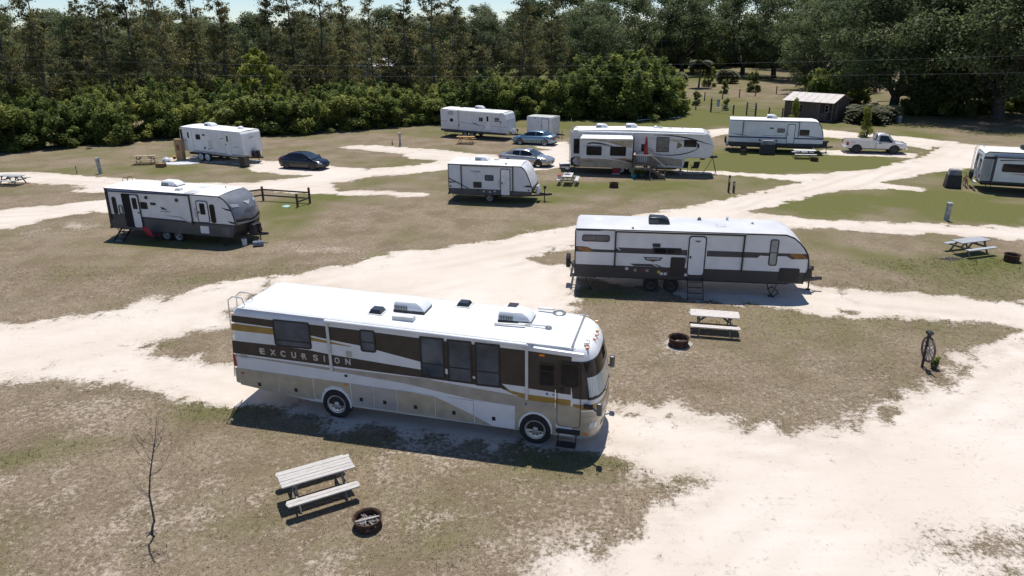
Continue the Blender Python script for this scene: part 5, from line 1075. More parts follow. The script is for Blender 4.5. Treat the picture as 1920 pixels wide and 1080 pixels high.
def pickup():
    p = thing('pickup_truck', 'white regular cab pickup truck parked in line with the blue-striped trailer', 'pickup truck', (35.35, 69.0, 0), -12.5)
    PW = M('truck_white', (.70, .69, .67), .25, var=.05, coat=.8)
    h = .98; f = 2.72
    def body(S, name):
        rows = []
        for x, w_, zb, zs, zd in S:
            half = [(w_ * .86, zb), (w_ * .98, zb + .05), (w_, zb + (zs - zb) * .6), (w_ * .985, zs - .03), (w_ * .93, zs + .02), (w_ * .7, zd), (0, zd + .01)]
            rows.append([(x, -a, b) for a, b in half] + [(x, a, b) for a, b in half[-2::-1]])
        return loft(rows, name, PW, p, 40), rows
    # cab and bonnet
    body([(-.05, h, .48, 1.14, 1.16), (.5, h, .46, 1.14, 1.16), (1.05, h, .46, 1.13, 1.17), (1.35, h, .48, 1.10, 1.16), (2.1, .99 * h, .52, 1.04, 1.10), (2.5, .95 * h, .54, .98, 1.02), (2.66, .86 * h, .56, .92, .95), (2.70, .80 * h, .60, .86, .88)], 'body')
    bed = MB()
    bed.box(-f + .05, -.09, -h, -h + .09, .52, 1.19).box(-f + .05, -.09, h - .09, h, .52, 1.19).box(-f + .05, -f + .13, -h + .09, h - .09, .60, 1.17).box(-.16, -.09, -h + .09, h - .09, .6, 1.19).box(-f + .13, -.16, -h + .09, h - .09, .58, .66)
    b = bed.build('cargo_bed', PW, p); MB().box(-f + .1, -.12, -h + .06, h - .06, 1.16, 1.215).build('bed_cover', M('grey_vinyl', (.17, .16, .16), .7, bump=.2), b, bevel=.015)
    G = [(-.06, .86 * h, 1.14, 1.17), (.10, .84 * h, 1.14, 1.84), (.30, .85 * h, 1.14, 1.90), (.75, .85 * h, 1.14, 1.90), (1.0, .85 * h, 1.14, 1.83), (1.62, .90 * h, 1.12, 1.16)]
    rows = []
    for x, w_, z0, z1 in G:
        t = z1 - z0; q = w_ - .14 * t
        half = [(w_ * 1.10, z0 - .04), (w_ * 1.09, z0), (w_ - .03 * t, z0 + .45 * t), (q, z1 - .1 * t), (q - .08, z1), (0, z1 + .02 * t)]
        rows.append([(x, -a, b_) for a, b_ in half] + [(x, a, b_) for a, b_ in half[-2::-1]])
    loft(rows, 'cab', PW, p, 40)
    CG = M('car_glass', (.012, .015, .018), .05, var=.2)
    def off(pt, d):
        x, y, z = pt; return (x, y + d * (1 if y > 0 else -1), z)
    for sgn in (-1, 1):
        pts = [(.20, 1.19), (1.28, 1.19), (.92, 1.72), (.26, 1.76)]
        MB().add([(x, sgn * (.965 * h - (z - 1.19) * .20 + .008), z) for x, z in pts] + [(x, sgn * (.93 * h - (z - 1.19) * .20), z) for x, z in pts], [(0,1,2,3),(7,6,5,4),(0,4,5,1),(1,5,6,2),(2,6,7,3),(3,7,4,0)]).build('side_window', CG, p)
        for wx in (-1.73, 1.62):
            MB().prism([(wx + .50 * math.cos(rad(q)), .40 + .50 * math.sin(rad(q))) for q in range(-10, 195, 14)], 0, .03, lambda a, b_, d: (a, sgn * (h * .985 + d), b_)).build('wheel_arch', BLACK, p)
            wheel(p, wx, sgn * (h - .08), .39, .25 if sgn < 0 else -.25, M('dark_rim', (.05, .05, .055), .4, .5), .62, 26, spokes=8)
        MB().add(*_taper(1.05, 1.28, sgn * (h + .18) - .1, sgn * (h + .18) + .1, 1.14, 1.38, .03)).build('wing_mirror', BLACK, p, bevel=.02)
        MB().box(-.085, -.055, sgn * h - .012, sgn * h + .012, .55, 1.16).build('door_seam', BLACK, p); MB().box(.2, .4, sgn * (h + .01) - .02, sgn * (h + .01) + .02, 1.0, 1.06).build('door_handle', BLACK, p)
        MB().box(2.35, 2.66, sgn * .86 * h - .07, sgn * .86 * h + .11, .80, .97).build('headlamp', LENS, p, bevel=.03); MB().box(-f + .0, -f + .22, sgn * h * .96 - .06, sgn * h * .96 + .07, .78, 1.10).build('tail_lamp', RED, p, bevel=.015)
        if sgn < 0: text_part('FX4', 'lettering', M('script_grey', (.2, .2, .2), .5), b, -2.35, 1.03, .07, lambda a, b_, d: (a, -h - .004, b_), width=.45)
    MB().add([(1.05, -.74 * h, 1.80), (1.05, .74 * h, 1.80), (1.60, .80 * h, 1.20), (1.60, -.80 * h, 1.20), (1.00, -.74 * h, 1.74), (1.00, .74 * h, 1.74), (1.5, .8 * h, 1.16), (1.5, -.8 * h, 1.16)], [(0,1,2,3),(4,7,6,5),(0,3,7,4),(1,5,6,2),(0,4,5,1),(3,2,6,7)]).build('windscreen', M('windscreen_glass', (.03, .045, .055), .05), p)
    MB().box(-.075, .06, -.62 * h, .62 * h, 1.26, 1.76).build('rear_window', CG, p)
    MB().box(2.60, 2.80, -.92 * h, .92 * h, .46, .64).build('front_bumper', CHROME, p, bevel=.03); MB().box(-f - .16, -f + .04, -.92 * h, .92 * h, .46, .64).build('rear_bumper', CHROME, p, bevel=.03); MB().box(2.62, 2.73, -.6 * h, .6 * h, .68, .90).build('grille', M('grille_grey', (.12, .12, .125), .4), p, bevel=.02); MB().box(2.55, 2.66, -.75 * h, .75 * h, .96, 1.02).build('bonnet_deflector', BLACK, p); MB().box(-f + .3, 2.4, -.6, .6, .38, .55).build('chassis', CHASSIS, p)
pickup()

# ---------------------------------------------------------------- picnic tables
def wood(nm, c, var=.18): return M(nm, c, .8, var=var, scale=6, bump=.35, bscale=10, grain=(1.2, 14, 14))
def picnic_table(label, loc, rz, c, L_=1.85, group='picnic tables at the camping pitches', legs=None, planks=5, ends=0.):
    p = thing('picnic_table', label, 'picnic table', (*loc, 0), rz, group)
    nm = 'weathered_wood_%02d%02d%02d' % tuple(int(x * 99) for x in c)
    wd = wood(nm, c); lg = wood(nm + '_frame', legs or tuple(x * .62 for x in c))
    h = L_ / 2
    R = random.Random(int(abs(loc[0] * 37 + loc[1])))
    pw = .72 / planks
    for k in range(planks):
        y = -.36 + pw * (k + .5); e = R.uniform(-.012, .012)
        MB().box(-h + e, h + e, y - pw / 2 + .006, y + pw / 2 - .006, .705 + R.uniform(-.002, .003), .745 + R.uniform(-.003, .003)).build('tabletop_plank', wd, p, bevel=.004, seg=1)
    for sgn in (-1, 1):
        for k in range(2):
            y = sgn * (.64 + .14 * k); e = R.uniform(-.012, .012)
            pts = [(-h + e + .05 * ((1 - k) if ends else 0), y - .066), (h + e - .05 * ((1 - k) if ends else 0), y - .066), (h + e - .05 * (k if ends else 0), y + .066), (-h + e + .05 * (k if ends else 0), y + .066)]
            if sgn < 0: pts = [(a, 2 * y - b) for a, b in pts][::-1]
            MB().prism(pts, .415, .455 + R.uniform(-.003, .003), lambda a, b, d: (a, b, d)).build('bench_plank', wd, p, bevel=.004, seg=1)
    for x in (-h + .32, h - .32):
        MB().beam((x, -.72, .385), (x, .72, .385), .04, .09).build('bench_beam', lg, p); MB().beam((x, -.34, .665), (x, .34, .665), .04, .08).build('tabletop_beam', lg, p)
        for sgn in (-1, 1): MB().beam((x + .042 * (1 if x > 0 else -1) * -1, sgn * .24, .70), (x - .042 * (1 if x > 0 else -1), sgn * .62, 0.0), .04, .09).build('leg', lg, p)
        MB().beam((x * .92, 0, .38), (x * .35, 0, .68), .04, .08).build('brace', lg, p)
    return p
GREYW = (.44, .41, .37)
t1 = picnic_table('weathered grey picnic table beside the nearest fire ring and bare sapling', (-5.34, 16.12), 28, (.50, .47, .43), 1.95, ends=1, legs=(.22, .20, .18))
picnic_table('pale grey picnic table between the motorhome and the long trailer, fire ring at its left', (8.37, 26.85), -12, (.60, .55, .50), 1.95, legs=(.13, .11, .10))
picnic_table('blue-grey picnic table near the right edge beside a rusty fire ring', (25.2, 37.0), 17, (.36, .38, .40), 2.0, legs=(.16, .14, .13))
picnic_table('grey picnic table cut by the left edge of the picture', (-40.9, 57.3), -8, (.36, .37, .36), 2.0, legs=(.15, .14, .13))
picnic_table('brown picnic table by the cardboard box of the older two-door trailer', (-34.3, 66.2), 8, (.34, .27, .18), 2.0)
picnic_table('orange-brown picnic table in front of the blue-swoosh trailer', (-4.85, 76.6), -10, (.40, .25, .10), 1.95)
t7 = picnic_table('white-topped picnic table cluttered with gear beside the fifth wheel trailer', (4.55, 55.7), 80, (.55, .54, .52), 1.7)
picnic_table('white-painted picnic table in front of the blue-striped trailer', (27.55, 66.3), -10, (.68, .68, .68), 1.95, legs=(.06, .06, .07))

# ---------------------------------------------------------------- fire rings
RUST = M('rusty_steel', (.085, .045, .028), .85, .3, var=.45, scale=9, bump=.4, bscale=40)
ASH = M('ash', (.12, .11, .105), .95, var=.4, scale=14, bump=.6, bscale=60); CHAR = M('charred_stick', (.22, .20, .185), .9, var=.4, scale=10)
def fire_ring(label, loc, r=.40, h=.32, sticks=6, seed=1):
    p = thing('fire_ring', label, 'fire ring', (*loc, 0), 0, 'steel fire rings')
    MB().lathe([(r * 1.0, 0), (r * .99, .015), (r * .90, .03), (r * .87, h * .3), (r * .88, h * .45), (r * .92, h * .5), (r * .88, h * .55), (r * .87, h * .8), (r * .92, h * .93), (r * 1.02, h * .95), (r * 1.03, h), (r * .95, h), (r * .90, h * .9), (r * .85, h * .8), (r * .85, .0)], (0, 0, 0), 'z', 36, False).build('ring', RUST, p, smooth=35)
    R = random.Random(seed); n = 22; G = []
    for k in range(5):
        G.append([(r * .87 * k / 4 * math.cos(2 * math.pi * i / n), r * .87 * k / 4 * math.sin(2 * math.pi * i / n), .07 + .03 * math.sin(i * 1.7 + k * 2) * (k < 4) + .05 * (1 - k / 4)) for i in range(n + 1)])
    MB().grid(G).build('ash_bed', ASH, p, smooth=60)
    for i in range(sticks):
        a = R.uniform(0, 6.28); q = R.uniform(.0, .16); l_ = R.uniform(.18, .34); b = R.uniform(0, 6.28); z = .10 + i * .011
        MB().tube((q * math.cos(a) - l_ * math.cos(b), q * math.sin(a) - l_ * math.sin(b), z), (q * math.cos(a) + l_ * math.cos(b), q * math.sin(a) + l_ * math.sin(b), z + R.uniform(-.05, .08)), R.uniform(.012, .026), 6).build('charred_stick', CHAR, p)
    return p
f1 = fire_ring('rusty fire ring full of sticks and ash next to the nearest picnic table', (-3.74, 14.78), .37, .27, 9, 4)
MB().tube((-.33, -.10, .17), (.30, .06, .24), .035, 7, .025).build('driftwood_log', M('pale_log', (.48, .43, .38), .9, var=.3), f1)
fire_ring('dark steel fire ring left of the pale grey picnic table', (6.60, 25.42), .42, .34, 4, 2)
fire_ring('rusty fire ring at the right edge beside the blue-grey picnic table', (26.55, 35.5), .40, .38, 3, 3)
fire_ring('small rusty fire ring on the lawn in front of the fifth wheel deck', (8.03, 54.3), .38, .36, 3, 5)
fire_ring('low dark fire ring below the white-painted picnic table', (27.9, 64.7), .38, .3, 3, 6)
for nm, lab, loc, s in (('ash_patch', 'pale ash spilled round the dark steel fire ring', (6.60, 25.42), 1.0),):
    n = 26; R = random.Random(5); ring = [((.42 + .26 * R.random()) * math.cos(2 * math.pi * i / n) * s, (.42 + .26 * R.random()) * math.sin(2 * math.pi * i / n) * s) for i in range(n)]
    o = MB().prism(ring, -.002, .012, lambda a, b, d: (a, b, d)).build(nm, M('pale_ash', (.38, .335, .285), .95, var=.3, scale=8), None); o.location = (*loc, 0); tag(o, lab, 'ash')

# ---------------------------------------------------------------- utility posts, split rail fence, wagon wheel, sapling
GALV = M('weathered_post_grey', (.30, .32, .33), .7, var=.25, scale=4, bump=.2)
def pedestal(label, loc, h=1.1, w=.16, lean=0., mat=GALV, cap=True):
    p = thing('utility_post', label, 'utility post', (*loc, 0), 0, 'utility posts at the pitches'); p.rotation_euler = (0, rad(lean), 0)
    MB().box(-w / 2, w / 2, -w / 2, w / 2, 0, h).build('post', mat, p, bevel=.01)
    if cap: MB().box(-w * .62, w * .62, -w * .62, w * .62, h, h + .05).build('cap', ALU, p, bevel=.01)
    MB().box(-w * .45, w * .45, -w / 2 - .05, -w / 2, h * .62, h * .88).build('outlet_box', STEEL, p, bevel=.01)
    return p
pedestal('grey utility post on the right lawn by the sand track', (27.9, 43.75), 1.12, .24, 0)
pedestal('leaning grey utility post at the left, near the hedge', (-36.0, 61.5), 1.35, .24, -3)
pedestal('thin grey utility post at the head of the empty pitch in front of the hedge', (-11.75, 75.4), 1.35, .2, 0)
RB = M('rusty_brown_pipe', (.07, .042, .03), .8, var=.4)
pedestal('dark brown utility post at the point of the fifth wheel lawn', (16.37, 52.2), 1.3, .13, 0, RB, False); pedestal('shorter dark grey post just right of the dark brown utility post', (16.72, 52.1), .85, .14, 0, M('dark_box', (.05, .05, .05), .7), False)
pedestal('short dark spigot post left of the thin grey utility post', (-12.66, 75.9), .5, .09, 0, RB, False)
pedestal('thin dark spigot post beside the leaning grey utility post', (-37.9, 61.2), .75, .05, 0, RB, False)

DW = wood('dark_rail_wood', (.085, .065, .05))
p = thing('split_rail_fence', 'short dark split rail fence beside the grey-nosed trailer', 'fence', (-18.22, 50.8, 0), 0)
posts = [(0, 0, 1.05), (3.68, -.95, 1.15), (3.10, -2.05, .95), (-2.3, -1.4, 1.0)]
for x, y, h in posts: MB().box(x - .07, x + .07, y - .07, y + .07, -.02, h).build('post', DW, p, bevel=.012)
for a, b in ((0, 1), (1, 2), (0, 3)):
    for z in (.38, .80):
        A, B_ = posts[a], posts[b]
        if (a, b) == (1, 2) and z > .6: continue
        MB().beam((A[0], A[1], z + .03), (B_[0], B_[1], z - .02), .07, .11).build('rail', DW, p, bevel=.012)

p = thing('wagon_wheel', 'grey wooden wagon wheel on a dark post, potted plant at its foot', 'wagon wheel', (15.22, 23.3, 0), 86)
GW = M('grey_spoke_wood', (.50, .42, .38), .8, var=.3, scale=8)
MB().lathe([(.43, -.03), (.48, -.03), (.48, .03), (.43, .03)], (0, 0, .74), 'y', 36, True).build('rim', M('rim_dark_wood', (.16, .125, .11), .8, var=.3), p, smooth=40)
MB().lathe([(0, -.1), (.07, -.1), (.09, 0), (.07, .1), (0, .1)], (0, 0, .74), 'y', 14).build('hub', GW, p, smooth=40)
for k in range(12):
    a = 2 * math.pi * k / 12; MB().tube((.06 * math.cos(a), 0, .74 + .06 * math.sin(a)), (.44 * math.cos(a), 0, .74 + .44 * math.sin(a)), .022, 6).build('spoke', GW, p)
MB().box(-.04, .04, .06, .13, 0, 1.36).build('post', M('post_dark', (.04, .035, .032), .8), p, bevel=.01); MB().box(-.10, .12, -.02, .17, 1.34, 1.46).box(-.03, .03, .0, .09, 1.2, 1.34).build('lamp_bracket', BLACK, p, bevel=.02)

BARK = M('sapling_bark', (.10, .092, .084), .9, var=.3, scale=12)
def sapling():
    p = thing('bare_sapling', 'leafless thin sapling standing in the near left lawn', 'sapling', (-9.17, 14.54, 0), 0)
    tr = [(0, 0, 0), (.03, 0, .25), (.06, .02, .35), (.01, 0, .8), (-.05, .01, 1.15), (-.02, 0, 1.75), (.05, .02, 2.35), (.10, .03, 2.75), (.14, .04, 3.32)]
    tr = [(x + .175 * z, y, z) for x, y, z in tr]
    rd = [.036, .030, .027, .025, .023, .019, .015, .011, .004]; m = MB()
    for a, b, r0, r1 in zip(tr, tr[1:], rd, rd[1:]): m.tube(a, b, r0, 7, r1)
    m.build('trunk', BARK, p, smooth=50)
    R = random.Random(8)
    for z, a, l_ in ((1.12, 180, .75), (1.05, 160, .6), (1.2, 200, .5), (1.75, 10, .85), (1.72, -10, .7), (2.05, 175, .75), (2.15, 150, .6), (2.38, 60, .7), (2.4, 190, .65), (2.42, 120, .75), (2.55, -30, .6), (2.6, 210, .6), (2.45, 100, .8)):
        x0 = np.interp(z, [q[2] for q in tr], [q[0] for q in tr]); c, s = math.cos(rad(a)), math.sin(rad(a)); b = MB(); q0 = (x0, 0, z); rr0 = .009
        for k in range(4):
            q1 = (q0[0] + c * l_ * (.2 - .03 * k) + .02 + R.uniform(-.02, .02), q0[1] + s * l_ * (.2 - .03 * k), q0[2] + l_ * (.12 + .07 * k)); b.tube(q0, q1, rr0, 5, rr0 * .7); rr0 *= .7
            if k > 0:
                b.tube(q1, (q1[0] + R.uniform(-.14, .14), q1[1] + R.uniform(-.14, .14), q1[2] + R.uniform(.1, .25)), .005, 4, .002)
            q0 = q1
        b.build('branch', BARK, p)
    b = MB()
    for k in range(6):
        a = k * 1.05; b.tube((0, 0, .06), (.16 * math.cos(a), .16 * math.sin(a), .01), .02, 5, .006)
    b.build('roots', BARK, p)
sapling()

# ---------------------------------------------------------------- vegetation
def leaf_material(name, dark, mid, light, trans=.25):
    m, nt, N, L, P = nmat(name)
    a = N.new('ShaderNodeAttribute'); a.attribute_name = 'tint'
    oi = N.new('ShaderNodeObjectInfo')
    ad = N.new('ShaderNodeMath'); ad.operation = 'MULTIPLY_ADD'; ad.inputs[1].default_value = .5; L.new(oi.outputs['Random'], ad.inputs[0]); L.new(a.outputs['Fac'], ad.inputs[2])
    sb = N.new('ShaderNodeMath'); sb.operation = 'SUBTRACT'; sb.inputs[1].default_value = .25; L.new(ad.outputs[0], sb.inputs[0])
    cr = N.new('ShaderNodeValToRGB'); e = cr.color_ramp.elements
    if trans > .4: dark, mid, light = [tuple(min(.4, q * 1.22) for q in c_) for c_ in (dark, mid, light)]
    e[0].position = .05; e[0].color = (*dark, 1); e[1].position = .95; e[1].color = (*light, 1); x = e.new(.5); x.color = (*mid, 1)
    L.new(sb.outputs[0], cr.inputs[0]); L.new(cr.outputs[0], P.inputs['Base Color']); P.inputs['Roughness'].default_value = .6; P.inputs['Specular IOR Level'].default_value = .25
    tr = N.new('ShaderNodeBsdfTranslucent'); L.new(cr.outputs[0], tr.inputs[0]); mx = N.new('ShaderNodeMixShader'); mx.inputs[0].default_value = trans
    L.new(P.outputs[0], mx.inputs[1]); L.new(tr.outputs[0], mx.inputs[2]); L.new(mx.outputs[0], N['Material Output'].inputs[0])
    return m
LM = dict(
    cedar=leaf_material('cedar_foliage', (.095, .098, .038), (.180, .168, .066), (.30, .26, .115), .5),
    hedge=leaf_material('hedge_foliage', (.062, .088, .020), (.150, .190, .044), (.33, .34, .085), .5),
    oak=leaf_material('oak_foliage', (.058, .080, .034), (.118, .146, .060), (.22, .24, .105), .48),
    wood=leaf_material('wood_foliage', (.072, .088, .044), (.132, .150, .074), (.22, .235, .12), .48),
    lime=leaf_material('lime_foliage', (.12, .15, .02), (.24, .26, .045), (.36, .36, .08), .5),
    palm=leaf_material('palm_foliage', (.05, .055, .022), (.11, .115, .05), (.22, .21, .11)))
TBARK = M('tree_bark', (.085, .072, .06), .95, var=.35, scale=4, bump=.6, bscale=12)
PBARK = M('grey_bark', (.15, .135, .12), .95, var=.3, scale=4, bump=.5, bscale=12)

def crown(name, clumps, leaf, per, seed, mat, shell_=.55, flat=.6):
    """leaf-sized faces spread through ellipsoid clumps; light and dark clumps come from a tint per clump and per leaf"""
    R = np.random.RandomState(seed)
    C = np.array([c[:3] for c in clumps]); RD = np.array([c[3:6] for c in clumps]); n = len(C)
    idx = np.repeat(np.arange(n), (per * (RD[:, 0] * RD[:, 1] * RD[:, 2]) ** (2 / 3) / np.mean((RD[:, 0] * RD[:, 1] * RD[:, 2]) ** (2 / 3))).astype(int).clip(8))
    m = len(idx); d = R.normal(size=(m, 3)); d /= np.linalg.norm(d, axis=1)[:, None]
    r = shell_ + (1 - shell_) * R.rand(m); r = np.where(R.rand(m) < .25, R.rand(m), r) + R.normal(0, .10, m)
    if shell_ < .2: r = np.abs(R.normal(0, .75, m))
    pos = C[idx] + d * RD[idx] * r[:, None]
    nrm = d * .6 + R.normal(size=(m, 3)) * .7 + np.array([0, 0, flat]); nrm /= np.linalg.norm(nrm, axis=1)[:, None]
    u = np.cross(nrm, R.normal(size=(m, 3))); u /= np.linalg.norm(u, axis=1)[:, None] + 1e-9; v = np.cross(nrm, u)
    s = (leaf * R.uniform(.6, 1.4, m))[:, None]
    V = np.stack([pos - u * s, pos - v * s * .55, pos + u * s, pos + v * s * .55], 1).reshape(-1, 3)
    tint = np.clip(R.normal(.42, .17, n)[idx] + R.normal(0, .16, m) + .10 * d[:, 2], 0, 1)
    me = bpy.data.meshes.new(name); me.vertices.add(4 * m); me.vertices.foreach_set('co', V.ravel())
    me.loops.add(4 * m); me.loops.foreach_set('vertex_index', np.arange(4 * m)); me.polygons.add(m)
    me.polygons.foreach_set('loop_start', np.arange(0, 4 * m, 4)); me.polygons.foreach_set('loop_total', np.full(m, 4)); me.update(calc_edges=True)
    at = me.attributes.new('tint', 'FLOAT', 'POINT'); at.data.foreach_set('value', np.repeat(tint, 4).astype(np.float32))
    me.materials.append(mat)
    return me

def limb(m, p, q, r0, r1, R, seg=4, n=6, wob=.06):
    p, q = Vector(p), Vector(q); l_ = (q - p).length; a = p; ra = r0
    for k in range(1, seg + 1):
        t = k / seg; b = p.lerp(q, t) + (Vector((R.uniform(-1, 1), R.uniform(-1, 1), R.uniform(-.5, .5))) * l_ * wob if k < seg else Vector()); rb = r0 + (r1 - r0) * t
        m.tube(a, b, ra, n, rb); a, ra = b, rb

def proto(name, trunk, crown_me, tmat=TBARK, tname='trunk', cname='crown', hidden=None):
    """a template kept out of the scene; plant() copies it"""
    t = bpy.data.meshes.new(tname); bm = bmesh.new(); vs_ = [bm.verts.new(x) for x in trunk.v]
    for f in trunk.f:
        try: bm.faces.new([vs_[i] for i in f])
        except ValueError: pass
    bm.to_mesh(t); bm.free(); t.polygons.foreach_set('use_smooth', [True] * len(t.polygons)); t.materials.append(tmat)
    return (t, crown_me, tname, cname)
def plant(name, pr, label, cat, x, y, s=1., rz=0, group=None, sz=None, z=0):
    o = thing(name, label, cat, (x, y, z), rz, group); o.scale = (s, s, sz or s)
    a = bpy.data.objects.new(pr[2], pr[0]); col.objects.link(a); a.parent = o
    b = bpy.data.objects.new(pr[3], pr[1]); col.objects.link(b); b.parent = o
    return o

def cedar(seed, h=16., wd=3.2, bare=.12, dens=105, kind='cedar', gap=.0, leaf=.20):
    R = random.Random(seed); m = MB(); cl = []
    limb(m, (0, 0, -.2), (R.uniform(-.4, .4), R.uniform(-.4, .4), h * .97), .24, .03, R, 7, 7, .012)
    nb = 120
    for k in range(nb):
        f = bare + (1 - bare) * (k + R.random()) / nb; z = h * f
        prof = min(1., (f - bare + .06) / .22) * (1.02 - f) ** .45 * 1.12
        a = R.uniform(0, 6.283); rr_ = wd * prof * R.uniform(.35, 1.05); up = rr_ * R.uniform(.1, .55)
        e = (rr_ * math.cos(a), rr_ * math.sin(a), z + up)
        if R.random() < .7: limb(m, (0, 0, z), e, .055 * (1.1 - f), .012, R, 3, 4, .07)
        if R.random() < gap: continue
        q = (.26 + .36 * R.random()) * (1.2 - .6 * f) * wd / 3.0
        for w_ in (1., .6): cl.append((e[0] * w_ * .95, e[1] * w_ * .95, z + up * w_ - .15, q * 1.25, q * 1.25, q * .8))
    return proto('cedar', m, crown('crown', cl, leaf, dens, seed, LM[kind], .1, .3), PBARK)

def oak(seed, h=16., rad_=7., base=3.5, per=150, kind='oak', n=95, leaf=.27, trunk=.55):
    R = random.Random(seed); m = MB(); cl = []
    fork = base * .75
    limb(m, (0, 0, -.3), (R.uniform(-.3, .3), R.uniform(-.3, .3), fork), trunk, trunk * .75, R, 3, 9, .02)
    for k in range(9):
        a = k * 2 * math.pi / 9 + R.uniform(-.2, .2); q = rad_ * R.uniform(.5, .85)
        limb(m, (0, 0, fork * R.uniform(.8, 1)), (q * math.cos(a), q * math.sin(a), base + (h - base) * R.uniform(.25, .75)), trunk * .42, .05, R, 5, 6, .07)
    for k in range(n):
        a = R.uniform(0, 6.283); f = R.random() ** .8; z = base + (h - base) * f
        lim = rad_ * (math.sin(math.pi * (.16 + .80 * f)) ** .65); q = lim * math.sqrt(R.uniform(.22, 1.0))
        s = rad_ * R.uniform(.13, .26)
        cl.append((q * math.cos(a), q * math.sin(a), z, s * 1.15, s * 1.15, s * .8))
    return proto('oak', m, crown('crown', cl, leaf, per, seed, LM[kind], .5, .7), TBARK)

def shrub(seed, h=4., rad_=2.6, per=250, kind='hedge', n=46, leaf=.13):
    R = random.Random(seed); m = MB(); cl = []
    for k in range(5):
        a = k * 1.26; limb(m, (.3 * math.cos(a), .3 * math.sin(a), -.1), (rad_ * .5 * math.cos(a), rad_ * .5 * math.sin(a), h * .75), .07, .02, R, 3, 5, .06)
    for k in range(n):
        a = R.uniform(0, 6.283); f = R.random(); z = h * (.03 + .87 * f); q = rad_ * math.sqrt(R.random()) * (1 - .55 * f ** 2.2); s = R.uniform(.30, .85) * h / 4
        cl.append((q * math.cos(a), q * math.sin(a), z, s * R.uniform(.8, 1.3), s, s * R.uniform(.7, 1.2)))
    for k in range(7):
        a = R.uniform(0, 6.283); q = rad_ * R.uniform(.1, .85); cl.append((q * math.cos(a), q * math.sin(a), h * R.uniform(.85, 1.18), .32, .32, .6))
    return proto('shrub', m, crown('crown', cl, leaf, per, seed, LM[kind], .5, .6), TBARK, 'stems', 'foliage')

RP = random.Random(21)
H_ = [shrub(100 + i, 4. + .25 * (i % 3), 2.5 + .2 * (i % 2)) for i in range(5)]
CE = [cedar(200 + i, 16.5 + (i % 3), 3.2 + .4 * (i % 3), .08, 66, 'cedar', .10, .12) for i in range(5)]
CN = [cedar(220 + i, 11. + i, 2.9, .02, 85, 'cedar', 0, .115) for i in range(2)]
OA = [oak(300 + i, 16. + i % 2, 6.8, 2.6, 175, 'oak' if i < 3 else 'wood', 85, .19) for i in range(5)]
BIG = [oak(330 + i, 19., 11., 3.6, 400, 'oak', 150, .20, .8) for i in range(2)]
LIME = oak(350, 8., 3.0, 2.2, 110, 'lime', 40, .20, .16)

# hedge along the back of the pitches
ORD = 'first second third fourth fifth sixth seventh eighth ninth tenth eleventh twelfth thirteenth fourteenth fifteenth sixteenth seventeenth eighteenth nineteenth twentieth'.split()
hl = 'dense green hedge shrub in the front of the long hedge, %s from the left'
hx = [(-58, 71), (-55, 72.8), (-51.8, 75), (-48.6, 77.2), (-45.4, 79.4), (-42.2, 81.6), (-39, 83.2), (-35.8, 84.2), (-32.5, 84.6), (-29.2, 85.2), (-26, 86.2), (-22.8, 87.8), (-19.6, 89.4), (-16.4, 91), (-13.2, 92.6), (-10, 94.2), (-6.8, 95.8), (-3.6, 97.2), (-.4, 98.2), (2.6, 98.6)]
for i, (x, y) in enumerate(hx): plant('hedge_shrub', H_[i % 5], hl % ORD[i], 'shrub', x + RP.uniform(-.4, .4), y + RP.uniform(-.5, .5), RP.uniform(1.0, 1.3), RP.uniform(0, 360), 'hedge shrubs behind the pitches', RP.uniform(.74, 1.10))
for i, (x, y) in enumerate(hx[:-1:1]):
    if i % 2: plant('hedge_shrub', H_[(i + 2) % 5], 'dense green hedge shrub peeping over the second line of the hedge', 'shrub', x + 1.4 + RP.uniform(-.6, .6), y + 3.4, RP.uniform(.9, 1.15), RP.uniform(0, 360), 'hedge shrubs behind the pitches', RP.uniform(.95, 1.25))
# taller bushy mass right of the hedge
ml = 'bushy shrub tree in the clump behind the fifth wheel, %s'
MW = ['leftmost', 'second from left', 'third from left', 'fourth from left', 'tallest in front', 'second from right', 'rightmost', 'back left', 'back middle', 'back right']
for i, (x, y, s, k) in enumerate([(4.6, 99, 1.15, 1), (7.2, 98.2, 1.45, 2), (9.6, 98.6, 1.6, 0), (12.3, 97.6, 1.75, 3), (14.6, 98.4, 2.15, 4), (17.2, 97.6, 2.0, 1), (19.4, 98.6, 1.7, 2), (11.0, 102.5, 2.0, 4), (16.5, 102.5, 2.35, 0), (20.2, 101.8, 2.0, 3)]):
    plant('shrub_tree', H_[k], ml % MW[i], 'shrub', x, y, s * .86, RP.uniform(0, 360), 'bushy clump behind the fifth wheel', s * .76)
# tall wispy trees behind the hedge
def PX(px, y): return (px - 960) / 1320.4 * (.9365 * y + 2.2)
tl = 'tall wispy olive-green cedar behind the hedge, %s from the left'
for i, (px, y, s, k) in enumerate([(-40, 108, 1.05, 1), (18, 112, 1.0, 2), (82, 106, 1.08, 0), (168, 118, .92, 3), (208, 110, 1.05, 4), (262, 112, 1.12, 1), (316, 108, 1.06, 2), (372, 114, 1.10, 0), (425, 107, 1.0, 3), (520, 118, 1.0, 4), (560, 111, 1.06, 1), (612, 116, 1.02, 2), (655, 121, .95, 0), (702, 112, .80, 2), (768, 118, 1.05, 3), (815, 110, 1.10, 4), (858, 120, .98, 0), (985, 122, .96, 2), (1040, 127, .92, 1)]):
    plant('cedar_tree', CE[k], tl % ORD[i], 'tree', PX(px, y), y, s * 1.02, RP.uniform(0, 360), 'tall cedars behind the hedge', s * RP.uniform(1.02, 1.16))
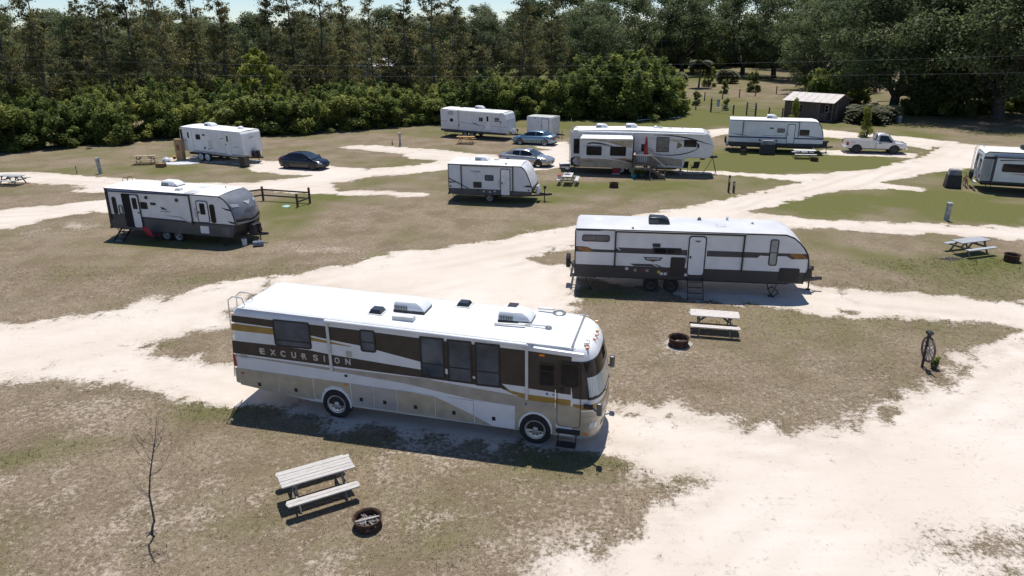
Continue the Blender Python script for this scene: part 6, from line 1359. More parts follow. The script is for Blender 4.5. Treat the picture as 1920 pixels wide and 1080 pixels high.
for px, y, s, k, wh in ((905, 106, .82, 0, 'rightmost'), (648, 108, .72, 1, 'third from the left'), (735, 114, .95, 1, 'in front of the far house'), (560, 104, .62, 0, 'second from the left'), (870, 111, .70, 1, 'second from the right'), (130, 108, .6, 1, 'leftmost')):
    plant('young_cedar', CN[k], 'smaller conical cedar standing just behind the hedge, ' + wh, 'tree', PX(px, y), y, s * 1.05, RP.uniform(0, 360), 'smaller conical cedars', s)
plant('lime_tree', LIME, 'yellow-green leafy tree standing out among the cedars', 'tree', PX(488, 99), 99, .95, 40, None, 1.12)
# undergrowth between the hedge and the cedars
ul_ = 'low undergrowth shrub in the shade between hedge and cedars'
px = -60
while px < 1010:
    for y in (103, 114, 126):
        yy = y + RP.uniform(-3, 3) - (14 if px < 330 and y < 105 else 0) * (1 - px / 330) * .8
        plant('undergrowth_shrub', H_[RP.randrange(5)], ul_, 'shrub', PX(px + RP.uniform(-15, 15), yy), yy, RP.uniform(.85, 1.25), RP.uniform(0, 360), 'undergrowth shrubs behind the hedge', RP.uniform(.55, .95))
    px += 44
# wood behind
wl = 'broad dark tree in the wood behind the cedars'
k = 0
for y, x0, x1, st, hs in ((142, -60, 960, 66, .82), (163, -40, 1010, 70, .90), (192, -60, 1080, 84, .95)):
    px = x0
    while px < x1:
        if not (y < 150 and 660 < px < 745):
            plant('woodland_tree', OA[(k * 3 + int(y)) % 5], wl, 'tree', PX(px, y), y + RP.uniform(-6, 6), hs * RP.uniform(.92, 1.1), RP.uniform(0, 360), 'trees of the wood behind the cedars', hs * RP.uniform(.84, 1.02))
        px += st * RP.uniform(.8, 1.2); k += 1
for i in range(17):
    px = 1020 + i * 32; y = 214 + RP.uniform(-8, 8)
    plant('thicket_shrub', H_[i % 5], 'tall thicket shrub closing the view under the far oaks', 'shrub', PX(px, y), y, RP.uniform(2.2, 2.8), RP.uniform(0, 360), 'thicket under the far oaks', RP.uniform(2.0, 2.8))
plant('hedge_shrub', H_[1], 'dense green hedge shrub filling the gap left of the older two-door trailer', 'shrub', -44.2, 79.2, 1.1, 77, 'hedge shrubs behind the pitches', .95)
rl = 'large dark oak in the background wood beyond the grass field'
for i, (px, y, s) in enumerate([(1010, 150, 1.02), (1065, 168, 1.1), (1115, 152, .98), (1170, 176, 1.16), (1225, 190, 1.2), (1285, 182, 1.14), (1345, 188, 1.2), (1400, 176, 1.12), (1460, 168, 1.14), (1520, 158, 1.08), (1150, 205, 1.2), (1110, 138, .8), (1320, 215, 1.3), (1480, 200, 1.3), (1540, 128, .92), (1560, 138, 1.05), (1590, 170, 1.2), (1660, 150, 1.1), (1740, 145, 1.1), (1830, 140, 1.1), (1920, 135, 1.1), (1985, 122, 1.1)]):
    plant('oak_tree', OA[i % 3], rl, 'tree', PX(px, y), y, s * 1.08, RP.uniform(0, 360), 'oaks of the background wood on the right', s)
for (x, y, s, k, r, lab) in ((53.5, 101, .92, 0, 20, 'huge dark live oak above the brown shed'), (63, 93, 1.05, 1, 200, 'huge dark live oak shading the ground at the right'), (76, 90, 1.0, 0, 130, 'huge dark live oak at the far right edge')):
    plant('live_oak', BIG[k], lab, 'tree', x, y, s, r, 'huge live oaks at the right', s * .98)
for px, y, s in ((1555, 105, 1.0), (1745, 98, .85), (1800, 97, .9), (1850, 100, .9), (1900, 104, .9), (1950, 100, 1.0), (1770, 108, 1.0), (1600, 112, 1.0), (1540, 122, .8), (1600, 130, 1.1), (1740, 125, 1.1), (1850, 122, 1.1), (1930, 118, 1.1)):
    plant('understorey_shrub', H_[int(px) % 5], 'leafy shrub growing in the shade under the oaks', 'shrub', PX(px, y), y, s * 1.3, RP.uniform(0, 360), 'shrubs under the oaks', s * 1.2)
SM = [shrub(150, 3., 1.0, 120, 'lime', 18, .12), shrub(151, 3., 1.3, 120, 'hedge', 18, .13)]
plant('young_tree', SM[0], 'bright yellow-green sapling behind the pickup truck', 'shrub', 39.1, 78.6, .62, 10, None, .85)
plant('young_tree', SM[0], 'thin yellow-green young tree in front of the brown shed window', 'shrub', 35.9, 90.8, .62, 100, None, .80)
plant('young_tree', SM[0], 'bright lime shrub by the fence beyond the clump', 'shrub', 26.3, 114, .85, 200, None, 1.15)
for i, (x, y, s, lab) in enumerate(((28.8, 112, .55, 'small dark shrub right of the bright lime shrub'), (38.6, 131, .62, 'low shrub on the back fence line left of the gap'), (44.6, 134, .95, 'rounded shrub at the right end of the back fence'), (31.4, 105.5, .45, 'small weedy shrub beside the gate post'), (39.5, 146, 1.0, 'leafy shrub beside the small palm in the field'))):
    plant('field_shrub', SM[1], lab, 'shrub', x, y, s, i * 70, None, s * 1.05)

def palm(name, label, x, y, trunk_h, fr_len, n, droop, seed, width=.35, group=None):
    R = random.Random(seed); p = thing(name, label, 'palm', (x, y, 0), 0, group)
    m = MB(); limb(m, (0, 0, -.1), (.1, 0, trunk_h), .20, .17, R, 5, 8, .02); m.build('trunk', PBARK, p, smooth=50)
    V, F, T = [], [], []
    for k in range(n):
        a = R.uniform(0, 6.283); el = R.uniform(-.35, 1.25); L_ = fr_len * R.uniform(.75, 1.1); c, s = math.cos(a), math.sin(a); pr = None; x0, z0 = 0., trunk_h
        tt = R.uniform(.2, .9)
        for i in range(7):
            e = el - droop * i / 6 * 1.6; x0 += L_ / 7 * math.cos(e); z0 += L_ / 7 * math.sin(e); w_ = width * math.sin(math.pi * (i + .6) / 7.4)
            for sd_ in (-1, 1):
                for j in range(3):
                    b = len(V); o = (x0 - L_ / 7 * j / 3, z0)
                    px_, py_ = o[0] * c, o[0] * s; tx, ty = -s * sd_, c * sd_
                    V += [(px_ + .1, py_, o[1]), (px_ + .1 + c * .26, py_ + s * .26, o[1]), (px_ + .1 + tx * w_ + c * w_ * .7, py_ + ty * w_ + s * w_ * .7, o[1] - w_ * .45)]; F.append((b, b + 1, b + 2)); T += [tt + R.uniform(-.1, .1)] * 3
    me = bpy.data.meshes.new('fronds'); me.from_pydata(V, [], F); at = me.attributes.new('tint', 'FLOAT', 'POINT'); at.data.foreach_set('value', np.clip(np.array(T, np.float32), 0, 1)); me.materials.append(LM['palm'])
    o = bpy.data.objects.new('fronds', me); col.objects.link(o); o.parent = p
    return p
palm('palmetto', 'big clump of drooping palmetto fronds beside the brown shed', 44.6, 90.2, .9, 3.3, 110, 1.0, 3, .6)
palm('palmetto', 'second palmetto clump under the oaks, left of the barrel', 47.2, 92.0, 1.0, 2.9, 80, 1.0, 4, .6)
palm('sabal_palm', 'sabal palm standing in the grass field', 36.9, 143, 4.4, 2.7, 70, 1.1, 5, .75)
palm('pindo_palm', 'rounded weeping palm at the left of the field', 33.9, 150, 1.7, 3.2, 90, 1.5, 6, .7)
palm('pindo_palm', 'rounded weeping palm at the back of the field, right of the tall palm', 45.6, 154, 1.8, 3.4, 90, 1.5, 7, .7)

# purple flowers in the turf
o = MB(); R = random.Random(2)
for k in range(90):
    x, y = R.gauss(0, .45), R.gauss(0, .16); o.tube((x, y, 0), (x, y, .06), .012, 3, .02)
o = o.build('flower_patch', M('purple_flower', (.16, .12, .26), .8, var=.4), None, kind='stuff'); o.location = (23.5, 35.9, 0); tag(o, 'small patch of purple flowers left of the blue-grey picnic table', 'flowers')

# ---------------------------------------------------------------- shed, fences, gates, pole, wires, far house
BROWN = M('shed_brown_boards', (.115, .088, .076), .8, var=.2, scale=3, grain=(7, 7, .6), bump=.3, bscale=6)
TRIM = M('shed_trim', (.17, .15, .135), .8, var=.2)
def shed():
    p = thing('garden_shed', 'dark brown shed with pale metal roof and a railed porch', 'shed', (36.2, 95.3, 0), -46)
    L_, D, z1, zr = 6.3, 5.0, 2.45, 3.25
    MB().box(0, 4.5, 0, D, .15, z1).build('wall', BROWN, p); MB().box(4.5, L_, 1.5, D, .15, z1).build('porch_wall', BROWN, p)
    MB().prism([(0, z1), (D, z1), (D / 2, zr - .05)], 0.02, L_ - .02, lambda a, b, d: (d, a, b)).build('gable', BROWN, p)
    for k in range(23):                                                              # vertical boards on the front wall
        MB().box(.01 + k * .195, .185 + k * .195, -.025, 0, .15, z1 - .02).build('board', BROWN, p)
    RM = M('roof_metal', (.47, .43, .40), .45, .2, var=.08, scale=2)
    for k in range(7):
        x0 = -.25 + k * (L_ + .5) / 7; x1 = x0 + (L_ + .5) / 7 - .015
        MB().add([(x0, -.4, z1 - .08), (x1, -.4, z1 - .08), (x1, D / 2, zr), (x0, D / 2, zr), (x0, -.4, z1 - .03), (x1, -.4, z1 - .03), (x1, D / 2, zr + .05), (x0, D / 2, zr + .05)], [(0,3,2,1),(4,5,6,7),(0,1,5,4),(1,2,6,5),(2,3,7,6),(3,0,4,7)]).build('roof_panel', RM, p)
        MB().beam((x0, -.4, z1 - .015), (x0, D / 2, zr + .065), .04, .03).build('roof_seam', RM, p)
    MB().add([(-.25, D + .4, z1 - .08), (L_ + .25, D + .4, z1 - .08), (L_ + .25, D / 2, zr), (-.25, D / 2, zr), (-.25, D + .4, z1 - .03), (L_ + .25, D + .4, z1 - .03), (L_ + .25, D / 2, zr + .05), (-.25, D / 2, zr + .05)], [(0,3,2,1),(4,5,6,7),(0,1,5,4),(1,2,6,5),(2,3,7,6),(3,0,4,7)]).build('rear_roof', RM, p)
    T = lambda a, b, d: (a, -.025 - d, b)
    window(p, 1.75, 1.0, 2.45, 1.95, .02, .07, TRIM, NIGHT, T, 'h', .5); 
    T2 = lambda a, b, d: (a, 1.5 - d, b)
    window(p, 4.65, 1.05, 5.15, 1.95, .02, .05, OFFW, NIGHT, T2, 'h', .5); dr = MB().prism(rr(5.3, .2, 6.0, 2.1, .02), 0, .04, T2).build('door', M('shed_door', (.05, .04, .036), .7), p); MB().prism(rr(5.36, 1.1, 5.42, 1.2, .01), .04, .08, T2).build('handle', ALU, dr)
    MB().box(4.5, L_, -.02, 1.5, .12, .2).build('porch_floor', BROWN, p)
    for x in (4.56, 5.5, L_ - .06): MB().box(x - .05, x + .05, .0, .1, .2, z1 - .05).build('porch_post', TRIM, p) if x != 5.5 else None
    MB().box(4.6, 5.6, .02, .08, .98, 1.04).build('porch_rail', TRIM, p)
    for k in range(9): MB().box(4.66 + k * .11, 4.70 + k * .11, .03, .07, .2, .98).build('baluster', TRIM, p)
    for k in range(2): MB().box(5.62, 6.2, -.3 * (k + 1), -.3 * k - .03, .10 - .07 * k, .13 - .07 * k).build('porch_step', BROWN, p)
    MB().box(-.03, .05, -.05, .0, .15, z1).build('corner_board', TRIM, p)
shed()

FP = wood('fence_post_wood', (.08, .065, .055))
WIRE = M('fence_wire', (.16, .16, .15), .6, .5)
def wire_fence(label, pts, h=1.25, n=5, stay=True):
    p = thing('wire_fence', label, 'fence', (*pts[0], 0), 0)
    x0, y0 = pts[0]
    for (x, y) in pts: MB().box(x - x0 - .07, x - x0 + .07, y - y0 - .07, y - y0 + .07, -.05, h + .1).build('post', FP, p)
    for k in range(n):
        m = MB()
        for a, b in zip(pts, pts[1:]): m.tube((a[0] - x0, a[1] - y0, .15 + k * h / n), (b[0] - x0, b[1] - y0, .15 + k * h / n), .008, 4)
        m.build('wire', WIRE, p)
    return p
wire_fence('wire fence with dark wooden posts along the near side of the field', [(22.1, 110.7), (24.0, 109.1), (26.3, 107.2), (27.2, 106.0), (28.7, 103.3)])
wire_fence('wire fence with dark posts crossing the field further back', [(31.8, 118.8), (35.4, 121.1), (39.1, 124.0), (42.5, 126.1), (47.4, 129.6)])
wire_fence('wire fence between the wide gate and the brown shed', [(30.9, 99.9), (32.5, 99.2)]); wire_fence('last stretch of wire fence joining the narrow gate to the shed', [(33.4, 98.1), (34.6, 96.4), (36.0, 95.3)])
p = thing('field_gate', 'wide grey pipe gate into the field', 'gate', (28.7, 103.3, 0), math.degrees(math.atan2(-3.4, 2.2)))
for k in range(4): MB().tube((.15, 0, .25 + k * .3), (3.9, 0, .25 + k * .3), .025, 6).build('rail', STEEL, p)
for x in (.15, 2.0, 3.9): MB().tube((x, 0, .2), (x, 0, 1.2), .025, 6).build('upright', STEEL, p)
BG = M('blue_grey_gate', (.09, .11, .14), .5)
p = thing('narrow_gate', 'narrow blue-grey barred gate between two posts', 'gate', (32.5, 99.2, 0), math.degrees(math.atan2(-1.1, .9)))
for x in (0, 1.35): MB().box(x - .07, x + .07, -.07, .07, 0, 1.75).build('post', BG, p)
for k in range(5): MB().tube((.1, 0, .25 + k * .33), (1.28, 0, .25 + k * .33), .03, 6).build('bar', BG, p)
p = thing('sign_post', 'dark gate post with a pale notice board beside the wide gate', 'sign', (28.7, 103.4, 0), -10)
MB().box(-.1, .1, -.1, .1, 0, 1.9).build('post', FP, p); MB().box(.75, 1.15, -.03, .03, .75, 1.75).build('board', M('notice_board', (.38, .40, .46), .6, var=.3, scale=3), p); MB().tube((.1, 0, 1.6), (1.15, 0, 1.7), .02, 5).build('arm', FP, p)
GR = M('green_pipe', (.03, .09, .07), .5)
p = thing('pipe_corral', 'dark green pipe corral railing under the live oaks', 'fence', (50.5, 99.5, 0), 12)
for k in range(4): MB().tube((k * 2.6, 0, 0), (k * 2.6, 0, 1.7), .06, 6).build('post', GR, p)
for z in (.6, 1.1, 1.65): MB().tube((0, 0, z), (7.8, 0, z), .045, 6).build('rail', GR, p)
p = thing('barrel', 'pale grey barrel standing in the shade by the palmetto', 'barrel', (48.9, 90.3, 0), 0); MB().lathe([(.26, 0), (.29, .05), (.29, .4), (.31, .43), (.29, .46), (.29, .85), (.27, .9), (0, .9)], (0, 0, 0), 'z', 18).build('drum', M('barrel_grey', (.34, .35, .36), .6, var=.2), p, smooth=40); MB().lathe([(.3, .42), (.315, .44), (.3, .46)], (0, 0, 0), 'z', 18).build('hoop', STEEL, p)
p = thing('utility_pole', 'wooden utility pole with a crossarm at the far edge of the field', 'utility pole', (36.3, 178.2, 0), 0)
MB().tube((0, 0, -.2), (0, 0, 8.6), .16, 8, .11).build('pole', PBARK, p); MB().box(-1.2, 1.2, -.06, .06, 7.9, 8.05).build('crossarm', PBARK, p)
for x in (-1.1, 0, 1.1): MB().lathe([(.05, 0), (.07, .1), (.03, .2)], (x, 0, 8.05 if x else 8.6), 'z', 8).build('insulator', STEEL, p)
WR = M('overhead_wire', (.42, .42, .42), .5, .5)
for lab, pts in (('upper overhead power wire strung across in front of the trees', [(-75, 10.4), (-50.9, 9.28), (-29.7, 8.45), (32.2, 8.35), (51.5, 8.6), (75, 9.2)]), ('lower overhead power wire strung across in front of the trees', [(-75, 8.8), (-51.2, 7.95), (-29.9, 7.37), (28.1, 7.0), (40, 6.9), (51.9, 7.0), (75, 7.4)])):
    c = np.polyfit([a for a, b in pts], [b for a, b in pts], 4); xs = np.linspace(-75, 75, 60)
    o = MB().path([(x, 74., float(np.polyval(c, x))) for x in xs], .006, 4).build('power_wire', WR, None); tag(o, lab, 'power wire')
p = thing('far_house', 'small white-roofed house half hidden behind the cedars', 'house', (-24.8, 136, 0), -12)
MB().box(-3.3, 3.3, 0, 6, 0, 4.9).build('wall', M('house_wall', (.45, .50, .56), .7), p)
for sgn in (-1, 1): MB().add([(-3.8, -.5, 5.0 - .2), (3.8, -.5, 4.8), (3.8, 3, 6.1), (-3.8, 3, 6.1), (-3.8, -.5, 4.95), (3.8, -.5, 4.95), (3.8, 3, 6.25), (-3.8, 3, 6.25)] if sgn < 0 else [(-3.8, 6.5, 4.8), (3.8, 6.5, 4.8), (3.8, 3, 6.1), (-3.8, 3, 6.1), (-3.8, 6.5, 4.95), (3.8, 6.5, 4.95), (3.8, 3, 6.25), (-3.8, 3, 6.25)], [(0,3,2,1),(4,5,6,7),(0,1,5,4),(1,2,6,5),(2,3,7,6),(3,0,4,7)]).build('roof', M('white_metal_roof', (.78, .78, .77), .4), p)
for x in (-1.9, .9): window(p, x, 2.6, x + 1.0, 3.9, .02, .08, OFFW, NIGHT, lambda a, b, d: (a, -d, b))
for lab, a, b in (('white plastic pipe lying in the grass behind the fifth wheel, the longer', (21.2, 96.0), (22.9, 97.2)), ('white plastic pipe lying in the grass behind the fifth wheel, the fainter left one', (16.6, 94.2), (18.6, 95.4))):
    o = MB().tube((a[0] - a[0], 0, .06), (b[0] - a[0], b[1] - a[1], .06), .06, 8).build('plastic_pipe', WHITE, None); o.location = (*a, 0); tag(o, lab, 'pipe')

# ---------------------------------------------------------------- deck and gear round the fifth wheel
DK = wood('deck_wood', (.16, .12, .09)); DP = wood('deck_rail_wood', (.34, .30, .26))
FW = ((5.09, 60.42, 0), -11.81)
def deck():
    p = thing('wooden_deck', 'small brown wooden deck with railings and stairs at the fifth wheel door', 'deck', *FW)
    s0, s1, t0, t1, z = 5.42, 6.85, -1.75, -.08, .92
    for k in range(11): MB().box(s0, s1, t0 + k * .152, t0 + k * .152 + .14, z - .035, z).build('deck_board', DK, p)
    for s, t in ((s0 + .05, t0 + .05), (s1 - .05, t0 + .05), (s0 + .05, t1 - .05), (s1 - .05, t1 - .05)): MB().box(s - .05, s + .05, t - .05, t + .05, 0, 1.92 if t < -1 or s < 6 else z).build('post', DK, p)
    MB().box(s0, s1, t0 - .02, t0 + .03, z - .2, z - .036).build('rim_joist', DK, p)
    MB().box(s0, s1, t0 - .03, t0 + .11, 1.90, 1.94).build('handrail', DP, p); MB().box(s0, s1, t0 + .01, t0 + .06, 1.08, 1.14).build('lower_rail', DK, p)
    MB().box(s0 - .03, s0 + .11, t0 + .13, t1, 1.90, 1.94).build('handrail', DP, p)
    for k in range(8): MB().box(s0 + .16 + k * .155, s0 + .20 + k * .155, t0 + .015, t0 + .055, 1.0, 1.9).build('baluster', DK, p)
    for k in range(8): MB().box(s0 + .02, s0 + .06, t0 + .25 + k * .18, t0 + .29 + k * .18, z, 1.9).build('baluster', DK, p)
    for t in (t0 + .06, t0 + 1.0):                                                   # stair flight going down to the right
        MB().beam((s1, t, z - .12), (s1 + 1.15, t, .08), .04, .22).build('stringer', DK, p); MB().beam((s1 - .05, t, 1.92), (s1 + 1.15, t, 1.0), .12, .04).build('stair_handrail', DP, p); MB().box(s1 + 1.1, s1 + 1.2, t - .05, t + .05, 0, 1.02).build('newel_post', DK, p)
        for k in range(6): x = s1 + .12 + k * .165; MB().box(x, x + .035, t - .02, t + .02, z - .1 - k * .128, 1.82 - k * .128).build('baluster', DK, p)
    for k in range(4): MB().box(s1 + .08 + k * .27, s1 + .36 + k * .27, t0 + .08, t0 + .98, z - .22 - k * .19, z - .185 - k * .19).build('tread', DK, p)
    LT = M('string_light_glass', (.75, .62, .42), .3)
    for k in range(5): MB().lathe([(0, 0), (.05, .05), (.03, .1)], (s0 + .1 + k * .3, t0 - .06, z + .02 - (k % 2) * .1), 'z', 8).build('lantern', LT, p)
deck()
p = thing('patio_umbrella', 'closed red patio umbrella standing on the wooden deck', 'umbrella', (5.09 + 6.35 * math.cos(rad(-11.81)) + 1.1 * math.sin(rad(-11.81)), 60.42 + 6.35 * math.sin(rad(-11.81)) - 1.1 * math.cos(rad(-11.81)), .92), 0)
MB().tube((0, 0, 0), (0, 0, 2.5), .025, 8).build('pole', ALU, p); MB().lathe([(.17, .95), (.19, 1.0), (.15, 1.5), (.11, 2.0), (.04, 2.42), (0, 2.45)], (0, 0, 0), 'z', 12).build('folded_canopy', M('red_canvas', (.33, .045, .04), .8, var=.3, scale=9, grain=(6, 6, .5)), p, smooth=20); MB().lathe([(.25, 0), (.25, .06), (.05, .09)], (0, 0, 0), 'z', 16).build('base', CHASSIS, p)
def pot(label, x, y, r, h, c, leaf=True, kind='lime'):
    p = thing('plant_pot', label, 'plant pot', (x, y, 0), 0, None)
    MB().lathe([(r * .7, 0), (r, h), (r * 1.06, h), (r * 1.06, h * 1.06), (r * .9, h * 1.06), (r * .88, h * .9), (0, h * .9)], (0, 0, 0), 'z', 18).build('pot', M('pot_%d' % int(x * 10), c, .5), p, smooth=35)
    if leaf:
        b = bpy.data.objects.new('foliage', crown('foliage', [(0, 0, h * 1.5, r, r, h * .7), (.05, 0, h * 2.1, r * .7, r * .7, h * .6)], .07, 90, 5, LM[kind])); col.objects.link(b); b.parent = p
pot('teal plant pot with a yellow-green plant under the deck', 10.15, 57.75, .26, .32, (.02, .22, .27)); pot('dark grey plant pot right of the teal pot', 10.78, 57.7, .26, .34, (.05, .055, .06), True, 'hedge')
pot('green pot plant at the foot of the wagon wheel', 15.5, 23.2, .13, .18, (.05, .06, .05), True, 'hedge')
p = thing('firewood_crate', 'pale wooden crate on the ground right of the deck stairs', 'crate', (12.4, 57.6, 0), -12)
for z in (.02, .12, .22): MB().box(-.25, .25, -.18, .18, z, z + .08).build('slat', wood('crate_wood', (.42, .30, .19)), p)
p = thing('cooler', 'red cooler box standing beside the fifth wheel axle', 'cooler', (8.95, 59.6, 0), -12)
MB().add(*_taper(-.32, .32, -.22, .22, .06, .58, -.02)).build('tub', M('cooler_red', (.34, .025, .035), .4), p, bevel=.03); MB().box(-.35, .35, -.25, .25, .58, .66).build('lid', M('cooler_red', (.34, .025, .035), .4), p, bevel=.02); MB().box(-.33, .33, -.23, .23, 0, .06).build('base', OFFW, p)
p = thing('dish_tripod', 'black tripod with a flat antenna head under the fifth wheel nose', 'tripod', (17.0, 59.3, 0), 20)
for k in range(3): a = k * 2.094 + .5; MB().tube((0, 0, 1.35), (.72 * math.cos(a), .72 * math.sin(a), 0), .025, 6).build('leg', BLACK, p)
MB().add(*_taper(-.35, .35, -.22, .22, 1.35, 1.52, .06)).build('antenna_head', BLACK, p, bevel=.03)
def camp_chair(label, x, y, rz, c, recl=.25):
    p = thing('folding_chair', label, 'chair', (x, y, 0), rz, None); cl = M('chair_cloth_%d%d' % (int(c[0] * 99), int(c[2] * 99)), c, .85, var=.2); fr = CHASSIS
    MB().add([(-.26, -.25, .40), (.26, -.25, .40), (.26, .22, .36), (-.26, .22, .36), (-.26, -.25, .43), (.26, -.25, .43), (.26, .22, .39), (-.26, .22, .39)], [(0,3,2,1),(4,5,6,7),(0,1,5,4),(1,2,6,5),(2,3,7,6),(3,0,4,7)]).build('seat', cl, p)
    MB().add([(-.26, .22, .42), (.26, .22, .42), (.26, .22 + recl, .98), (-.26, .22 + recl, .98), (-.26, .25, .42), (.26, .25, .42), (.26, .25 + recl, .98), (-.26, .25 + recl, .98)], [(0,3,2,1),(4,5,6,7),(0,1,5,4),(1,2,6,5),(2,3,7,6),(3,0,4,7)]).build('backrest', cl, p)
    for sx in (-.27, .27):
        MB().tube((sx, -.27, 0), (sx, .24 + recl, 1.0 - .0), .014, 5).tube((sx, .36, 0), (sx, -.25, .60), .014, 5).tube((sx, -.28, .60), (sx, .30, .60), .016, 5).build('side_frame', fr, p)
camp_chair('red folding camp chair in the shade of the grey-nosed trailer', -21.35, 40.55, 155, (.36, .03, .06)); camp_chair('dark folding chair beside the front of the fifth wheel', 14.9, 60.2, 170, (.04, .035, .035)); camp_chair('second dark folding chair right of the first by the fifth wheel', 15.7, 60.0, 190, (.045, .04, .036)); camp_chair('black camp chair in front of the blue-striped trailer', 22.6, 68.75, 160, (.03, .03, .035))
p = thing('bucket', 'white plastic bucket under the grey-nosed trailer hitch', 'bucket', (-15.62, 39.55, 0), 0); MB().lathe([(.13, 0), (.155, .36), (.165, .36), (.165, .39), (.14, .39), (.12, .06), (0, .06)], (0, 0, 0), 'z', 18).build('tub', OFFW, p, smooth=35); MB().path([(-.16, 0, .36), (-.12, -.14, .28), (.12, -.14, .28), (.16, 0, .36)], .006, 4).build('handle', STEEL, p)
p = thing('gear_bag', 'grey duffel bag at the jack of the grey-nosed trailer', 'bag', (-14.75, 39.35, 0), 20); MB().lathe([(0, -.3), (.15, -.29), (.18, -.2), (.17, 0), (.18, .2), (.15, .29), (0, .3)], (0, 0, .16), 'x', 14).build('bag_body', M('bag_grey', (.15, .18, .22), .8, var=.3, scale=6, bump=.5), p, smooth=50); MB().path([(-.15, 0, .3), (-.1, 0, .42), (.1, 0, .42), (.15, 0, .3)], .015, 5).build('strap', BLACK, p)
p = thing('cardboard_box', 'tall brown cardboard box leaning at the older two-door trailer', 'box', (-31.75, 68.0, 0), -20); CB = M('cardboard', (.36, .235, .12), .85, var=.12); MB().box(-.4, .4, -.2, .2, 0, 2.0).build('carton', CB, p); MB().box(-.16, .2, -.206, -.2, .95, 1.5).build('printed_label', M('print_brown', (.17, .08, .045), .8), p); MB().box(-.03, .03, -.204, .204, 2.0, 2.004).build('tape', M('tape', (.45, .32, .18), .4), p)
o = MB(); n = 24; R = random.Random(6); o.prism([(1.7 * math.cos(2 * math.pi * i / n) * R.uniform(.85, 1.1), .75 * math.sin(2 * math.pi * i / n) * R.uniform(.8, 1.1)) for i in range(n)], .0, .03, lambda a, b, d: (a, b, d)); o = o.build('ground_sheet', M('silver_sheet', (.62, .64, .66), .45, var=.2, scale=5, bump=.8, bscale=6), None); o.location = (-31.0, 66.1, .004); tag(o, 'crumpled silver ground sheet in front of the older two-door trailer', 'ground sheet')
p = thing('rubbish_bag', 'white knotted rubbish bag by the brown picnic table', 'bag', (-32.7, 66.9, 0), 0); MB().lathe([(.2, 0), (.36, .12), (.34, .3), (.18, .42), (.06, .46), (.09, .54), (0, .55)], (0, 0, 0), 'z', 14).build('sack', M('white_plastic', (.7, .7, .72), .4, bump=.8, bscale=8), p, smooth=50); MB().lathe([(.07, .44), (.08, .46), (.07, .48)], (0, 0, 0), 'z', 10).build('knot', OFFW, p)
p = thing('wooden_crate', 'small brown wooden crate on the grass below the silver sheet', 'crate', (-32.0, 64.3, 0), -10)
for z in (.02, .14, .26): MB().box(-.4, .4, -.25, .25, z, z + .1).build('slat', wood('crate_brown', (.24, .14, .07)), p)
p = thing('toy_tractor', 'yellow toy lying on the ground beside the cardboard box', 'toy', (-32.35, 68.6, 0), 15); YT = M('toy_yellow', (.65, .5, .03), .5); MB().box(-.45, .35, -.12, .12, .12, .28).build('toy_body', YT, p, bevel=.03); MB().box(-.1, .2, -.1, .1, .28, .48).build('toy_cab', YT, p, bevel=.02)
for x in (-.3, .22):
    for t in (-.14, .14): MB().lathe([(.12, -.03), (.12, .03)], (x, t, .12), 'y', 12).build('toy_wheel', BLACK, p)
def camp_table(label, x, y, rz):
    p = thing('folding_table', label, 'table', (x, y, 0), rz); MB().box(-.45, .45, -.3, .3, .46, .49).build('tabletop', M('table_grey', (.42, .45, .5), .5), p)
    for s in (-.4, .4): MB().tube((s, -.27, 0), (s, .27, .46), .012, 5).tube((s, .27, 0), (s, -.27, .46), .012, 5).build('leg_frame', ALU, p)
camp_table('low grey folding table beside the wheels of the older two-door trailer', -29.9, 66.9, -25)
p = thing('black_bin', 'black storage bin standing at the front of the older two-door trailer', 'bin', (-24.3, 64.2, 0), -25); MB().add(*_taper(-.3, .3, -.3, .3, 0, .9, -.04)).build('bin_body', BLACK, p, bevel=.03); MB().box(-.36, .36, -.36, .36, .9, .97).build('bin_lid', BLACK, p, bevel=.02)
COVER = M('black_vinyl_cover', (.018, .018, .02), .55, var=.3, scale=3, bump=.6, bscale=5); GREYC = M('grey_vinyl_top', (.20, .20, .205), .5, var=.3, scale=4, bump=.5)
def covered_grill(label, x, y, rz, w_=.75, d=.4, h=1.15):
    p = thing('covered_grill', label, 'grill', (x, y, 0), rz); MB().add(*_taper(-w_, w_, -d, d, .02, h * .72, .09)).build('cover', COVER, p, bevel=.04); MB().add(*_taper(-w_ + .10, w_ - .10, -d + .1, d - .1, h * .70, h, .10)).build('cover_top', GREYC, p, bevel=.05)
    for sx in (-w_ + .1, w_ - .1): MB().box(sx - .03, sx + .03, -d + .1, d - .1, 0, .05).build('foot', BLACK, p)
covered_grill('black covered grill with a grey top by the blue-striped trailer', 24.8, 68.45, -12, .72, .45, 1.35); covered_grill('black covered grill on the lawn at the right trailer', 33.85, 53.3, -20, .55, .5, 1.4)
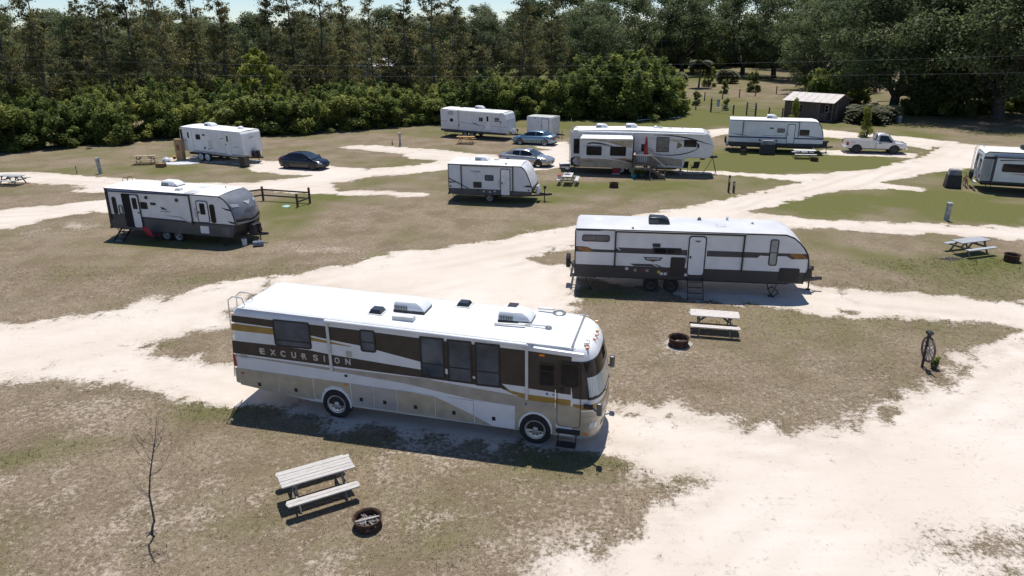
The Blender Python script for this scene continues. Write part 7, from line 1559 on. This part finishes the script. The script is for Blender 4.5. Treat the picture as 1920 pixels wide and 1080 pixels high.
def bicycle(label, x, y, rz):
    p = thing('bicycle', label, 'bicycle', (x, y, 0), rz)
    for wx in (-.52, .52):
        MB().lathe([(.31, -.02), (.335, -.02), (.335, .02), (.31, .02)], (wx, 0, .335), 'y', 24, True).build('wheel', RUBBER, p, smooth=40)
        m = MB()
        for k in range(8): a = k * math.pi / 4; m.tube((wx, 0, .335), (wx + .31 * math.cos(a), 0, .335 + .31 * math.sin(a)), .004, 3)
        m.build('spokes', ALU, p, kind='stuff')
    RF = M('bike_red', (.5, .06, .05), .35)
    MB().path([(-.52, 0, .335), (-.05, 0, .30), (.40, 0, .78), (-.18, 0, .72), (-.05, 0, .30)], .024, 6).tube((-.52, 0, .335), (-.18, 0, .72), .018, 6).build('frame', RF, p); MB().path([(.52, 0, .335), (.40, 0, .78), (.36, 0, .98)], .02, 6).build('fork', RF, p); MB().tube((.36, -.28, 1.0), (.36, .28, 1.0), .016, 6).build('handlebar', BLACK, p); MB().add(*_taper(-.32, -.06, -.08, .08, .84, .90, .02)).tube((-.18, 0, .72), (-.2, 0, .85), .014, 5).build('saddle', BLACK, p); MB().lathe([(.09, -.01), (.09, .01)], (-.05, .04, .30), 'y', 14).build('crank', STEEL, p)
bicycle('red bicycle leaning at the rear of the right trailer', 34.95, 53.5, 68)
p = thing('portable_grill', 'black portable grill standing on the white-topped picnic table', 'grill', (4.5, 55.95, .75), 80); MB().lathe([(.05, .1), (.2, .14), (.26, .26), (.26, .3), (.2, .42), (.05, .48), (0, .48)], (0, 0, 0), 'z', 16).build('kettle', COVER, p, smooth=40)
for k in range(3): a = k * 2.09; MB().tube((.12 * math.cos(a), .12 * math.sin(a), .14), (.22 * math.cos(a), .22 * math.sin(a), 0), .012, 5).build('leg', BLACK, p)
p = thing('cooler', 'small red and white cooler on the bench of the white-topped table', 'cooler', (3.85, 55.6, .46), 80); MB().box(-.2, .2, -.14, .14, 0, .22).build('tub', OFFW, p, bevel=.02); MB().box(-.21, .21, -.15, .15, .22, .3).build('lid', M('cooler_red', (.34, .025, .035), .4), p, bevel=.02)
p = thing('storage_tote', 'white and purple storage tote behind the fifth wheel rear corner', 'tote', (4.75, 62.2, 0), 10); MB().add(*_taper(-.4, .4, -.25, .25, 0, .4, -.04)).build('tub', M('tote_purple', (.12, .10, .26), .5), p, bevel=.02); MB().box(-.46, .46, -.31, .31, .4, .47).build('lid', OFFW, p, bevel=.02)
p = thing('planter_box', 'dark planter box at the rear corner of the fifth wheel', 'planter', (4.95, 60.75, 0), -12); MB().add(*_taper(-.6, .6, -.2, .2, 0, .36, -.03)).build('trough', M('planter_green', (.03, .06, .06), .5), p, bevel=.02); MB().box(-.58, .58, -.18, .18, .3, .375).build('soil', ASH, p)
p = thing('frisbee', 'pale turquoise plastic disc lying on the grass by the split rail fence', 'disc', (-16.0, 48.95, 0), 0); MB().lathe([(.26, 0), (.28, .03), (.24, .05), (0, .05)], (0, 0, 0), 'z', 20).build('disc', M('turquoise_plastic', (.32, .52, .5), .4), p, smooth=40); MB().lathe([(.28, .0), (.30, .015), (.28, .03)], (0, 0, 0), 'z', 20).build('rim', M('turquoise_plastic', (.32, .52, .5), .4), p)
